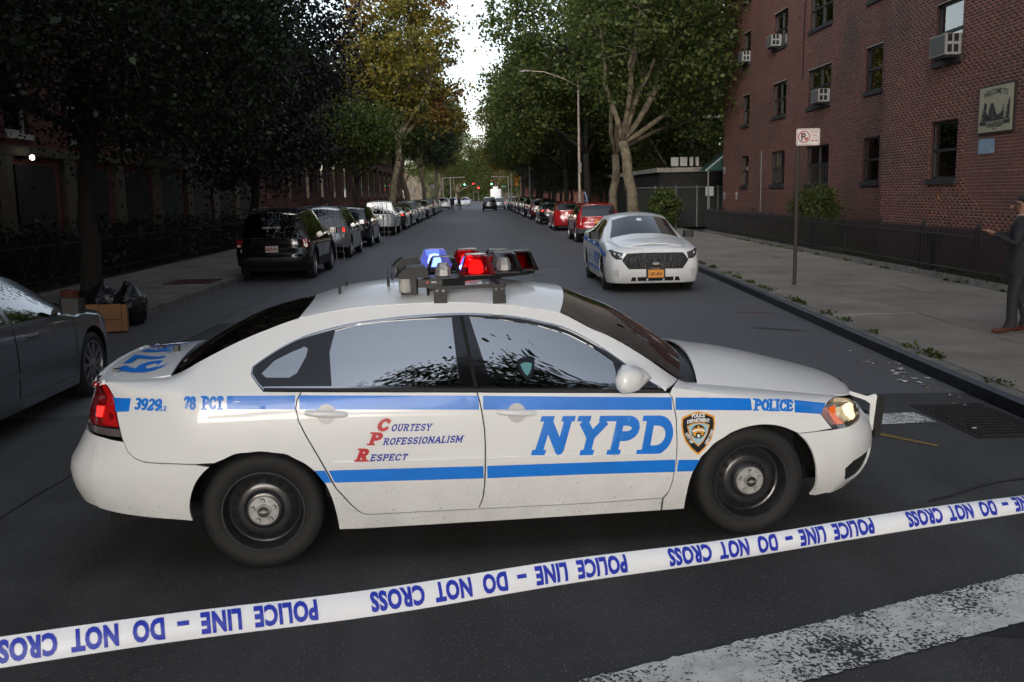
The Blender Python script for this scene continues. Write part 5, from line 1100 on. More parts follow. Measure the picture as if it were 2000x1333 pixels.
def bricks(fc, parent, a0, a1, zr, wins, skip, pick=None, npick=0):
    """real bricks standing proud of the mortar; header courses every sixth row"""
    Q = []; row = 0; z = zr(0)[0]; zmax = max(zr(a)[1] for a in np.linspace(a0, a1, 9))
    while z < zmax:
        hd = row % 6 == 5; L = .0968 if hd else BL; st = L + BJ; a = a0 - (0 if row % 2 else st / 2)
        z1 = z + BH
        while a < a1:
            b0, b1 = max(a, a0), min(a + L, a1); a += st
            if b1 - b0 < .03 or z1 > zr((b0 + b1) / 2)[1]: continue
            segs = [(b0, b1)]
            for w_ in wins:
                if z1 > w_[2] + .004 and z < w_[3] - .004:
                    s2 = []
                    for (p, q) in segs:
                        if q <= w_[0] or p >= w_[1]: s2.append((p, q)); continue
                        if p < w_[0] - .02: s2.append((p, w_[0]))
                        if q > w_[1] + .02: s2.append((w_[1], q))
                    segs = s2
            Q += [(p, q, z) for p, q in segs if q - p > .02]
        z += BH + BJ; row += 1
    Q = np.array(Q); ch = np.zeros(len(Q), bool)
    if pick is not None:
        full = abs((Q[:, 1] - Q[:, 0]) - BL) < 1e-4; d = np.hypot((Q[:, 0] - pick[0]), (Q[:, 2] - pick[1]) * 1.3) + (~full) * 1e6; ch[np.argsort(d)[:npick]] = True
        me = None
        for (p, q, z) in Q[ch]:
            if me is None:
                o = fc.slab('brick', 0, BL, 0, BH, -.01, .0018, BRICK, parent); me = o.data
                base = np.array(fc.P(0, 0)); me.transform(Matrix.Translation(-Vector(base)))
            else: o = link('brick', me, parent)
            o.location = fc.P(p, z + random.uniform(-.001, .001), random.uniform(-.0007, .0007))
    R_ = Q[~ch]; n = len(R_); off = .0018 + rng.uniform(-.0007, .0007, n); zz = R_[:, 2]
    corners = np.zeros((n, 8, 3)); k = 0
    for o_ in (0, 1):
        for (aa, zz_) in ((0, 0), (1, 0), (1, 1), (0, 1)):
            corners[:, k] = fc.o + np.outer(R_[:, aa], fc.d) + np.outer(off if o_ else np.full(n, -.004), fc.n) + np.outer(zz + zz_ * BH, [0, 0, 1.]); k += 1
    f0 = np.array([(4, 5, 6, 7), (0, 1, 5, 4), (1, 2, 6, 5), (2, 3, 7, 6), (3, 0, 4, 7)])
    v = corners[0]; 
    if np.cross(v[5] - v[4], v[6] - v[4]) @ fc.n < 0: f0 = f0[:, ::-1]
    V = corners.reshape(-1, 3); F = (np.arange(n)[:, None, None] * 8 + f0[None]).reshape(-1, 4)
    me = bpy.data.meshes.new('brickwork'); me.vertices.add(len(V)); me.vertices.foreach_set('co', V.ravel()); me.loops.add(len(F) * 4); me.loops.foreach_set('vertex_index', F.ravel())
    me.polygons.add(len(F)); me.polygons.foreach_set('loop_start', np.arange(len(F)) * 4); me.update(calc_edges=True); me.materials.append(BRICK)
    o = link('brickwork', me, parent); o['kind'] = 'stuff'; return o
def window(fc, parent, w_, cols=1, shade=.5, bars=False, off=-.10):
    a0, a1, z0, z1 = w_; s_ = 1; fr = empty('window'); fr.parent = parent; h = (z1 - z0)
    W = lambda nm, A0, A1, Z0, Z1, o0, o1, m: fc.slab(nm, A0, A1, Z0, Z1, o0, o1, m, fr)
    t_ = .05; W('frame', a0, a0 + t_, z0, z1, off - .04, off + .03, WFRAME); W('frame', a1 - t_, a1, z0, z1, off - .04, off + .03, WFRAME); W('frame', a0 + t_, a1 - t_, z1 - t_, z1, off - .04, off + .03, WFRAME); W('frame', a0 + t_, a1 - t_, z0, z0 + t_, off - .04, off + .03, WFRAME)
    cw = (a1 - a0) / cols
    for c in range(cols):
        A0, A1 = a0 + c * cw + (t_ if c == 0 else .035), a0 + (c + 1) * cw - (t_ if c == cols - 1 else .035)
        if c: W('mullion', a0 + c * cw - .035, a0 + c * cw + .035, z0 + t_, z1 - t_, off - .04, off + .028, WFRAME)
        zm = z0 + h * .5
        W('sash_bar', A0, A1, zm - .03, zm + .03, off - .03, off + .02, WFRAME)
        W('pane', A0, A1, zm + .03, z1 - t_, off - .012, off - .008, WGLASS); W('pane', A0, A1, z0 + t_, zm - .03, off - .024, off - .02, WGLASS)
        if shade: W('blind', A0, A1, z1 - t_ - (h * shade), z1 - t_, off - .07, off - .06, BLIND)
        if bars:
            for k in range(1, 5): W('guard_bar', A0 + (A1 - A0) * k / 5 - .008, A0 + (A1 - A0) * k / 5 + .008, z0 + t_, zm - .03, off + .02, off + .035, WFRAME)
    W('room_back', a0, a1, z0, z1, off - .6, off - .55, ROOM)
    W('window_sill', a0 - .06, a1 + .06, z0 - .12, z0 - .002, -.12, .06, SILLM)
    return fr
FM = Facade(11.75, 35., (.0134, 1), (-1, .0134)); FB_ = Facade(10.6, 21.6, (.0134, 1), (-1, .0134))
def wz_(y0, y1, z0, z1, yc): return (y0 - yc, y1 - yc, z0, z1)
BLDG = empty('apartment_building', (11.75, 35, 0), 0, 'red brick apartment block with dark sash windows and window air conditioners along the pavement', 'building')
BLDG.location = (0, 0, 0)
COLS = [(41.67, 42.82, 1), (36.55, 38.3, 2), (31.78, 34.05, 2), (27.62, 28.85, 1)]; FLO = [(2.19, 3.48), (4.82, 6.08), (7.42, 8.72), (10.05, 11.35)]
WM = [wz_(a, b, z0, z1, 35) for a, b, c in COLS for z0, z1 in FLO]; WC = [c for a, b, c in COLS for _ in FLO]
WB_ = [wz_(21.02, 22.30, z0, z1, 21.6) for z0, z1 in FLO]
WB_ += [wz_(13.4, 15.2, z0, z1, 21.6) for z0, z1 in FLO]
e0, e1 = 25.1 - 35, 46.25 - 35; b0_, b1_ = 8 - 21.6, 25.1 - 21.6
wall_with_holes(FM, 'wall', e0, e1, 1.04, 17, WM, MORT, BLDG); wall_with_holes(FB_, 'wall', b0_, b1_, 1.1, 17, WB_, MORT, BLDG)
FOOT = mat('painted_plinth', (.05, .018, .016), .8, var=(4, .4))
FM.slab('plinth', e0, e1 + .02, .1, 1.04, -.3, .03, FOOT, BLDG); FB_.slab('plinth', b0_, b1_ + .02, .1, 1.1, -.3, .03, FOOT, BLDG)
END = Facade(12.05, 46.3, (1, 0), (0, 1)); FM.slab('end_wall', e1 - .02, e1 + .0, .1, 17, -14, -.002, MORT, BLDG); FB_.slab('bay_return', b1_ - .02, b1_, .1, 17, -1.4, -.002, MORT, BLDG)
MB().box((11.95, 8, 16.9), (26, 46.2, 17.1)).box((25.8, 8, 0), (26, 46.2, 16.9)).obj('roof', MORT, BLDG)
bricks(FM, BLDG, e0, e1, lambda a: (1.05, min(16.9, 2.9 + .245 * (a + 35))), WM, None)
bricks(FB_, BLDG, 17.2 - 21.6, b1_, lambda a: (1.11, 3.2 + .245 * (a + 21.6)), WB_, None, (19.2 - 21.6, 2.6), 300)
for i, (w_, c) in enumerate(zip(WM, WC)):
    if w_[2] < 11: window(FM, BLDG, w_, c, random.choice((.25, .45, .5, .9)), bars=(w_[2] < 3 and c == 2))
for w_ in WB_[:3]: window(FB_, BLDG, w_, 1, .42 if w_[2] < 3 else .1)
MB().tube([FM.P(39.6 - 35, 1.1, .03), FM.P(39.6 - 35, 3.6, .03)], .025, 8).obj('conduit', mat('grey_conduit', (.16, .15, .14), .6), BLDG)
MB().tube([FM.P(34.6 - 35, 5.9, .02), FM.P(34.6 - 35, 7.2, .02), FM.P(34.4 - 35, 10.5, .02)], .018, 6).obj('cable', GAP, BLDG)
# window air conditioners
ACW = mat('ac_casing', (.27, .26, .24), .6, var=(9, .2)); ACG = mat('ac_grille', (.10, .10, .095), .8, var=(70, .7)); ACD = mat('ac_vent', (.01, .01, .01), .9)
def air_con(fc, a0, a1, z0, h, label):
    r = empty('air_conditioner', fc.P((a0 + a1) / 2, z0), 0, label, 'air conditioner', 'air conditioners in the apartment windows'); r.location = (0, 0, 0)
    fc.slab('case', a0, a1, z0, z0 + h, -.06, .33, ACW, r); fc.slab('grille', a0 + .03, a1 - .03, z0 + .03, z0 + h - .03, .33, .336, ACG, r)
    for k in range(4):     # side vents on the end that faces the road corner
        o0 = .04 + (k % 2) * .14; zz = z0 + .05 + (k // 2) * h * .5
        fc.slab('side_vent', a0 - .004, a0, zz, zz + h * .36, o0, o0 + .10, ACD, r)
    fc.slab('bracket', a0 + .05, a1 - .05, z0 - .05, z0, -.02, .30, SILLM, r)
air_con(FB_, 21.10 - 21.6, 21.85 - 21.6, 4.86, .45, 'large window air conditioner above the ground floor window beside the welcome sign')
air_con(FM, 32.0 - 35, 32.75 - 35, 4.86, .42, 'white air conditioner in the double window of the middle storey')
air_con(FM, 37.5 - 35, 38.2 - 35, 7.46, .42, 'white air conditioner in the upper window second from the block corner')
air_con(FM, 41.75 - 35, 42.45 - 35, 7.46, .42, 'small air conditioner in the narrow upper window nearest the block corner')
# welcome sign and blank plaque
SG = empty('welcome_sign', (0, 0, 0), 0, 'cream housing estate welcome sign with black city skyline fixed to the brick wall', 'sign')
CREAM = mat('sign_cream', (.34, .32, .22), .5, var=(4, .15)); INK = mat('sign_black', (.012, .012, .012), .5)
s0, s1, sz0, sz1 = 18.73 - 21.6, 20.02 - 21.6, 3.10, 4.0
FB_.slab('frame', s0 - .03, s1 + .03, sz0 - .03, sz1 + .03, .0, .045, INK, SG); FB_.slab('board', s0, s1, sz0, sz1, .045, .055, CREAM, SG)
def on_sign(name, polys, m, off=.0575):      # u 0..1 left to right as read (towards the viewer is -s), v 0..1 up
    V, F = fill([np.array(p, float) for p in polys]); P_ = [FB_.P(s1 - (s1 - s0) * a, sz0 + (sz1 - sz0) * b, off) for a, b in V]; return mesh(name, P_, F, m, SG)
sky_ = [(.05, .24), (.05, .255), (.10, .26), (.10, .40), (.125, .44), (.125, .50), (.15, .51), (.15, .60), (.165, .64), (.185, .66), (.195, .70), (.205, .66), (.225, .64), (.24, .60), (.24, .44), (.26, .43), (.26, .39), (.31, .39), (.31, .50), (.335, .52), (.335, .57), (.36, .58), (.36, .63), (.45, .64), (.45, .58), (.475, .57), (.475, .52), (.51, .51), (.51, .43), (.545, .42), (.545, .37), (.60, .36), (.60, .39), (.67, .39), (.67, .42), (.71, .425), (.735, .60), (.76, .42), (.765, .27), (.815, .27), (.815, .40), (.85, .42), (.85, .55), (.875, .57), (.875, .64), (.90, .68), (.925, .70), (.925, .25)]
on_sign('skyline', [sky_], INK)
for _ in range(46):
    a = random.choice((.11, .13, .16, .2, .22, .33, .37, .42, .46, .49, .56, .62, .66, .69, .73, .83, .87, .9)) + random.uniform(-.006, .006); b_ = random.uniform(.27, .40 if .52 < a < .7 else .50)
    on_sign('skyline_light', [[(a, b_), (a + .012, b_), (a + .012, b_ + .022), (a, b_ + .022)]], CREAM, .059)
on_sign('name_band', [[(.04, .155), (.95, .155), (.95, .235), (.04, .235)]], INK)
def sign_text(txt, u0, v0, size, m, bold=.003, sx=.8, arch=0., off=.0575, font=1.):
    V, F = font_mesh(txt, size, bold, sx, 'CENTER'); P_ = []
    for v in V: P_.append(FB_.P(s1 - (s1 - s0) * (u0) - v[0], sz0 + (sz1 - sz0) * v0 + v[1] - arch * v[0] ** 2, off))
    return mesh('lettering', P_, F, m, SG)
sign_text('WELCOME TO', .5, .83, .15, INK, .004, .95, .30); sign_text('GOWANUS HOUSES', .5, .172, .078, CREAM, .002, .98, 0, .059); sign_text('A WONDERFUL COMMUNITY', .5, .098, .06, INK, .002, .80); sign_text('NYCHA', .5, .038, .05, INK, .001, .85)
PQ = empty('blank_plaque', (0, 0, 0), 0, 'small blank pale blue metal plaque screwed below the welcome sign', 'plaque')
FB_.slab('plate', 19.42 - 21.6, 20.06 - 21.6, 2.675, 2.975, .006, .014, mat('plaque_metal', (.27, .36, .46), .45, metal=.2, var=(6, .2)), PQ)
for a in (19.46, 20.02):
    for z in (2.70, 2.95): FB_.slab('screw', a - 21.606, a - 21.594, z - .006, z + .006, .014, .018, INK, PQ)
NOTE = mat('notice_white', (.45, .44, .42), .6, var=(14, .3))
for (y, z, lb) in ((45.9, 2.95, 'small white notice high on the brick block corner'), (45.85, 1.75, 'small white notice low on the brick block corner'), (43.6, 1.75, 'small white notice low under the corner window')):
    nb = empty('wall_notice', (0, 0, 0), 0, lb, 'notice'); FM.slab('board', y - 35 - .14, y - 35 + .14, z - .16, z + .16, .006, .014, NOTE, nb); FM.slab('print', y - 35 - .09, y - 35 + .09, z - .10, z - .0, .014, .017, mat('notice_print', (.12, .1, .1), .7), nb)
FB_.slab('painted_mark', 21.74 - 21.6, 21.80 - 21.6, 1.70, 1.86, .006, .012, mat('orange_mark', (.32, .13, .02), .8), BLDG)
WL = empty('wall_lamp', (0, 0, 0), 0, 'white tubular lamp sticking out from the upper corner of the brick block', 'lamp')
MB().box((10.95, 46.28, 5.45), (11.85, 46.52, 5.58), bev=.04).obj('housing', mat('lamp_white', (.6, .6, .58), .5), WL); MB().box((11.80, 46.24, 5.40), (11.95, 46.5, 5.62)).obj('bracket', GAP, WL)
# garden strip, its low kerb and the railing
gy = list(np.linspace(4, 43, 14)); V = []; F = []
for y in gy: V += [(at_y(FR_, y) + .10, y, .17), (12.4, y, .20)]
for i in range(len(gy) - 1): F.append((i * 2, i * 2 + 1, i * 2 + 3, i * 2 + 2))
tag(mesh('garden_ground', V, F, SOIL), kind='structure')
gk = empty('garden_kerb'); tag(gk, kind='structure')
for i, y in enumerate(np.arange(4, 43, 1.5)):
    y1 = min(y + 1.48, 43); xa, xb = at_y(FR_, y), at_y(FR_, y1); h = .27 + random.uniform(-.008, .008)
    mesh('kerb_stone', [(xa - .02, y, .1), (xa + .14, y, .1), (xa + .14, y, h), (xa, y, h), (xb - .02, y1, .1), (xb + .14, y1, .1), (xb + .14, y1, h), (xb, y1, h)], [(0, 1, 2, 3), (7, 6, 5, 4), (3, 2, 6, 7), (0, 3, 7, 4), (1, 5, 6, 2)], KERB, gk)
FEN = mat('black_railing', (.008, .008, .009), .5, var=(20, .3))
RAIL = empty('iron_railing', (0, 0, 0), 0, 'black iron railing with spear pickets in front of the brick block', 'fence')
def fy(y): return at_y(FR_, y) + .06
pk = None
yy = 10.6; cnt = 0
while yy < 42.9:
    x = fy(yy)
    if pk is None:
        pk = MB().add([(-.009, -.009, .26), (.009, -.009, .26), (.009, .009, .26), (-.009, .009, .26), (-.009, -.009, 1.17), (.009, -.009, 1.17), (.009, .009, 1.17), (-.009, .009, 1.17), (0, 0, 1.23)], [(0, 1, 5, 4), (1, 2, 6, 5), (2, 3, 7, 6), (3, 0, 4, 7), (4, 5, 8), (5, 6, 8), (6, 7, 8), (7, 4, 8)]).obj('picket', FEN, RAIL); o = pk
    else: o = link('picket', pk.data, RAIL)
    o.location = (x, yy, random.uniform(-.006, .006)); cnt += 1; yy += .109
for z in (.40, 1.06): MB().tube([(fy(y), y, z) for y in np.linspace(10.5, 43, 14)], .016, 4).obj('rail', FEN, RAIL)
ps = None
for y in np.arange(10.55, 43.1, 2.4):
    if ps is None: ps = MB().box((-.025, -.025, .2), (.025, .025, 1.28)).lathe([(.0, 1.27), (.03, 1.285), (.032, 1.31), (.02, 1.335), (0, 1.34)], 10).obj('post', FEN, RAIL); o = ps
    else: o = link('post', ps.data, RAIL)
    o.location = (fy(y), y, 0)
for y in (20.2, 28.3):
    pb_ = empty('utility_box', (fy(y) + .25, y, .2), 0, 'small black utility box on the plinth behind the railing, ' + ('nearer the suited man' if y < 24 else 'beside the shrub'), 'utility box'); MB().box((-.1, -.16, .55), (.1, .16, .85), bev=.02).obj('case', GAP, pb_); MB().box((-.03, -.03, 0), (.03, .03, .55)).obj('stem', GAP, pb_)
# ------------------------------------------------------------------ trees
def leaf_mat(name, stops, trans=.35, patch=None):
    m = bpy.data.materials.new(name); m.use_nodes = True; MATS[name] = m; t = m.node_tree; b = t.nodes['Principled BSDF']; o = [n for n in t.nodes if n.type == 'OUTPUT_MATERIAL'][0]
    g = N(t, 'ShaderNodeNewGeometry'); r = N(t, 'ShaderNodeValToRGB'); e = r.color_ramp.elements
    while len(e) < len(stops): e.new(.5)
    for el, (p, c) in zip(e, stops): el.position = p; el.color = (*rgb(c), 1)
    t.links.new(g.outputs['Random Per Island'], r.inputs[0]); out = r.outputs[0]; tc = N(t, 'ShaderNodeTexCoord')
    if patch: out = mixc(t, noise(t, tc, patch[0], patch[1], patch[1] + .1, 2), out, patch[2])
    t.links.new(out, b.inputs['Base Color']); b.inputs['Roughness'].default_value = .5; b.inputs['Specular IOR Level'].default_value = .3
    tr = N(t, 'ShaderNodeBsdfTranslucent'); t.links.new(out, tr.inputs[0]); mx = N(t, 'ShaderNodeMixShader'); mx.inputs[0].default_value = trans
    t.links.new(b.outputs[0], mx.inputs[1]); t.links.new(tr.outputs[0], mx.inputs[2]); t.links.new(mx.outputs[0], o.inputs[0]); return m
LG = leaf_mat('leaf_green', [(0, (.030, .050, .012)), (.4, (.055, .080, .018)), (.75, (.085, .108, .024)), (1, (.13, .14, .035))], .45)
LD = leaf_mat('leaf_shaded', [(0, (.006, .012, .004)), (.5, (.011, .020, .007)), (1, (.030, .042, .014))], .2)  # leaf colour lowered far below green to put shade into it
LY = leaf_mat('leaf_yellow_green', [(0, (.07, .08, .015)), (.4, (.12, .115, .02)), (.75, (.17, .14, .022)), (1, (.20, .13, .022))], .45, (.13, .53, (.17, .06, .022)))
LL = leaf_mat('leaf_light', [(0, (.035, .06, .012)), (.5, (.07, .10, .02)), (1, (.12, .14, .035))], .4)
LP = leaf_mat('leaf_purple', [(0, (.006, .005, .007)), (.6, (.011, .009, .012)), (1, (.020, .018, .018))], .15)
BARK = ramp_mat('plane_bark', [(.35, (.060, .048, .034)), (.47, (.12, .095, .062)), (.56, (.19, .155, .10)), (.68, (.085, .075, .05))], 2.6, .9, 5, bump=(12, .5)); DBARK = mat('dark_bark', (.016, .013, .010), .95, var=(6, .5), bump=(14, .6))
def bulk_mesh(name, V, F, m):
    me = bpy.data.meshes.new(name); V = np.ascontiguousarray(V, dtype=np.float32); F = np.ascontiguousarray(F, dtype=np.int32); k = F.shape[1]
    me.vertices.add(len(V)); me.vertices.foreach_set('co', V.ravel()); me.loops.add(F.size); me.loops.foreach_set('vertex_index', F.ravel())
    me.polygons.add(len(F)); me.polygons.foreach_set('loop_start', np.arange(len(F), dtype=np.int32) * k); me.update(calc_edges=True); me.materials.append(m); return me
def leaves(C_, n, sig, size, r):
    """n leaves scattered about each cluster centre, hanging at random angles"""
    c = np.repeat(C_, n, 0) + r.normal(0, 1, (len(C_) * n, 3)) * np.repeat(sig, n, 0); m = len(c)
    d = r.normal(0, 1, (m, 3)); d[:, 2] = -abs(d[:, 2]) * .6 - .15; d /= np.linalg.norm(d, axis=1)[:, None]
    s = np.cross(d, r.normal(0, 1, (m, 3))); s /= np.linalg.norm(s, axis=1)[:, None]; L = size * r.uniform(.6, 1.25, (m, 1)); nn = np.cross(d, s)
    V = np.stack([c - d * L * .5, c - d * L * .28 + s * L * .33 + nn * L * .10, c + d * L * .12 + s * L * .36 + nn * L * .12, c + d * L * .58, c + d * L * .12 - s * L * .36 + nn * L * .12, c - d * L * .28 - s * L * .33 + nn * L * .10], 1).reshape(-1, 3)
    return V, np.arange(m * 6).reshape(-1, 6)
def limb(mb, a, b, r0, r1, r, n=5, sag=.0, sides=7):
    a, b = np.array(a, float), np.array(b, float); L = np.linalg.norm(b - a); t = np.linspace(0, 1, n); w_ = np.cumsum(r.normal(0, .045 * L / n ** .5, (n, 3)), 0); w_ -= np.outer(t, w_[-1]); w_[0] = 0
    p = a + np.outer(t, b - a) + w_; p[:, 2] += sag * L * np.sin(np.pi * t); mb.tube(p, list(np.linspace(r0, r1, n)), sides); return p
def make_tree(name, base, fork, r0, crowns, ncl, nleaf, size, lm, bm, seed, label, group=None, nl=6, sigk=1., cat='tree', hang=.65, trunk_pts=None):
    """base, fork: trunk foot and first fork (relative to base); crowns: (centre, radii) ellipsoids relative to base"""
    r = np.random.default_rng(seed); root = empty(name, base, 0, label, cat, group); mb = MB(); fork = np.array(fork, float)
    tp = limb(mb, (0, 0, -.1), fork, r0, r0 * .72, r, 7, 0, 10) if trunk_pts is None else np.array(trunk_pts, float)
    if trunk_pts is not None: mb.tube(tp, list(np.linspace(r0, r0 * .7, len(tp))), 10)
    mb.tube([(0, 0, -.15), (0, 0, .25)], [r0 * 1.5, r0 * 1.02], 10)
    cl = []
    tot = sum(c[1][0] * c[1][1] * c[1][2] for c in crowns)
    for c, R3 in crowns:
        k = int(ncl * R3[0] * R3[1] * R3[2] / tot) + 1; d = r.normal(0, 1, (k, 3)); d /= np.linalg.norm(d, axis=1)[:, None]; q = r.uniform(.15, 1., k) ** .42
        cl.append(np.array(c) + d * np.array(R3) * q[:, None])
    cl = np.concatenate(cl); main = cl[r.choice(len(cl), nl, False)]; nodes = [fork + 0.]
    for m_ in main:
        tgt = fork + (m_ - fork) * .72; p = limb(mb, fork, tgt, r0 * .5, r0 * .2, r, 7, .05); nodes += list(p[2:])
    nodes = np.array(nodes)
    for c in cl[::2]:
        j = ((nodes - c) ** 2).sum(1).argmin(); limb(mb, nodes[j], c, r0 * .13, .012, r, 4, .04, 5)
    mb.obj('trunk', bm, root, True)
    cs = r.uniform(.45, 1.15, (len(cl), 1)) * np.array([[.62, .62, .62 * hang]]) * sigk
    V, F = leaves(cl, nleaf, cs, size, r); link('crown', bulk_mesh('crown', V, F, lm), root); return root
def retree(src, name, base, rz, sc, label, group, lm=None, bm=None):
    c = clone(src, None, name); c.location = base; c.rotation_euler = (0, 0, rz); c.scale = (sc, sc, sc); c['label'] = label; c['group'] = group
    for ch in c.children:
        for mm_, key in ((lm, 'crown'), (bm, 'trunk')):
            if mm_ and ch.name.startswith(key): ch.material_slots[0].link = 'OBJECT'; ch.material_slots[0].material = mm_
    return c
ORD = ['first', 'second', 'third', 'fourth', 'fifth', 'sixth', 'seventh', 'eighth', 'ninth', 'tenth', 'eleventh', 'twelfth', 'thirteenth', 'fourteenth', 'fifteenth', 'sixteenth', 'seventeenth']
GL, GR_ = 'street trees on the shaded side', 'street trees on the sunny side'
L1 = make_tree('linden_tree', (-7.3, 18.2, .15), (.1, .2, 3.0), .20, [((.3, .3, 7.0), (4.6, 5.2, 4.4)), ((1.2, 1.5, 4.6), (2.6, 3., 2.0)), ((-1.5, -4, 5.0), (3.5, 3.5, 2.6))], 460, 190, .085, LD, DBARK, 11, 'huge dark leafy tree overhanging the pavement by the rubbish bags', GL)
SHADE_TREE = retree(L1, 'linden_tree', (-11.2, 6.0, .15), 2.0, 1.0, 'leafy tree added out of view to shade the grey saloon and left side', GL)  # added tree, set out of view to cut skylight on the left
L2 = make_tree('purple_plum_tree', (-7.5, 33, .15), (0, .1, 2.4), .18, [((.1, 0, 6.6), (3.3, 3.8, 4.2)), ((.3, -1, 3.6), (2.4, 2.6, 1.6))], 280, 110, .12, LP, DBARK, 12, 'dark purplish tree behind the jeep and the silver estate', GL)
L3 = make_tree('young_tree', (-7.4, 59, .15), (.1, 0, 2.6), .17, [((.25, 0, 5.6), (2.5, 2.4, 2.0)), ((-1.2, -.8, 4.8), (1.6, 1.6, 1.2))], 170, 95, .15, LL, DBARK, 13, 'small bright green tree beside the white pickup', GL)
L4 = make_tree('plane_tree', (-6.9, 79, .15), (.7, 0, 6.2), .34, [((1.0, 0, 13.5), (4.6, 5.2, 6.8)), ((-2.2, 0, 10.5), (3.4, 3.6, 4.2)), ((4.6, 0, 8.8), (2.6, 3, 2.0))], 340, 75, .25, LY, BARK, 14, 'tall plane tree turning yellow and rust above the pickup', GL)
L5 = retree(L4, 'plane_tree', (-7.2, 99, .15), 1.9, .95, 'green plane tree directly behind the rust tinted plane tree', GL, LG)
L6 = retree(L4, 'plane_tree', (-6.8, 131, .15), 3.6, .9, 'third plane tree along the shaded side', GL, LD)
R1 = make_tree('plane_tree', (7.45, 45.2, .15), (-.55, 0, 4.2), .30, [((1.0, 0, 10.6), (4.0, 5.0, 5.2)), ((3.8, .5, 8.8), (3.4, 4, 4.4))], 320, 85, .17, LG, BARK, 21, 'big mottled plane tree leaning beside the brick block, nearest on its side', GR_, 8)
R2 = make_tree('plane_tree', (7.55, 52.8, .15), (.1, 0, 3.9), .27, [((1.4, 0, 10.8), (4.0, 5, 5.2)), ((3.6, 0, 8.0), (3.2, 3.4, 3.6))], 300, 75, .19, LG, BARK, 22, 'upright mottled plane tree second from the brick block', GR_, 7)
R3 = make_tree('plane_tree', (7.5, 64.0, .15), (-.2, 0, 4.4), .27, [((-2.2, 0, 11.0), (4.8, 5.4, 6.0)), ((1.2, 0, 9.4), (3.4, 3.6, 4.2)), ((-3.6, 0, 7.4), (2.6, 3, 2.2))], 340, 75, .22, LG, DBARK, 23, 'spreading dark trunked plane tree third from the brick block', GR_, 8)
for k, (x, y, a, sc, lb, lm_) in enumerate(((7.3, 77, .8, .95, 'fourth', None), (7.6, 93, 3.9, 1.0, 'fifth', None), (7.4, 108, 5.2, .95, 'sixth', None), (7.3, 126, 1.4, 1., 'seventh', None), (7.2, 146, 2.9, 1., 'eighth', LY))):
    retree(R3, 'plane_tree', (x, y, .15), a * .12 - .3, sc * (.9 + .03 * k), lb + ' plane tree in the row beyond the brick block', GR_, lm_, DBARK)
for k, (y, a, lb) in enumerate(((156, 1.1, 'fourth'), (182, 4.4, 'fifth'))): retree(L4, 'plane_tree', (-6.6, y, .15), a, .95, lb + ' plane tree along the shaded side', GL, LY if k else LG)
for k, (x, y, sc, lb) in enumerate(((-5, 235, 1.25, 'far pale tree closing the street end, standing on its shaded side'), (5, 240, 1.2, 'far pale tree closing the street end, standing on its sunny side'), (13.8, 62, .95, 'dark tree behind the entrance awning'), (20, 82, 1.2, 'tall tree rising behind the low dark shed'), (-16, 225, 1.2, 'distant tree past the brownstone row'), (15, 110, 1.2, 'distant tree behind the sunny side row'), (12.2, 57.5, .85, 'leafy tree directly behind the yard screen fence'), (16, 66, 1.0, 'leafy tree filling the gap behind the low shed'), (11.2, 72, .9, 'leafy tree in front of the orange brick house'), (-1, 292, 1.5, 'farthest tree mass in the middle of the street end'), (-12, 290, 1.6, 'farthest tree on the shaded side of the street end'), (12, 295, 1.6, 'farthest tree on the sunny side of the street end'))):
    retree((R2, R1, L4)[k % 3], 'plane_tree', (x, y, -8.5 if y > 280 else -2.5 if y > 230 else -1.8 if 57 < y < 73 and x > 11 else .1), k * 1.3, sc, lb, 'trees in the distance', LG if k != 1 else LY)
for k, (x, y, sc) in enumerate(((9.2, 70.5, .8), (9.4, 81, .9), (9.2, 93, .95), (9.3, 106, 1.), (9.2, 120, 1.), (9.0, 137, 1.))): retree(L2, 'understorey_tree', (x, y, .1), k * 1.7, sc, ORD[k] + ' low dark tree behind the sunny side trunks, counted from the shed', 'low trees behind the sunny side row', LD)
# shrubs and weeds
def shrub(base, R3, lm, n, label, size=.07, seed=5):
    r = np.random.default_rng(seed); root = empty('shrub', base, 0, label, 'shrub'); d = r.normal(0, 1, (n, 3)); d /= np.linalg.norm(d, axis=1)[:, None]; q = r.uniform(.2, 1, n) ** .45
    cl = np.array([0, 0, R3[2] * 1.05]) + d * np.array(R3) * q[:, None]; V, F = leaves(cl, 60, np.full((n, 3), .11), size, r); link('foliage', bulk_mesh('foliage', V, F, lm), root)
    mb = MB()
    for c in cl[::4]: limb(mb, (r.normal(0, .08), r.normal(0, .08), 0), c, .02, .006, r, 4, 0, 5)
    mb.obj('stems', DBARK, root)
shrub((10.55, 29.6, .2), (.62, 1.7, .95), LG, 120, 'rounded green shrub growing between railing and brick wall', .075)
shrub((9.3, 47.5, .15), (.8, .9, .95), LL, 70, 'bright green shrub beside the gap at the block corner', .12, 6)
r_ = np.random.default_rng(3); cl = []
for y in r_.uniform(8, 34, 38): cl.append((at_y(KR, y) + KW + .02, y, WALK + .02))
for y in r_.uniform(10, 40, 22): cl.append((at_y(FR_, y) - .03, y, WALK + .02))
V, F = leaves(np.array(cl), 26, np.array([[.05, .10, .02]]) * r_.uniform(.3, 1.2, (len(cl), 1)), .05, r_); tag(link('weeds', bulk_mesh('weeds', V, F, LG)), 'small green weeds sprouting from the kerb joints', 'weeds', kind='stuff')
cl = np.stack([r_.uniform(9.4, 11.6, 900), r_.uniform(9, 43, 900), np.full(900, .22)], 1); cl = cl[cl[:, 0] > np.array([at_y(FR_, y) + .25 for y in cl[:, 1]])]
V, F = leaves(cl, 22, np.full((len(cl), 3), 1.) * [[.16, .16, .03]], .075, r_); tag(link('grass', bulk_mesh('grass', V, F, LG)), 'rough grass and ground ivy behind the railing', 'grass', kind='stuff')
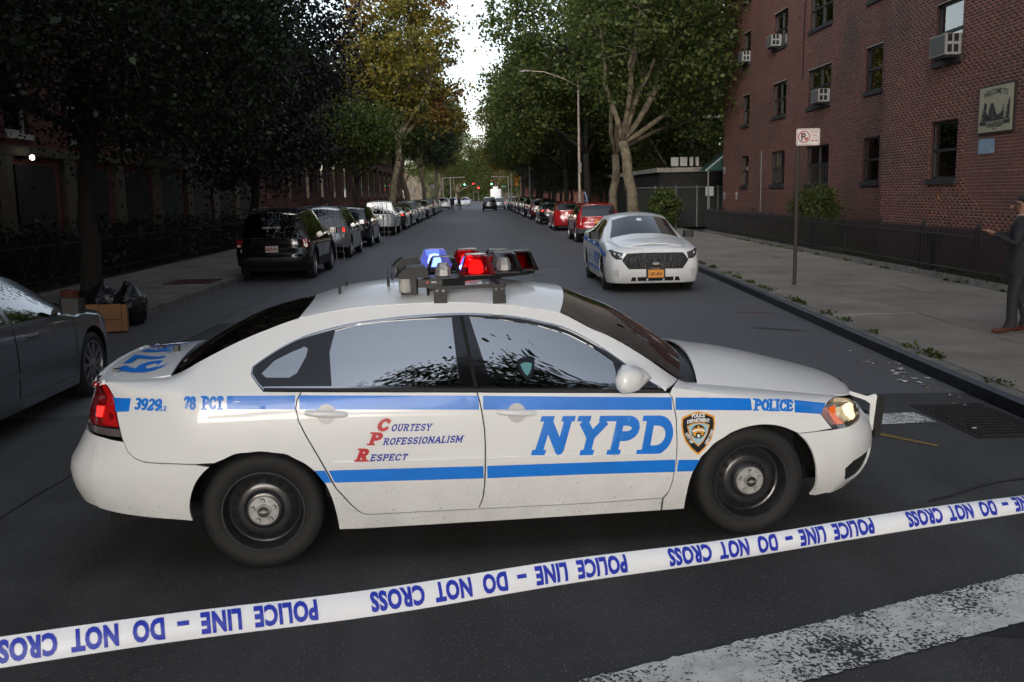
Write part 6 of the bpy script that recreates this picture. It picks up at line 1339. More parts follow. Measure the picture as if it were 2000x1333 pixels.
# ------------------------------------------------------------------ street furniture
POLE = mat('galvanised_pole', (.34, .27, .215), .55, metal=.3, var=(7, .35)); POLE2 = mat('grey_pole', (.20, .19, .18), .6, metal=.3, var=(7, .3))
def lamp_post(x, y, h, label, arm=3.0, m=POLE):
    r = empty('street_lamp', (x, y, .15), 0, label, 'street lamp', 'street lamps'); MB().tube([(0, 0, 0), (0, 0, .9), (-.05, 0, h)], [.12, .095, .055], 12).obj('column', m, r, True)
    MB().tube([(-.05, 0, h - .35), (-arm * .33, 0, h + .10), (-arm * .7, 0, h + .48), (-arm, 0, h + .55)], [.035, .032, .028, .026], 8).obj('arm', m, r, True)
    MB().lathe([(0, .05), (.05, .04), (.09, 0), (.09, -.04), (0, -.05)], 12).obj('lamp_head', POLE2, r, True); hd = r.children[-1]; hd.location = (-arm - .22, 0, h + .55); hd.scale = (4.2, 1.6, 1.4)
    MB().lathe([(.0, .38), (.16, .36), (.2, .22), (.14, .08), (.05, 0)], 14).obj('top_fitting', POLE2, r, True); r.children[-1].location = (-.02, 0, h + .02)
    MB().box((-.09, -.22, 3.1), (.09, -.12, 3.7)).obj('control_box', POLE2, r); return r
lamp_post(6.35, 59, 8.6, 'tall tan street lamp with long arm beside the red cars'); lamp_post(6.35, 114, 8.3, 'slim street lamp second in line, beyond the red cars', 2.6, POLE2); lamp_post(6.3, 172, 8.2, 'faint street lamp farthest along the street', 2.4, POLE2)
NP = empty('no_parking_sign', (6.24, 18.58, .15), R(-4), 'white no parking sign with red circle on a brown pole', 'sign')
PB = mat('brown_pole', (.030, .024, .018), .6, metal=.3, var=(9, .3)); MB().box((-.032, -.022, 0), (-.026, .022, 3.0)).box((.026, -.022, 0), (.032, .022, 3.0)).box((-.026, .0, 0), (.026, .006, 3.0)).obj('pole', PB, NP)
SW = mat('sign_white', (.62, .58, .55), .4, var=(8, .12)); SR = mat('sign_red', (.35, .02, .02), .45)
def rrect(x0, x1, z0, z1, r): return [(x, z) for cx_, cz, a in ((x1 - r, z1 - r, 0), (x0 + r, z1 - r, 90), (x0 + r, z0 + r, 180), (x1 - r, z0 + r, 270)) for x, z in arc(cx_, cz, r, r, a, a + 90, 4)]
bd = MB().prism(rrect(-.045, .405, 2.70, 3.02, .03), -.034, -.028, axis='y').obj('plate', SW, NP)
def sign_print(polys, m, off, holes=()):
    V, F = fill([np.array(p) for p in polys], [np.array(h) for h in holes]); return mesh('sign_print', [(v[0], off, v[1]) for v in V], F, m, bd)
sign_print([rrect(-.03, .39, 2.715, 3.005, .02)], SR, -.0355, [rrect(-.024, .384, 2.721, 2.999, .018)])
sign_print([arc(.10, 2.865, .115, .115, 0, 360, 30)[:-1]], SR, -.0355, [arc(.10, 2.865, .097, .097, 0, 360, 30)[:-1]])
flat_text('lettering', 'P', INK, bd, (.085, -.0355, 2.795), (1, 0, 0), (0, 0, 1), .20, .006, .9)
sign_print([[(.018, 2.935), (.03, 2.947), (.18, 2.797), (.168, 2.785)], [(.10, 2.82), (.17, 2.86), (.18, 2.835), (.12, 2.79)]], SR, -.0375)
for tx, z, sz in (('8:30-10am', 2.945, .042), ('TUES', 2.875, .052), ('NO STANDING', 2.84, .016)): flat_text('lettering', tx, SR, bd, (.30, -.0355, z), (1, 0, 0), (0, 0, 1), sz, .0006, .78)
sign_print([[(.235, 2.79), (.265, 2.812), (.265, 2.797), (.335, 2.797), (.335, 2.812), (.365, 2.79), (.335, 2.768), (.335, 2.783), (.265, 2.783), (.265, 2.768)]], SR, -.0355)
def post_sign(name, x, y, h, poly, m, label, print_=None):
    r = empty(name, (x, y, .15), 0, label, 'sign'); MB().tube([(0, 0, 0), (0, 0, h)], .035, 8).obj('pole', POLE2, r); MB().prism(poly, -.06, -.045, axis='y').obj('plate', m, r)
    if print_: MB().prism(print_, -.066, -.061, axis='y').obj('sign_print', INK, r)
    return r
OR = mat('orange_sign', (.72, .22, .01), .5)
post_sign('warning_sign', 6.3, 149, 4.9, [(-.55, 4.35), (0, 3.8), (.55, 4.35), (0, 4.9)], OR, 'orange diamond warning sign past the dark parked cars', [(-.2, 4.3), (.2, 4.3), (.24, 4.45), (0, 4.5), (-.24, 4.45)])
MB().box((-.22, -.06, 3.1), (.22, -.045, 3.7)).obj('lower_plate', OR, bpy.data.objects['warning_sign'])
post_sign('parking_sign', -6.3, 140, 3.4, [(-.3, 2.9), (.3, 2.9), (.3, 3.4), (-.3, 3.4)], SW, 'small white parking sign among the trunks on the shaded side')
post_sign('parking_sign', 6.3, 205, 3.6, [(-.9, 3.3), (.0, 3.3), (.0, 3.6), (-.9, 3.6)], mat('green_sign', (.02, .16, .09), .5), 'green street name sign at the far junction')
GLIT = mat('signal_green', (.1, .9, .7), .3, emit=(.15, 1, .75), es=2.5); RLT = mat('signal_red', (1, .05, .04), .3, emit=(1, .04, .05), es=3.0); SIGY = mat('signal_yellow', (.45, .22, .02), .5)
def signal(x, y, z, lit, label):
    r = empty('traffic_light', (x, y, .15), 0, label, 'traffic light', 'traffic lights down the street'); s = 1 if x > 0 else -1
    MB().tube([(s * abs(6.4 - abs(x)), .3, 0), (s * abs(6.4 - abs(x)), .3, z + .4), (0, .3, z + .5)], .07, 8).obj('mast', POLE2, r); MB().box((-.17, -.12, z - .5), (.17, .12, z + .5), bev=.04).obj('housing', SIGY if lit == 'g' else GAP, r)
    for k in range(3):
        on = (lit == 'g' and k == 0) or (lit == 'r' and k == 2); MB().lathe([(.15, -.125), (.15, -.16), (0, -.17)], 12, (0, 0, z - .32 + k * .32), 'y').obj('lamp', (GLIT if lit == 'g' else RLT) if on else GAP, r)
        if on: r.children[-1].scale = (1.15, 1, 1.15)
signal(-2.4, 205, 4.3, 'g', 'green traffic light hanging on the shaded side of the far junction'); signal(3.3, 205, 4.3, 'g', 'green traffic light hanging on the sunny side of the far junction')
signal(-2.0, 268, 6.2, 'r', 'red traffic light at the far end, highest of the distant reds'); signal(1.6, 268, 6.2, 'r', 'red traffic light at the far end, on the sunny side')
FB9 = empty('distant_block', (0, 330, 0), 0, 'hazy brick block closing the far end of the street', 'building'); MB().box((-60, 0, 0), (60, 14, 11)).obj('wall', mat('hazy_brick', (.10, .08, .06), .9, var=(.6, .4)), FB9)
for k in range(14): MB().box((-26 + k * 4, -.06, 3), (-24.6 + k * 4, 0, 5)).obj('window', GLOSSB, FB9)
# low shed, hoarding and awning beyond the block
SHED = empty('low_shed', (9.7, 60, 0), 0, 'low dark shed with a white fascia behind the plane trunks', 'shed'); DKW = mat('dark_boarding', (.012, .011, .010), .8, var=(3, .5))
MB().box((.0, -9.5, 0), (9, 12, 3.0)).obj('wall', DKW, SHED); MB().box((-.25, -9.7, 3.0), (9.2, 12.2, 3.22)).obj('fascia', mat('weathered_white', (.36, .34, .30), .8, var=(3, .4)), SHED)
for k in range(12): MB().box((-.03, -9.4 + k * 1.78, .1), (-.002, -9.4 + k * 1.78 + 1.7, 2.95)).obj('panel', DKW, SHED)
for k, (a, b_) in enumerate(((-.1, .28), (.38, .75), (.88, 1.05), (1.2, 1.35))): MB().box((a + .6, -9.76, 3.3), (b_ + .6, -9.70, 3.75)).obj('sign_letter', mat('sign_letter_white', (.55, .55, .53), .6), SHED)
BR2 = empty('brick_house', (10.5, 78, 0), 0, 'orange brick house partly showing behind the shed and plane trunks', 'building'); MB().box((0, 0, 0), (12, 14, 5.6)).obj('wall', mat('orange_brick', (.30, .10, .05), .9, var=(3, .4)), BR2)
for k in range(3):
    for z in (1.0, 3.4): MB().box((1.5 + k * 3.2, -.03, z), (2.6 + k * 3.2, .0, z + 1.7)).obj('window', GLOSSB, BR2)
BR3 = empty('brick_house', (7.9, 160, 0), 0, 'plain red brick house end beyond the orange warning sign', 'building'); MB().box((0, 0, 0), (10, 12, 7.2)).obj('wall', mat('dull_brick', (.17, .065, .045), .9, var=(2, .3)), BR3); MB().box((-.2, -.2, 7.2), (10.2, 12.2, 7.5)).obj('roof', GAP, BR3); MB().box((2, -.03, 1.2), (3.2, 0, 3)).obj('window', GLOSSB, BR3)
AW = empty('entrance_awning', (11.5, 48.2, 0), 0, 'dark green pitched entrance awning on posts at the block corner', 'awning'); GRN = mat('awning_green', (.006, .045, .032), .7)
MB().prism([(-.15, 3.0), (2.1, 3.0), (2.1, 4.55), (1.35, 4.2)], -.8, .8, axis='y').obj('canopy', GRN, AW); MB().prism([(-.2, 3.0), (-.15, 2.95), (1.38, 4.18), (1.33, 4.25)], -.83, -.80, axis='y').obj('edge_trim', mat('awning_trim', (.25, .32, .30), .6), AW)
for x in (0., 1.7): MB().tube([(x, -.7, .15), (x, -.7, 3.0)], .035, 8).obj('post', POLE2, AW)
SCR = empty('screen_fence', (0, 0, 0), 0, 'dark screened chain fence closing the yard beyond the block corner', 'fence'); MB().box((8.2, 49.98, .15), (13.8, 50.02, 2.1)).obj('screen', mat('dark_mesh', (.008, .012, .010), .8), SCR)
for x in np.arange(8.2, 13.9, 1.1): MB().tube([(x, 49.9, .15), (x, 49.9, 2.3)], .03, 8).obj('post', POLE2, SCR)
MB().tube([(8.2, 49.9, 2.2), (13.8, 49.9, 2.2)], .022, 6).obj('top_rail', POLE2, SCR)
YB = empty('notice_board', (11.6, 47.6, 0), 0, 'pale notice board on the yard fence under the awning', 'notice'); MB().box((-.2, 0, 1.75), (.2, .04, 2.2)).obj('board', mat('pale_board', (.28, .32, .30), .7, var=(5, .3)), YB); MB().tube([(0, .05, .15), (0, .05, 2.2)], .03, 6).obj('pole', POLE2, YB)
# ------------------------------------------------------------------ left side: dark block, brownstones
FLB = Facade(-10.4, 24., (0, 1), (1, 0)); DB = empty('dark_brick_block', (0, 0, 0), 0, 'dark brick block with white framed windows behind the overhanging tree', 'building')
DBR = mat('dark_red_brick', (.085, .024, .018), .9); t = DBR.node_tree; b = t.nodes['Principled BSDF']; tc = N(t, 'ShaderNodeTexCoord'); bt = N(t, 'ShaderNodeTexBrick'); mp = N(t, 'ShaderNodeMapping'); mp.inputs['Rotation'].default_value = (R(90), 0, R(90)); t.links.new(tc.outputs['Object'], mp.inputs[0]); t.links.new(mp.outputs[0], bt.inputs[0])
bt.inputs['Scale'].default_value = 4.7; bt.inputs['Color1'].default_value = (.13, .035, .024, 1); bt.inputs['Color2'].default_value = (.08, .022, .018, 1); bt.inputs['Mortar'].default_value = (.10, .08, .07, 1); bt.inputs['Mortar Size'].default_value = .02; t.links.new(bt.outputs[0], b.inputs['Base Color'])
wl = [(a, a + 1.15, z, z + 1.7) for a in np.arange(-19, 18, 3.4) for z in (3.6, 6.7, 9.8)]
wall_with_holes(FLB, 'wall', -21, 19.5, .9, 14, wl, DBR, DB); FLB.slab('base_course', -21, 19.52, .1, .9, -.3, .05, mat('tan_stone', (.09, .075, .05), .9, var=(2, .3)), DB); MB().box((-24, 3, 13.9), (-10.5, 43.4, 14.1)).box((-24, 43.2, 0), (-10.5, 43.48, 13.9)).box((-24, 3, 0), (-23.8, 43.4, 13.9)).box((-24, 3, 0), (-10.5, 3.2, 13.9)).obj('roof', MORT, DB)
WFR2 = mat('white_window_frame', (.40, .40, .37), .6)
for w_ in wl:
    if -6 < w_[0] < 16 and w_[2] < 8:
        a0, a1, z0, z1 = w_; g = FLB.slab('window', a0, a1, z0, z1, -.5, -.45, ROOM, DB)
        for q in ((a0, a0 + .09, z0, z1), (a1 - .09, a1, z0, z1), (a0 + .09, a1 - .09, z1 - .09, z1), (a0 + .09, a1 - .09, z0, z0 + .09), (a0 + .09, a1 - .09, (z0 + z1) / 2 - .04, (z0 + z1) / 2 + .04)): FLB.slab('frame', *q, -.16, -.09, WFR2, g)
        FLB.slab('pane', a0 + .09, a1 - .09, z0 + .09, z1 - .09, -.14, -.135, WGLASS, g); FLB.slab('window_sill', a0 - .08, a1 + .08, z0 - .12, z0, -.1, .08, WFR2, g)
for k, a in enumerate(np.arange(-16, 19, 3.4)):
    FLB.slab('pier', a - .35, a + .35, .9, 3.1, .0, .12, mat('tan_stone', (.1, .1, .1)), DB); FLB.slab('door' if k % 3 == 1 else 'shutter', a + .6, a + 2.6, .2, 2.9, .0, .05, DKW, DB)
FLB.slab('string_course', -21, 19.5, 3.1, 3.3, .0, .14, mat('tan_stone', (.1, .1, .1)), DB)
ac = empty('air_conditioner', (0, 0, 0), 0, 'dull white air conditioner in a window of the dark block', 'air conditioner'); FLB.slab('case', 1.43, 2.13, 3.72, 4.12, -.05, .38, ACW, ac); FLB.slab('grille', 1.47, 2.09, 3.76, 4.08, .38, .386, ACG, ac)
LW = empty('wall_light', (-10.2, 22.4, 3.05), 0, 'small lit white globe lamp on the dark block', 'lamp'); MB().lathe([(0, -.06), (.04, -.045), (.055, 0), (.04, .045), (0, .06)], 14, (.16, 0, 0)).obj('globe', mat('lit_globe', (1, 1, .9), .3, emit=(1, .97, .80), es=4), LW, True); MB().box((-.2, -.04, -.02), (.1, .04, .04)).obj('bracket', GAP, LW)
STONE = mat('brownstone', (.105, .038, .028), .9, var=(1.2, .25)); TRIMS = mat('brown_trim', (.055, .026, .020), .85)
def rowhouse(y0, k):
    f = Facade(-11.0, 0, (0, 1), (1, 0)); r = empty('rowhouse', (0, 0, 0), 0, ORD[k] + ' brownstone rowhouse beyond the dark brick block', 'building', 'brownstone row on the shaded side'); H = 11.0
    ws = [(.7 + c * 1.85, .7 + c * 1.85 + .95, z, z + h) for c in range(3) for z, h in ((2.6, 2.1), (5.7, 1.9), (8.5, 1.6)) if not (c == 0 and z < 3)]
    wall_with_holes(f, 'wall', 0, 5.9, .1, H, ws, STONE, r, .18); MB().box((-22, 0, 0), (-11.2, 5.9, H - .1)).obj('house_body', TRIMS, r)
    for w_ in ws:
        g = f.slab('window', w_[0], w_[1], w_[2], w_[3], -.17, -.15, GLOSSB, r); f.slab('lintel', w_[0] - .12, w_[1] + .12, w_[3], w_[3] + .22, .0, .1, TRIMS, g); f.slab('sill', w_[0] - .1, w_[1] + .1, w_[2] - .14, w_[2], .0, .1, TRIMS, g)
        f.slab('sash', w_[0], w_[1], (w_[2] + w_[3]) / 2 - .04, (w_[2] + w_[3]) / 2 + .04, -.15, -.12, WFR2, g); f.slab('sash', (w_[0] + w_[1]) / 2 - .02, (w_[0] + w_[1]) / 2 + .02, w_[2], w_[3], -.15, -.13, WFR2, g)
    f.slab('door', .75, 1.75, 2.0, 4.5, .0, .05, GLOSSB, r); f.slab('cornice', 0, 5.9, H - .5, H + .25, .0, .55, mat('dark_cornice', (.018, .014, .013), .8), r); f.slab('door_hood', .5, 2.0, 4.55, 4.9, .0, .4, TRIMS, r)
    for s in range(9): f.slab('step', .6, 1.9, .15, .15 + .2 * (9 - s), .22 * s, .22 * (s + 1), STONE, r)
    r.location = (0, y0, 0); return r
h0 = None
for k in range(17):
    y0 = 44.2 + k * 5.95
    if h0 is None: h0 = rowhouse(y0, k)
    else: c = clone(h0, None, 'rowhouse'); c.location = (0, y0, 0); c['label'] = ORD[k] + ' brownstone rowhouse beyond the dark brick block'
LF = empty('garden_railing', (0, 0, 0), 0, 'dark iron garden railing along the shaded pavement', 'fence'); pk2 = None
for y in np.arange(12, 42, .14):
    if pk2 is None: pk2 = MB().box((-.01, -.01, .15), (.01, .01, 1.25)).obj('picket', FEN, LF); o = pk2
    else: o = link('picket', pk2.data, LF)
    o.location = (-9.35, y, 0)
for z in (.35, 1.1): MB().box((-9.365, 12, z), (-9.335, 42, z + .03)).obj('rail', FEN, LF)
r_ = np.random.default_rng(8); cl = np.stack([r_.uniform(-10.2, -9.5, 260), r_.uniform(10, 42, 260), r_.uniform(.3, 1.2, 260)], 1); V, F = leaves(cl, 60, np.full((260, 3), .25), .11, r_); tag(link('hedge', bulk_mesh('hedge', V, F, LD)), 'dark hedge growing behind the railing on the shaded side', 'hedge')
tag(boxo('front_garden', (-11, 3, 0), (-9.2, 150, .16), SOIL), kind='structure')
# ------------------------------------------------------------------ across the junction, behind the viewer (seen only in reflections, left block added to shade the left side)
OB = empty('unseen_corner_building', (0, 0, 0), 0, 'unseen brick block added behind the viewer to shade the left side', 'building'); MB().box((-46, -22, 0), (-7.5, -7, 17)).obj('wall', DBR, OB); MB().box((-46.3, -22.3, 17), (-7.2, -6.7, 17.5)).obj('roof', TRIMS, OB)
OB2 = empty('unseen_corner_building', (0, 0, 0), 0, 'low brick corner building across the junction behind the viewer', 'building'); MB().box((12, -40, 0), (50, -12, 12)).obj('wall', DBR, OB2); MB().box((11.7, -40.3, 12), (50.3, -11.7, 12.4)).obj('roof', TRIMS, OB2)
for k, (x, y, sc, rz) in enumerate(((3.6, -11.5, 1.25, 3.0), (9.5, -10.5, 1.4, 2.1), (16, -11, 1.4, 4.2), (24, -12, 1.4, 1.2))):
    retree((R1, R2)[k % 2], 'plane_tree', (x, y, .1), rz, sc, ORD[k] + ' plane tree across the junction behind the viewer', 'trees behind the viewer', LD)
# ------------------------------------------------------------------ parked and moving vehicles
BLK = mat('black_paint', (.006, .006, .007), .12, coat=1.); NVY = mat('navy_paint', (.006, .008, .016), .14, coat=1.); SILV = mat('steel_grey_paint', (.10, .115, .135), .28, metal=.5, coat=1.); SILV2 = mat('silver_paint', (.34, .35, .36), .28, metal=.5, coat=1.)
REDP = mat('red_paint', (.42, .012, .016), .2, coat=1.); MAR = mat('maroon_paint', (.085, .008, .010), .2, coat=1.); GRYP = mat('graphite_paint', (.03, .032, .035), .25, metal=.4, coat=1.); CLAD = mat('grey_cladding', (.07, .07, .07), .6)
TLW = mat('tail_clear', (.6, .55, .5), .15, coat=.8); PLRED = mat('plate_red_print', (.35, .02, .03), .5)
def tails(n, hi=7.6, lo=4.3): return [('taillight', [(3.3, lo), (5.2, lo), (5.35, (lo + hi) / 2), (5.2, hi), (3.6, hi)], REDL, .006), ('brake_lamp', [(3.7, lo + .2), (4.9, lo + .2), (4.9, lo + .7), (3.9, lo + .7)], TLW, .009)]
SED_T = [('taillight', [(2.6, 4.9), (5.4, 4.9), (6.1, 6.4), (3.2, 6.6)], REDL, .006), ('brake_lamp', [(3.2, 5.2), (4.6, 5.2), (4.7, 5.9), (3.3, 5.9)], REDLIT, .008)]
def body_print(B, parent, V2, F, m, off=.004):
    ik = np.array([B.pt(x, z) for x, z in V2]); P_ = B.S.at(ik); n = B.S.normal(ik); n *= np.sign(n[:, 1:2] + .001); return mesh('lettering', to_car(P_ + n * off), [tuple(f) for f in F], m, parent)
# grey saloon at the left edge
S1, B1 = vehicle('parked_saloon', P_sedan(.93, .0, -.02, rimr=.72, hm=CHROME, mm=BLACKP), SILV, 'steel grey saloon with alloy wheels cut by the left picture edge', 'car', (-5.0, 8.69, 0), R(90), 'cars parked on the shaded side', wheel=10)
skin_panel('side_moulding', [B1.pt(x, .50) for x in np.linspace(-.95, .92, 20)] + [B1.pt(x, .545) for x in np.linspace(.92, -.95, 20)], SILV, S1, gap=0, off=.014, depth=.014, S=B1.S)
skin_panel('sill_moulding', [B1.pt(x, .24) for x in np.linspace(-.95, .95, 20)] + [B1.pt(x, .31) for x in np.linspace(.95, -.95, 20)], SILV, S1, gap=0, off=.02, depth=.02, S=B1.S)
# jeep-like estate
J, BJ_ = vehicle('parked_suv', P_suv(.06, .93, exp=4.2, lamps=tails(0, 7.4, 4.1), mm=BLK, hm=BLK), BLK, 'black boxy estate with roof rails, nearest of the row beyond the saloon', 'car', (-5.05, 25.97, 0), R(90), 'cars parked on the shaded side', wheel=5, lower=BLACKP, plate=(-2.352, -.02, .80, -1, 'B68PWN', PLATE_W, PLRED))
for s in (-1, 1): MB().tube([(-1.7, s * .56, 1.70), (-1.6, s * .56, 1.76), (.2, s * .56, 1.79), (.35, s * .56, 1.73)], .02, 6).obj('roof_rail', BLACKP, J)
for x in (-1.3, -.1): MB().tube([(x, -.56, 1.77), (x, .56, 1.77)], .018, 6).obj('roof_bar', BLACKP, J)
flat_text('lettering', 'ST JOSEPH\'S EVENING', WVIN, J, (-2.18, 0, 1.30), (0, -1, 0), (.12, 0, 1), .06, .0, .8)
XC, BX = vehicle('parked_suv', P_suv(.04, .95, lamps=[('taillight', [(4.6, 4.6), (5.3, 4.5), (5.4, 7), (5.6, 9), (5.9, 9.75), (5.3, 9.6), (4.9, 7)], REDL, .008), ('brake_lamp', [(4.3, 4.7), (5.25, 4.7), (5.3, 6.2), (4.4, 6.0)], REDLIT, .01)]), SILV2, 'silver estate with tall red tail lamps behind the black boxy one', 'car', (-5.2, 34.1, 0), R(90), 'cars parked on the shaded side', wheel=5, plate=(-2.352, 0, .78, -1, '', PLATE_W, PLRED))
for s in (-1, 1): MB().tube([(-1.6, s * .58, 1.66), (-1.5, s * .58, 1.73), (.2, s * .58, 1.74), (.35, s * .58, 1.69)], .02, 6).obj('roof_rail', BLACKP, XC)
NV, _ = vehicle('parked_suv', P_suv(-.04, .90, lamps=[('taillight', [(4.0, 5.4), (5.6, 5.4), (6.4, 6.4), (4.3, 7.0)], mat('amber_red_lens', (.55, .06, .02), .15, coat=.6), .008)]), NVY, 'dark navy estate between the silver estate and the white pickup', 'car', (-5.2, 41.2, 0), R(90), 'cars parked on the shaded side', lod=1, wheel=5)
PK = dict(P_suv(0, .93), top=[(-2.70, .80, 1.12), (-2.2, .81, 1.13), (-1.5, .81, 1.13), (-.78, .81, 1.13), (-.73, .70, 1.34), (-.64, .645, 1.68), (-.2, .635, 1.75), (.3, .63, 1.73), (.45, .63, 1.68), (.68, .67, 1.5), (.92, .71, 1.32), (1.18, .76, 1.14), (1.5, .76, 1.11), (1.9, .74, 1.07), (2.25, .68, 1.0)], belt=[(-2.9, 1.08), (-.8, 1.08), (.9, 1.05), (1.2, 1.02), (1.8, .97), (2.3, .90)], tail=-2.82, xr0=-2.3, rear=[(.35, -2.74), (.55, -2.80), (.75, -2.78), (1.1, -2.76)], rtop=(-2.74, 1.13), nose=2.6, xf0=1.7, front=[(.25, 2.48), (.45, 2.58), (.65, 2.58), (.9, 2.46)], ftop=(2.42, .96), cab=(-.80, 1.3), axle=(-1.55, 1.65), r=.39, low=[(-2.9, .5), (-1, .42), (1, .42), (2.6, .42)],
          win=[[(-.60, .10), (-.56, .84), (-.22, .88), (-.22, .1)], [(-.14, .88), (.28, .86), (.5, .7), (.8, .32), (.88, .1), (-.14, .1)]], patch=[('load_bed', -2.70, -.78, -.40, -.40, 0, 0, BLACKP), ('rear_window', -.78, -.64, .02, .04, 0, 0, 'g'), ('roof', -.64, .45, .05, .07, 0, .1, 'p'), ('windscreen', .45, 1.18, .07, .08, .1, .12, 'g'), ('hood', 1.18, 2.25, .08, .06, .12, .08, 'p')], seams=[(-.75,), (1.05,)], handles=[(-.45, .95), (.1, .95)], lamps=[('taillight', [(4.2, 3.4), (5.2, 3.4), (5.2, 6), (4.2, 6)], TLW, .006)])
vehicle('pickup_truck', PK, mat('white_truck_paint', (.62, .62, .60), .25, coat=1.), 'white crew cab pickup parked among dark cars', 'pickup', (-5.15, 52.0, 0), R(90), 'cars parked on the shaded side', lod=1, wheel=6)
DS, _ = vehicle('parked_saloon', P_sedan(.90, .0, .02, lamps=SED_T), BLK, 'black saloon directly beyond the white pickup', 'car', (-5.1, 59.5, 0), R(90), 'cars parked on the shaded side', lod=1, wheel=6)
DU, _ = vehicle('parked_suv', P_suv(-.02, .91, lamps=tails(0)), SILV2, 'pale silver estate third beyond the white pickup', 'car', (-5.1, 72.5, 0), R(90), 'cars parked on the shaded side', lod=1, wheel=6)
def recolour(src, name, loc, rz, m, label, group, old):
    c = clone(src, None, name); c.location = loc; c.rotation_euler = (0, 0, rz); c['label'] = label; c['group'] = group
    def go(o):
        for s in getattr(o, 'material_slots', []):
            if s.material == old: s.link = 'OBJECT'; s.material = m
        for ch in o.children: go(ch)
    go(c); return c
GA, GB = 'cars parked on the shaded side', 'cars parked on the sunny side'
for k, (y, src, m, lb) in enumerate(((66, DS, GRYP, 'graphite saloon second beyond the white pickup'), (79, DS, SILV2, 'silver saloon fourth beyond the white pickup'), (85.5, DU, BLK, 'black estate fifth beyond the white pickup'), (92, DS, MAR, 'maroon saloon sixth beyond the white pickup'), (98.5, DU, GRYP, 'graphite estate seventh beyond the white pickup'), (105, DS, BLK, 'black saloon eighth beyond the white pickup'), (112, DU, NVY, 'navy estate ninth beyond the white pickup'), (119, DS, BLK, 'black saloon tenth beyond the white pickup'))):
    recolour(src, 'parked_suv' if src is DU else 'parked_saloon', (-5.1 + random.uniform(-.08, .08), y, 0), R(90), m, lb, GA, SILV2 if src is DU else BLK)
RS, BR_ = vehicle('parked_suv', P_suv(-.06, .90, lamps=tails(0, 7.4, 5.2)), REDP, 'red compact estate with grey bumper and cladding behind the white patrol car', 'car', (4.92, 40.8, 0), R(90), GB, wheel=5, lower=CLAD, plate=(-2.345, 0, .84, -1, '', PLATE_O, PLBLK))
MB().tube([(-1.1, .35, 1.62), (-1.0, .35, 1.78), (-.9, .42, 2.05)], .03, 6).tube([(-1.4, .35, 1.66), (.2, .35, 1.70)], .025, 6).obj('bike_carrier', mat('carrier_blue', (.20, .26, .36), .4, metal=.5), RS)
P_hatch = P_sedan(.88, .02, .06, top=[(-1.98, .68, 1.10), (-1.88, .67, 1.22), (-1.72, .64, 1.36), (-1.5, .61, 1.455), (-1.12, .60, 1.49), (-.7, .605, 1.505), (-.2, .605, 1.50), (.2, .60, 1.46), (.42, .60, 1.415), (.64, .635, 1.30), (.86, .68, 1.17), (1.10, .735, 1.0), (1.3, .735, .965), (1.6, .72, .93), (1.85, .69, .895), (2.05, .64, .86)], tail=-2.12, xr0=-1.4, rear=[(.25, -2.0), (.4, -2.1), (.6, -2.12), (.75, -2.08), (1.0, -2.05)], rtop=(-2.03, 1.11), axle=(-1.25, 1.40), patch=[('rear_window', -1.98, -1.5, .02, .04, -.03, -.02, 'g'), ('roof', -1.5, .42, .05, .09, -.02, .1, 'p'), ('windscreen', .42, 1.10, .10, .10, .1, .15, 'g'), ('hood', 1.10, 2.05, .10, .07, .15, .1, 'p')], win=[[(-1.62, .15), (-1.4, .7), (-.9, .82), (-.5, .85), (-.28, .86), (-.28, .1), (-1.55, .1)], [(-.20, .86), (.1, .84), (.42, .68), (.74, .3), (.84, .08), (-.20, .08)]], lamps=[('taillight', [(3.9, 5.2), (5.4, 5.2), (5.5, 7.4), (4.2, 7.4)], mat('pink_red_lens', (.6, .04, .03), .15, coat=.6), .008)])
RH, _ = vehicle('parked_hatchback', P_hatch, mat('crimson_paint', (.34, .010, .012), .2, coat=1.), 'bright red hatchback second in the row behind the patrol car', 'car', (5.0, 53.4, 0), R(90), GB, lod=1, wheel=5, plate=(-2.125, 0, .80, -1, '', PLATE_W, PLBLK))
for k, (y, src, m, lb) in enumerate(((64.3, DS, BLK, 'black saloon third in the row behind the patrol car'), (76.5, DU, MAR, 'maroon estate fourth in the row behind the patrol car'), (83.5, DU, BLK, 'black estate fifth in the row behind the patrol car'), (90, DS, NVY, 'navy saloon sixth in the row behind the patrol car'), (96.5, DU, GRYP, 'graphite estate seventh in the row behind the patrol car'), (103, DS, BLK, 'black saloon eighth in the row behind the patrol car'), (110, DU, BLK, 'black estate ninth in the row behind the patrol car'), (117, DS, GRYP, 'graphite saloon tenth in the row behind the patrol car'), (125, DU, NVY, 'navy estate eleventh in the row behind the patrol car'))):
    recolour(src, 'parked_suv' if src is DU else 'parked_saloon', (4.95 + random.uniform(-.08, .08), y, 0), R(90), m, lb, GB, SILV2 if src is DU else BLK)
GC = 'vehicles far down the street'
recolour(DU, 'moving_suv', (1.65, 121, 0), R(90), GRYP, 'dark estate driving away in the middle of the street', GC, SILV2); recolour(DS, 'moving_saloon', (3.05, 130, 0), R(90), SILV2, 'silver saloon beside the dark estate in the middle of the street', GC, BLK)
WT = mat('white_far_paint', (.75, .75, .74), .25, coat=1.)
for (x, y, src, rz, lb) in ((-2.0, 176, DS, -90, 'white saloon facing the viewer at the far junction'), (-4.3, 178, DS, -90, 'white saloon parked beside the far junction'), (-4.6, 136, DU, 90, 'white estate double parked far along the shaded side')):
    recolour(src, 'distant_car', (x, y, 0), R(rz), WT, lb, GC, SILV2 if src is DU else BLK)
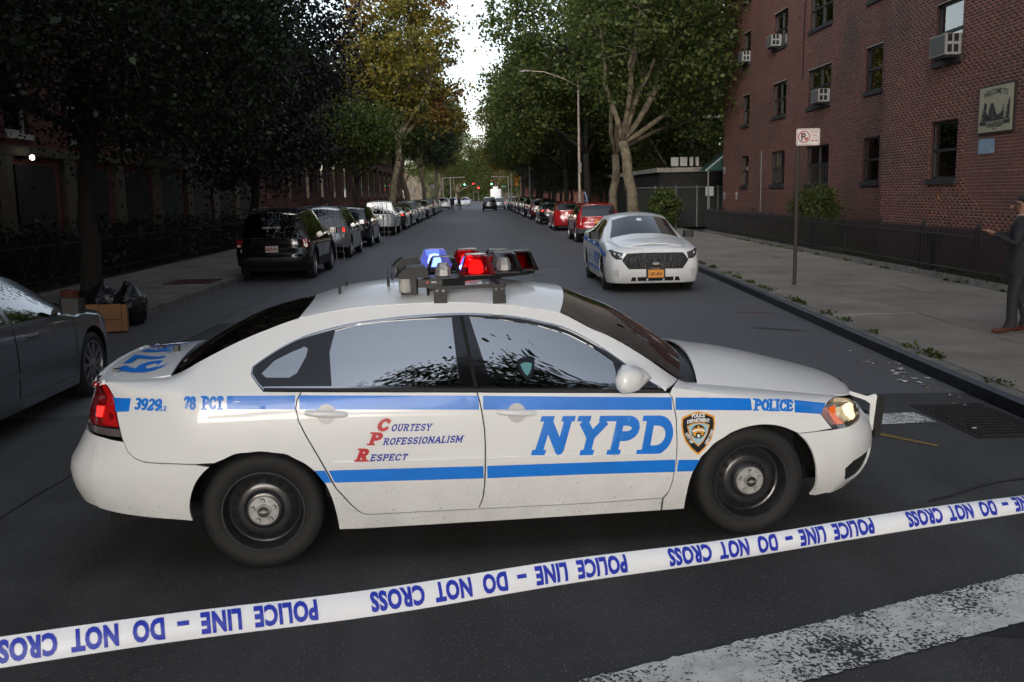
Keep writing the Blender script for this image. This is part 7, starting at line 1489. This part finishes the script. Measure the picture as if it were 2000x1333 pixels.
VAN = empty('white_van', (3.9, 196, 0), 0, 'tall white van waiting at the far junction', 'van', GC); MB().box((-1.05, -2.8, .4), (1.05, 2.0, 3.0), bev=.12).obj('body', WT, VAN); MB().box((-.9, -2.83, 1.6), (.9, -2.8, 2.5)).obj('window', GLOSSB, VAN); MB().box((-.5, -2.2, 3.0), (.5, 1, 3.5), bev=.1).obj('roof_box', WT, VAN)
for s in (-1, 1):
    for y in (-1.9, 1.3): alloy_wheel(VAN, s * .92, y, .36, s, 5); VAN.children[-1].rotation_euler = (0, 0, R(90) * s)
for (x, y, z, lb) in ((-.6, 240, 4.6, 'lowest distant red lamp over the road'), (.6, 240, 3.6, 'middle distant red lamp over the road')):
    r = empty('traffic_light', (x, y, 0), 0, lb, 'traffic light', 'traffic lights down the street'); MB().lathe([(0, -.2), (.2, -.17), (.26, 0), (.2, .17), (0, .2)], 10, (0, 0, z)).obj('lamp', RLT, r); MB().box((-.2, .1, z - .6), (.2, .4, z + .6)).obj('housing', GAP, r); MB().tube([(0, .3, 0), (0, .3, z)], .06, 6).obj('mast', POLE2, r)
# the second patrol car
PT = P_sedan(.965, .075, .06, exp=4.0, capf=.05, xf0=1.72, front=[(.15, 2.34), (.25, 2.42), (.45, 2.45), (.6, 2.445), (.75, 2.41), (.85, 2.37)], ftop=(2.36, .885), mm=BLACKP, hm=WHITE)
TA, BT = vehicle('police_sedan', PT, WHITE, 'white police sedan facing the viewer with black honeycomb grille and orange plate', 'police car', (3.57, 21.5, 0), R(-90), wheel=8, wheel_mat=STEEL, glassm=CARGLASS)
n = BT.n; E_ = n - 1.0001; SPT = dict(S=BT.S, gap=0, step=.04)
GRL = mat('black_grille', (.008, .008, .009), .4); t = GRL.node_tree; b = t.nodes['Principled BSDF']; tc = N(t, 'ShaderNodeTexCoord'); vo = N(t, 'ShaderNodeTexVoronoi', feature='DISTANCE_TO_EDGE'); vo.inputs['Scale'].default_value = 26; t.links.new(tc.outputs['Object'], vo.inputs['Vector'])
bp = N(t, 'ShaderNodeBump'); bp.inputs['Strength'].default_value = .8; bp.inputs['Distance'].default_value = .02; bp.invert = True; t.links.new(vo.outputs['Distance'], bp.inputs['Height']); t.links.new(bp.outputs[0], b.inputs['Normal'])
gp = [(E_, 2.95), (n - 2.45, 2.95), (n - 3.35, 4.35), (n - 2.75, 5.75), (E_, 5.85)]
gr = skin_panel('grille', gp, GRL, TA, off=.006, depth=.006, **SPT); skin_panel('grille_surround', [(E_, 2.8), (n - 2.5, 2.8), (n - 3.5, 4.35), (n - 2.8, 5.9), (E_, 6.0)], BLACKP, TA, holes=[gp[:0] + [(E_, 2.95), (n - 2.45, 2.95), (n - 3.35, 4.35), (n - 2.75, 5.75), (E_, 5.85)]], off=.012, depth=.012, S=BT.S, gap=.0005, step=.04)
V, F = fill([np.array(arc(0, 0, .075, .03, 0, 360, 20)[:-1])]); mesh('badge', [(2.478, v[0], .60 + v[1]) for v in V], F, CHROME, gr)
skin_panel('lower_intake', [(E_, .55), (n - 2.35, .55), (n - 2.15, 1.35), (E_, 1.35)], GAP, TA, off=.005, depth=0, **SPT)
for k in (1.35, 1.85): skin_panel('intake_bar', [(n - k - .05, .5), (n - k + .03, .5), (n - k + .03, 1.38), (n - k - .05, 1.38)], WHITE, TA, off=.012, depth=.01, **SPT)
for nm, q, m_, of in (('fog_recess_shade', [(n - 4.2, 1.3), (n - 5.3, 1.5), (n - 5.5, 2.55), (n - 4.0, 2.75)], mat('recess_shade_white', (.5, .5, .5)), .003), ('headlight', [(n - 3.5, 4.55), (n - 4.6, 4.6), (n - 5.9, 5.3), (n - 6.9, 6.9), (n - 6.5, 7.5), (n - 5.4, 6.85), (n - 4.2, 6.3), (n - 3.45, 6.0)], mat('smoked_lamp', (.05, .05, .055), .1, coat=1.), .006), ('lamp_projector', [(n - 4.0, 5.0), (n - 4.5, 5.05), (n - 4.5, 5.75), (n - 4.0, 5.7)], CHROME, .010), ('lamp_projector', [(n - 4.9, 5.4), (n - 5.6, 5.8), (n - 5.5, 6.25), (n - 4.9, 5.95)], TLW, .010)):  # fog recess is a flat greyer panel with its shade painted in
    skin_panel(nm, q, m_, TA, off=of, depth=0, **SPT)
pl = number_plate(TA, 2.482, 0, .40, 1, None, PLATE_O, PLBLK); flat_text('lettering', 'GSR-4039', PLBLK, pl, (2.4895, 0, .362), (0, 1, 0), (0, 0, 1), .085, .002, .74); MB().box((2.47, -.165, .475), (2.4885, .165, .515)).obj('plate_header', PLBLK, pl); flat_text('lettering', 'NEW YORK', PLATE_O, pl, (2.4895, 0, .482), (0, 1, 0), (0, 0, 1), .03, .0005, .9)
MB().box((2.40, -.19, .30), (2.475, .19, .53)).obj('plate_bracket', BLACKP, TA)
be = lambda x: pchip([x], PT['belt'])[0, 0]
for x0, x1 in ((-2.0, 1.0), (1.08, 2.0)): skin_panel('blue_stripe', [BT.pt(x, be(x) - .14) for x in np.linspace(x0, x1, 20)] + [BT.pt(x, be(x) - .055) for x in np.linspace(x1, x0, 20)], BLUE, TA, off=.003, depth=0, mirror=True, **SPT)
skin_panel('blue_stripe', [BT.pt(x, .36) for x in np.linspace(-.95, 1.0, 20)] + [BT.pt(x, .43) for x in np.linspace(1.0, -.95, 20)], BLUE, TA, off=.003, depth=0, **SPT)
P_, wd = slab_text('NYPD', .26, 1., .15, .085); V, F = union_mesh([p for _, p in P_], .15); body_print(BT, TA, [(.12 + v[0] / wd * .86, .50 + v[1] * .25) for v in V], F, BLUE)
for i_, wd_ in enumerate(('COURTESY', 'PROFESSIONALISM', 'RESPECT')):
    V, F = font_mesh(wd_, .075, .001, .8); body_print(BT, TA, [(-.85 + v[0], .68 - i_ * .09 + v[1]) for v in V], F, DBLUE)
V, F = fill([resample(shield(1.) * .2, .03)], (), .05); body_print(BT, TA, [(1.08 + v[0] * .9, .66 + v[1]) for v in V], F, NAVY)
mesh('paper', [(1.02, -.1, 1.31), (1.02, .0, 1.31), (.96, .0, 1.36), (.96, -.1, 1.36)], [(0, 1, 2, 3)], WVIN, TA); bpy.data.objects['paper'].location = (-.27, 0, .10)
mesh('inspection_sticker', [(1.02, .60, 1.10), (1.02, .50, 1.10), (.98, .50, 1.15), (.98, .60, 1.15)], [(0, 1, 2, 3)], mat('sticker', (.4, .55, .5), .6), TA)
# ------------------------------------------------------------------ people
SKIN = mat('skin', (.22, .115, .075), .6); SUIT = mat('grey_suit', (.009, .010, .013), .85, var=(60, .25), bump=(9, .9)); TROU = mat('grey_trousers', (.013, .013, .015), .85, var=(60, .25), bump=(8, .9)); SHOE = mat('brown_shoe', (.075, .024, .014), .4); HAIR = mat('dark_hair', (.008, .007, .006), .7); SHIRT = mat('white_shirt', (.6, .62, .66), .8); BLKC = mat('black_cloth', (.008, .008, .009), .9)
def person(name, loc, rz, label, h=1.75, top=SUIT, legs=TROU, shoe=SHOE, arm=None, hair=HAIR, group=None, jacket=True, skin=SKIN, glasses=False):
    """figure facing +x; arm: (elbow, wrist) of each side as offsets from the shoulder"""
    k = h / 1.76; V = []; E = []; Rr = []
    def v(p, r_, par=None):
        V.append(p); Rr.append(r_ if hasattr(r_, '__len__') else (r_, r_))
        if par is not None: E.append((par, len(V) - 1))
        return len(V) - 1
    pel = v((0, 0, .96), (.135, .165)); wa = v((0, 0, 1.10), (.125, .155), pel); ch = v((.0, 0, 1.27), (.135, .18), wa); uc = v((-.01, 0, 1.41), (.11, .16), ch); nk = v((.0, 0, 1.50), .058, uc); hb = v((.025, 0, 1.565), .068, nk); hd = v((.035, 0, 1.64), (.098, .078), hb); v((.02, 0, 1.715), (.075, .062), hd)
    for s in (-1, 1):
        hp = v((0, s * .095, .86), .098, pel); kn = v((.025 + .02 * s, s * .115, .50), .072, hp); an = v((-.01 + .06 * s, s * .12, .11), .052, kn); v((-.05 + .06 * s, s * .12, .05), .045, an); b_ = v((.08 + .06 * s, s * .135, .045), .042, an); v((.19 + .06 * s, s * .145, .035), .03, b_)
        el, wr = (arm or {}).get(s, ((-.03, s * .06, -.29), (.04, s * .05, -.54))); sh_ = v((-.01, s * .185, 1.40), .075, uc); so_ = np.array((-.01, s * .185, 1.40)); e_ = v(tuple(so_ + el), .053, sh_); w_ = v(tuple(so_ + wr), .036, e_)
        d = np.array(wr) - np.array(el); d /= np.linalg.norm(d); sd = np.cross(d, [0, 0, 1]); sd = sd / np.linalg.norm(sd) if np.linalg.norm(sd) > .2 else np.array([1., 0, 0]); pa = v(tuple(so_ + wr + d * .07), (.03, .038), w_)
        for q in range(4): f1 = v(tuple(so_ + wr + d * .12 + sd * (q - 1.5) * .02), .0095, pa); v(tuple(so_ + wr + d * (.165 + .01 * (q in (1, 2))) + sd * (q - 1.5) * .02 + np.array([0, 0, -.02])), .008, f1)
        t1 = v(tuple(so_ + wr + d * .06 + sd * .045), .011, w_); v(tuple(so_ + wr + d * .10 + sd * .055), .009, t1)
    me = bpy.data.meshes.new('body'); me.from_pydata([tuple(c * k for c in p) for p in V], E, []); ob = bpy.data.objects.new('body', me); COL.objects.link(ob)
    sm = ob.modifiers.new('s', 'SKIN')
    for d_, r_ in zip(me.skin_vertices[0].data, Rr): d_.radius = (r_[0] * k, r_[1] * k)
    me.skin_vertices[0].data[0].use_root = True; ss_ = ob.modifiers.new('u', 'SUBSURF'); ss_.levels = 2; ss_.render_levels = 2
    dg = bpy.context.evaluated_depsgraph_get(); ev = bpy.data.meshes.new_from_object(ob.evaluated_get(dg)); bpy.data.objects.remove(ob); root = empty(name, loc, rz, label, 'person', group)
    for m_ in (top, legs, shoe, skin): ev.materials.append(m_)
    hands = []
    for s in (-1, 1):
        el, wr = (arm or {}).get(s, ((-.03, s * .06, -.29), (.04, s * .05, -.54))); d = np.array(wr) - np.array(el); d /= np.linalg.norm(d); hands.append((np.array((-.01, s * .185, 1.40)) + wr + d * .015, d))
    for p in ev.polygons:
        c = np.array(p.center) / k; i_ = 0
        if c[2] > 1.50: i_ = 3
        elif c[2] < .095: i_ = 2
        elif c[2] < .93 and abs(c[1]) < .24: i_ = 1
        for hp, d in hands:
            if (c - hp) @ d > 0 and np.linalg.norm(c - hp) < .25: i_ = 3
        p.material_index = i_; p.use_smooth = True
    link('body', ev, root)
    def ring(rows, m_, nm, n_=22, front=0.):
        V_ = []; F_ = []
        for (z, rx, ry, x) in rows: V_ += [((x + rx * math.cos(a)) * k, ry * math.sin(a) * k, z * k) for a in np.linspace(0, 2 * math.pi, n_, endpoint=False)]
        for i in range(len(rows) - 1): F_ += [(i * n_ + j, i * n_ + (j + 1) % n_, (i + 1) * n_ + (j + 1) % n_, (i + 1) * n_ + j) for j in range(n_)]
        return mesh(nm, V_, F_, m_, root, True)
    if jacket: ring([(.76, .175, .225, 0), (.86, .17, .215, 0), (1.0, .155, .195, 0), (1.14, .148, .185, 0), (1.28, .155, .20, 0), (1.38, .14, .185, -.01), (1.455, .10, .12, -.01), (1.475, .075, .085, -.005)], top, 'jacket'); ring([(1.47, .07, .078, 0), (1.515, .066, .072, .005)], SHIRT, 'collar')
    ring([(1.59, .030, .066, -.062), (1.64, .066, .082, -.034), (1.69, .092, .083, -.004), (1.725, .082, .072, .006), (1.748, .052, .046, .008), (1.757, .0, .0, .01)], hair, 'hair')
    MB().box((.118 * k, -.011 * k, 1.60 * k), (.150 * k, .011 * k, 1.632 * k), bev=.004).obj('nose', skin, root); 
    for s in (-1, 1): MB().lathe([(0, -.012), (.018, -.008), (.024, .0), (.018, .008), (0, .012)], 8, (.02 * k, s * .088 * k, 1.625 * k), 'y').obj('ear', skin, root); MB().lathe([(0, 0), (.010, .003), (.0, .006)], 8, (.118 * k, s * .034 * k, 1.645 * k), 'x').obj('eye', HAIR, root)
    MB().box((.112 * k, -.022 * k, 1.572 * k), (.126 * k, .022 * k, 1.579 * k)).obj('mouth', mat('lips', (.16, .06, .05), .6), root)
    if glasses: MB().tube([(.02 * k, .094 * k, 1.65 * k), (.13 * k, .085 * k, 1.652 * k), (.145 * k, .0, 1.652 * k), (.13 * k, -.085 * k, 1.652 * k), (.02 * k, -.094 * k, 1.65 * k)], .005, 5).obj('glasses', GAP, root)
    return root
MAN = person('person', (6.86, 11.8, .155), R(140), 'man in a dark grey suit and brown shoes standing on the pavement, hand raised', 1.75, arm={1: ((.02, .12, -.25), (.24, .06, -.13)), -1: ((.0, -.08, -.27), (.12, .04, -.24))}, glasses=True); MAN.scale = (1.12, 1.2, 1)
person('person', (7.42, 12.35, .155), R(200), 'figure in black at the right picture edge beyond the suited man', 1.78, BLKC, BLKC, BLKC, skin=mat('skin_warm', (.26, .11, .06), .6))
person('person', (-7.15, 46.2, .16), R(-60), 'woman with bare shoulders walking behind the silver estate', 1.66, SKIN, BLKC, BLKC, jacket=False)
person('person', (-3.1, 124, 0), R(80), 'officer in dark uniform standing in the road near the double parked cars', 1.80, BLKC, BLKC, BLKC)
person('person', (-2.3, 131, 0), R(-40), 'second officer in dark uniform farther off in the road', 1.78, BLKC, BLKC, BLKC)
# ------------------------------------------------------------------ rubbish at the kerb
from mathutils import noise as mnoise
BAG = mat('black_bag', (.008, .008, .009), .32, var=(9, .4))
def rubbish_bag(x, y, z, rx, ry, rz_, seed, label):
    bm = bmesh.new(); bmesh.ops.create_icosphere(bm, subdivisions=5, radius=1)
    for v in bm.verts:
        p = v.co.copy(); f = 1 + .20 * mnoise.noise(p * 1.6 + Vector((seed, 0, 0))) + .07 * mnoise.noise(p * 5 + Vector((0, seed, 0))) + .035 * abs(mnoise.noise(p * 13)); top_ = max(0, p.z - .72)
        v.co = Vector((p.x * rx * f * (1 - top_ * 1.5), p.y * ry * f * (1 - top_ * 1.5), max(-.8, p.z * (1 + top_ * 1.1)) * rz_ * f))
        v.co.z = max(v.co.z, -rz_ * .82)
    me = bpy.data.meshes.new('bag'); bm.to_mesh(me); bm.free(); me.materials.append(BAG); me.polygons.foreach_set('use_smooth', [True] * len(me.polygons))
    o = link('rubbish_bag', me, None, (x, y, z + rz_ * .82)); tag(o, label, 'rubbish bag', 'rubbish bags on the kerb'); return o
rubbish_bag(-6.30, 16.25, .15, .30, .30, .26, 1.2, 'black rubbish bag slumped behind the cardboard box'); rubbish_bag(-5.80, 16.0, .0, .27, .30, .33, 7.7, 'round black rubbish bag standing in the gutter by the cardboard')
CB = mat('cardboard', (.30, .14, .055), .85, var=(3, .15)); cbx = empty('cardboard_box', (-5.80, 14.95, .0), R(14), 'flattened brown cardboard box leaning on the rubbish bags', 'box')
for a, b_, nm in (((-.36, -.04, .02), (-.10, .04, .46), 'panel'), ((-.095, -.045, .02), (.22, .035, .45), 'panel'), ((.225, -.03, .02), (.30, .20, .44), 'panel'), ((-.36, .03, .42), (.22, .16, .45), 'flap')): MB().box(a, b_).obj(nm, CB, cbx)
for c in cbx.children: c.rotation_euler = (R(-12), 0, 0)
MB().box((-.30, -.048, .215), (.2, -.046, .225)).obj('crease', TRIMS, cbx); cbx.children[-1].rotation_euler = (R(-12), 0, 0)
pot = empty('plant_pot', (-7.4, 17.5, .155), 0, 'rust red bucket on the pavement beside the rubbish bags', 'bucket'); MB().lathe([(.0, 0), (.12, 0), (.155, .26), (.17, .27), (.17, .30), (.15, .30), (.12, .05), (0, .05)], 20).obj('bucket_body', mat('rust_red', (.13, .035, .018), .8), pot, True, sharp=40)
# ------------------------------------------------------------------ police tape across the foreground
TAPE = mat('white_tape', (.78, .80, .84), .35, spec=.5); TBLUE = mat('tape_blue', (.012, .03, .40), .45)
a_, b_ = np.array([-1.189, 2.233, .962]), np.array([1.98, 3.30, .892]); tl = np.linalg.norm(b_ - a_); td = (b_ - a_) / tl; TW = .075
def tape_pt(s, t, off=0.):
    """s metres along from the left frame edge, t -0.5..0.5 across (up)"""
    c = a_ + td * s; u_ = s / tl; c = c + np.array([0, 0, -.022 * math.sin(math.pi * min(max((u_ + .2) / 1.4, 0), 1)) + .004 * math.sin(s * 5.1)])
    side = np.array([td[1], -td[0], 0.]); side /= np.linalg.norm(side)   # horizontal, towards the viewer
    roll = R(18 + 10 * u_ + 5 * math.sin(s * 2.3) + 2.5 * math.sin(s * 7.1 + 1)); bend = R(36 + 80 * u_ + 14 * math.sin(s * 3.7)); ang = roll + bend * (t - .0)
    # a shallow arc across the width: integrate the direction
    y = z = 0.; n_ = 6
    for i in range(n_): th = roll + bend * t * (i + .5) / n_; y += -math.sin(th) * TW * t / n_; z += math.cos(th) * TW * t / n_
    nrm = side * math.cos(ang) + np.array([0, 0, 1]) * math.sin(ang)
    return c + side * y + np.array([0, 0, z]) + nrm * off
TP = empty('police_tape', (0, 0, 0), 0, 'white police line tape with blue lettering strung across the foreground', 'tape'); ns, nt_ = 320, 14; V = []; F = []
for i in range(ns + 1):
    for j in range(nt_ + 1): V.append(tape_pt(-.8 + (tl + 2.2) * i / ns, j / nt_ - .5))
for i in range(ns): F += [(i * (nt_ + 1) + j, (i + 1) * (nt_ + 1) + j, (i + 1) * (nt_ + 1) + j + 1, i * (nt_ + 1) + j + 1) for j in range(nt_)]
mesh('ribbon', V, F, TAPE, TP, True)
for k in range(-1, 5):
    V2, F2 = font_mesh('POLICE  LINE  \u2013  DO  NOT  CROSS', 1., .05, 1., 'LEFT', 1.08); V2, F2 = cut_up(V2, F2); V2 = V2 / [V2[:, 0].max(), .72]
    end = .771 + .945 * k
    if end < -.1 or end - .8 > tl + .6: continue
    mesh('lettering', [tape_pt(end - v[0] * .80, .34 - v[1] * .68, .0022) for v in V2], F2, TBLUE, TP)
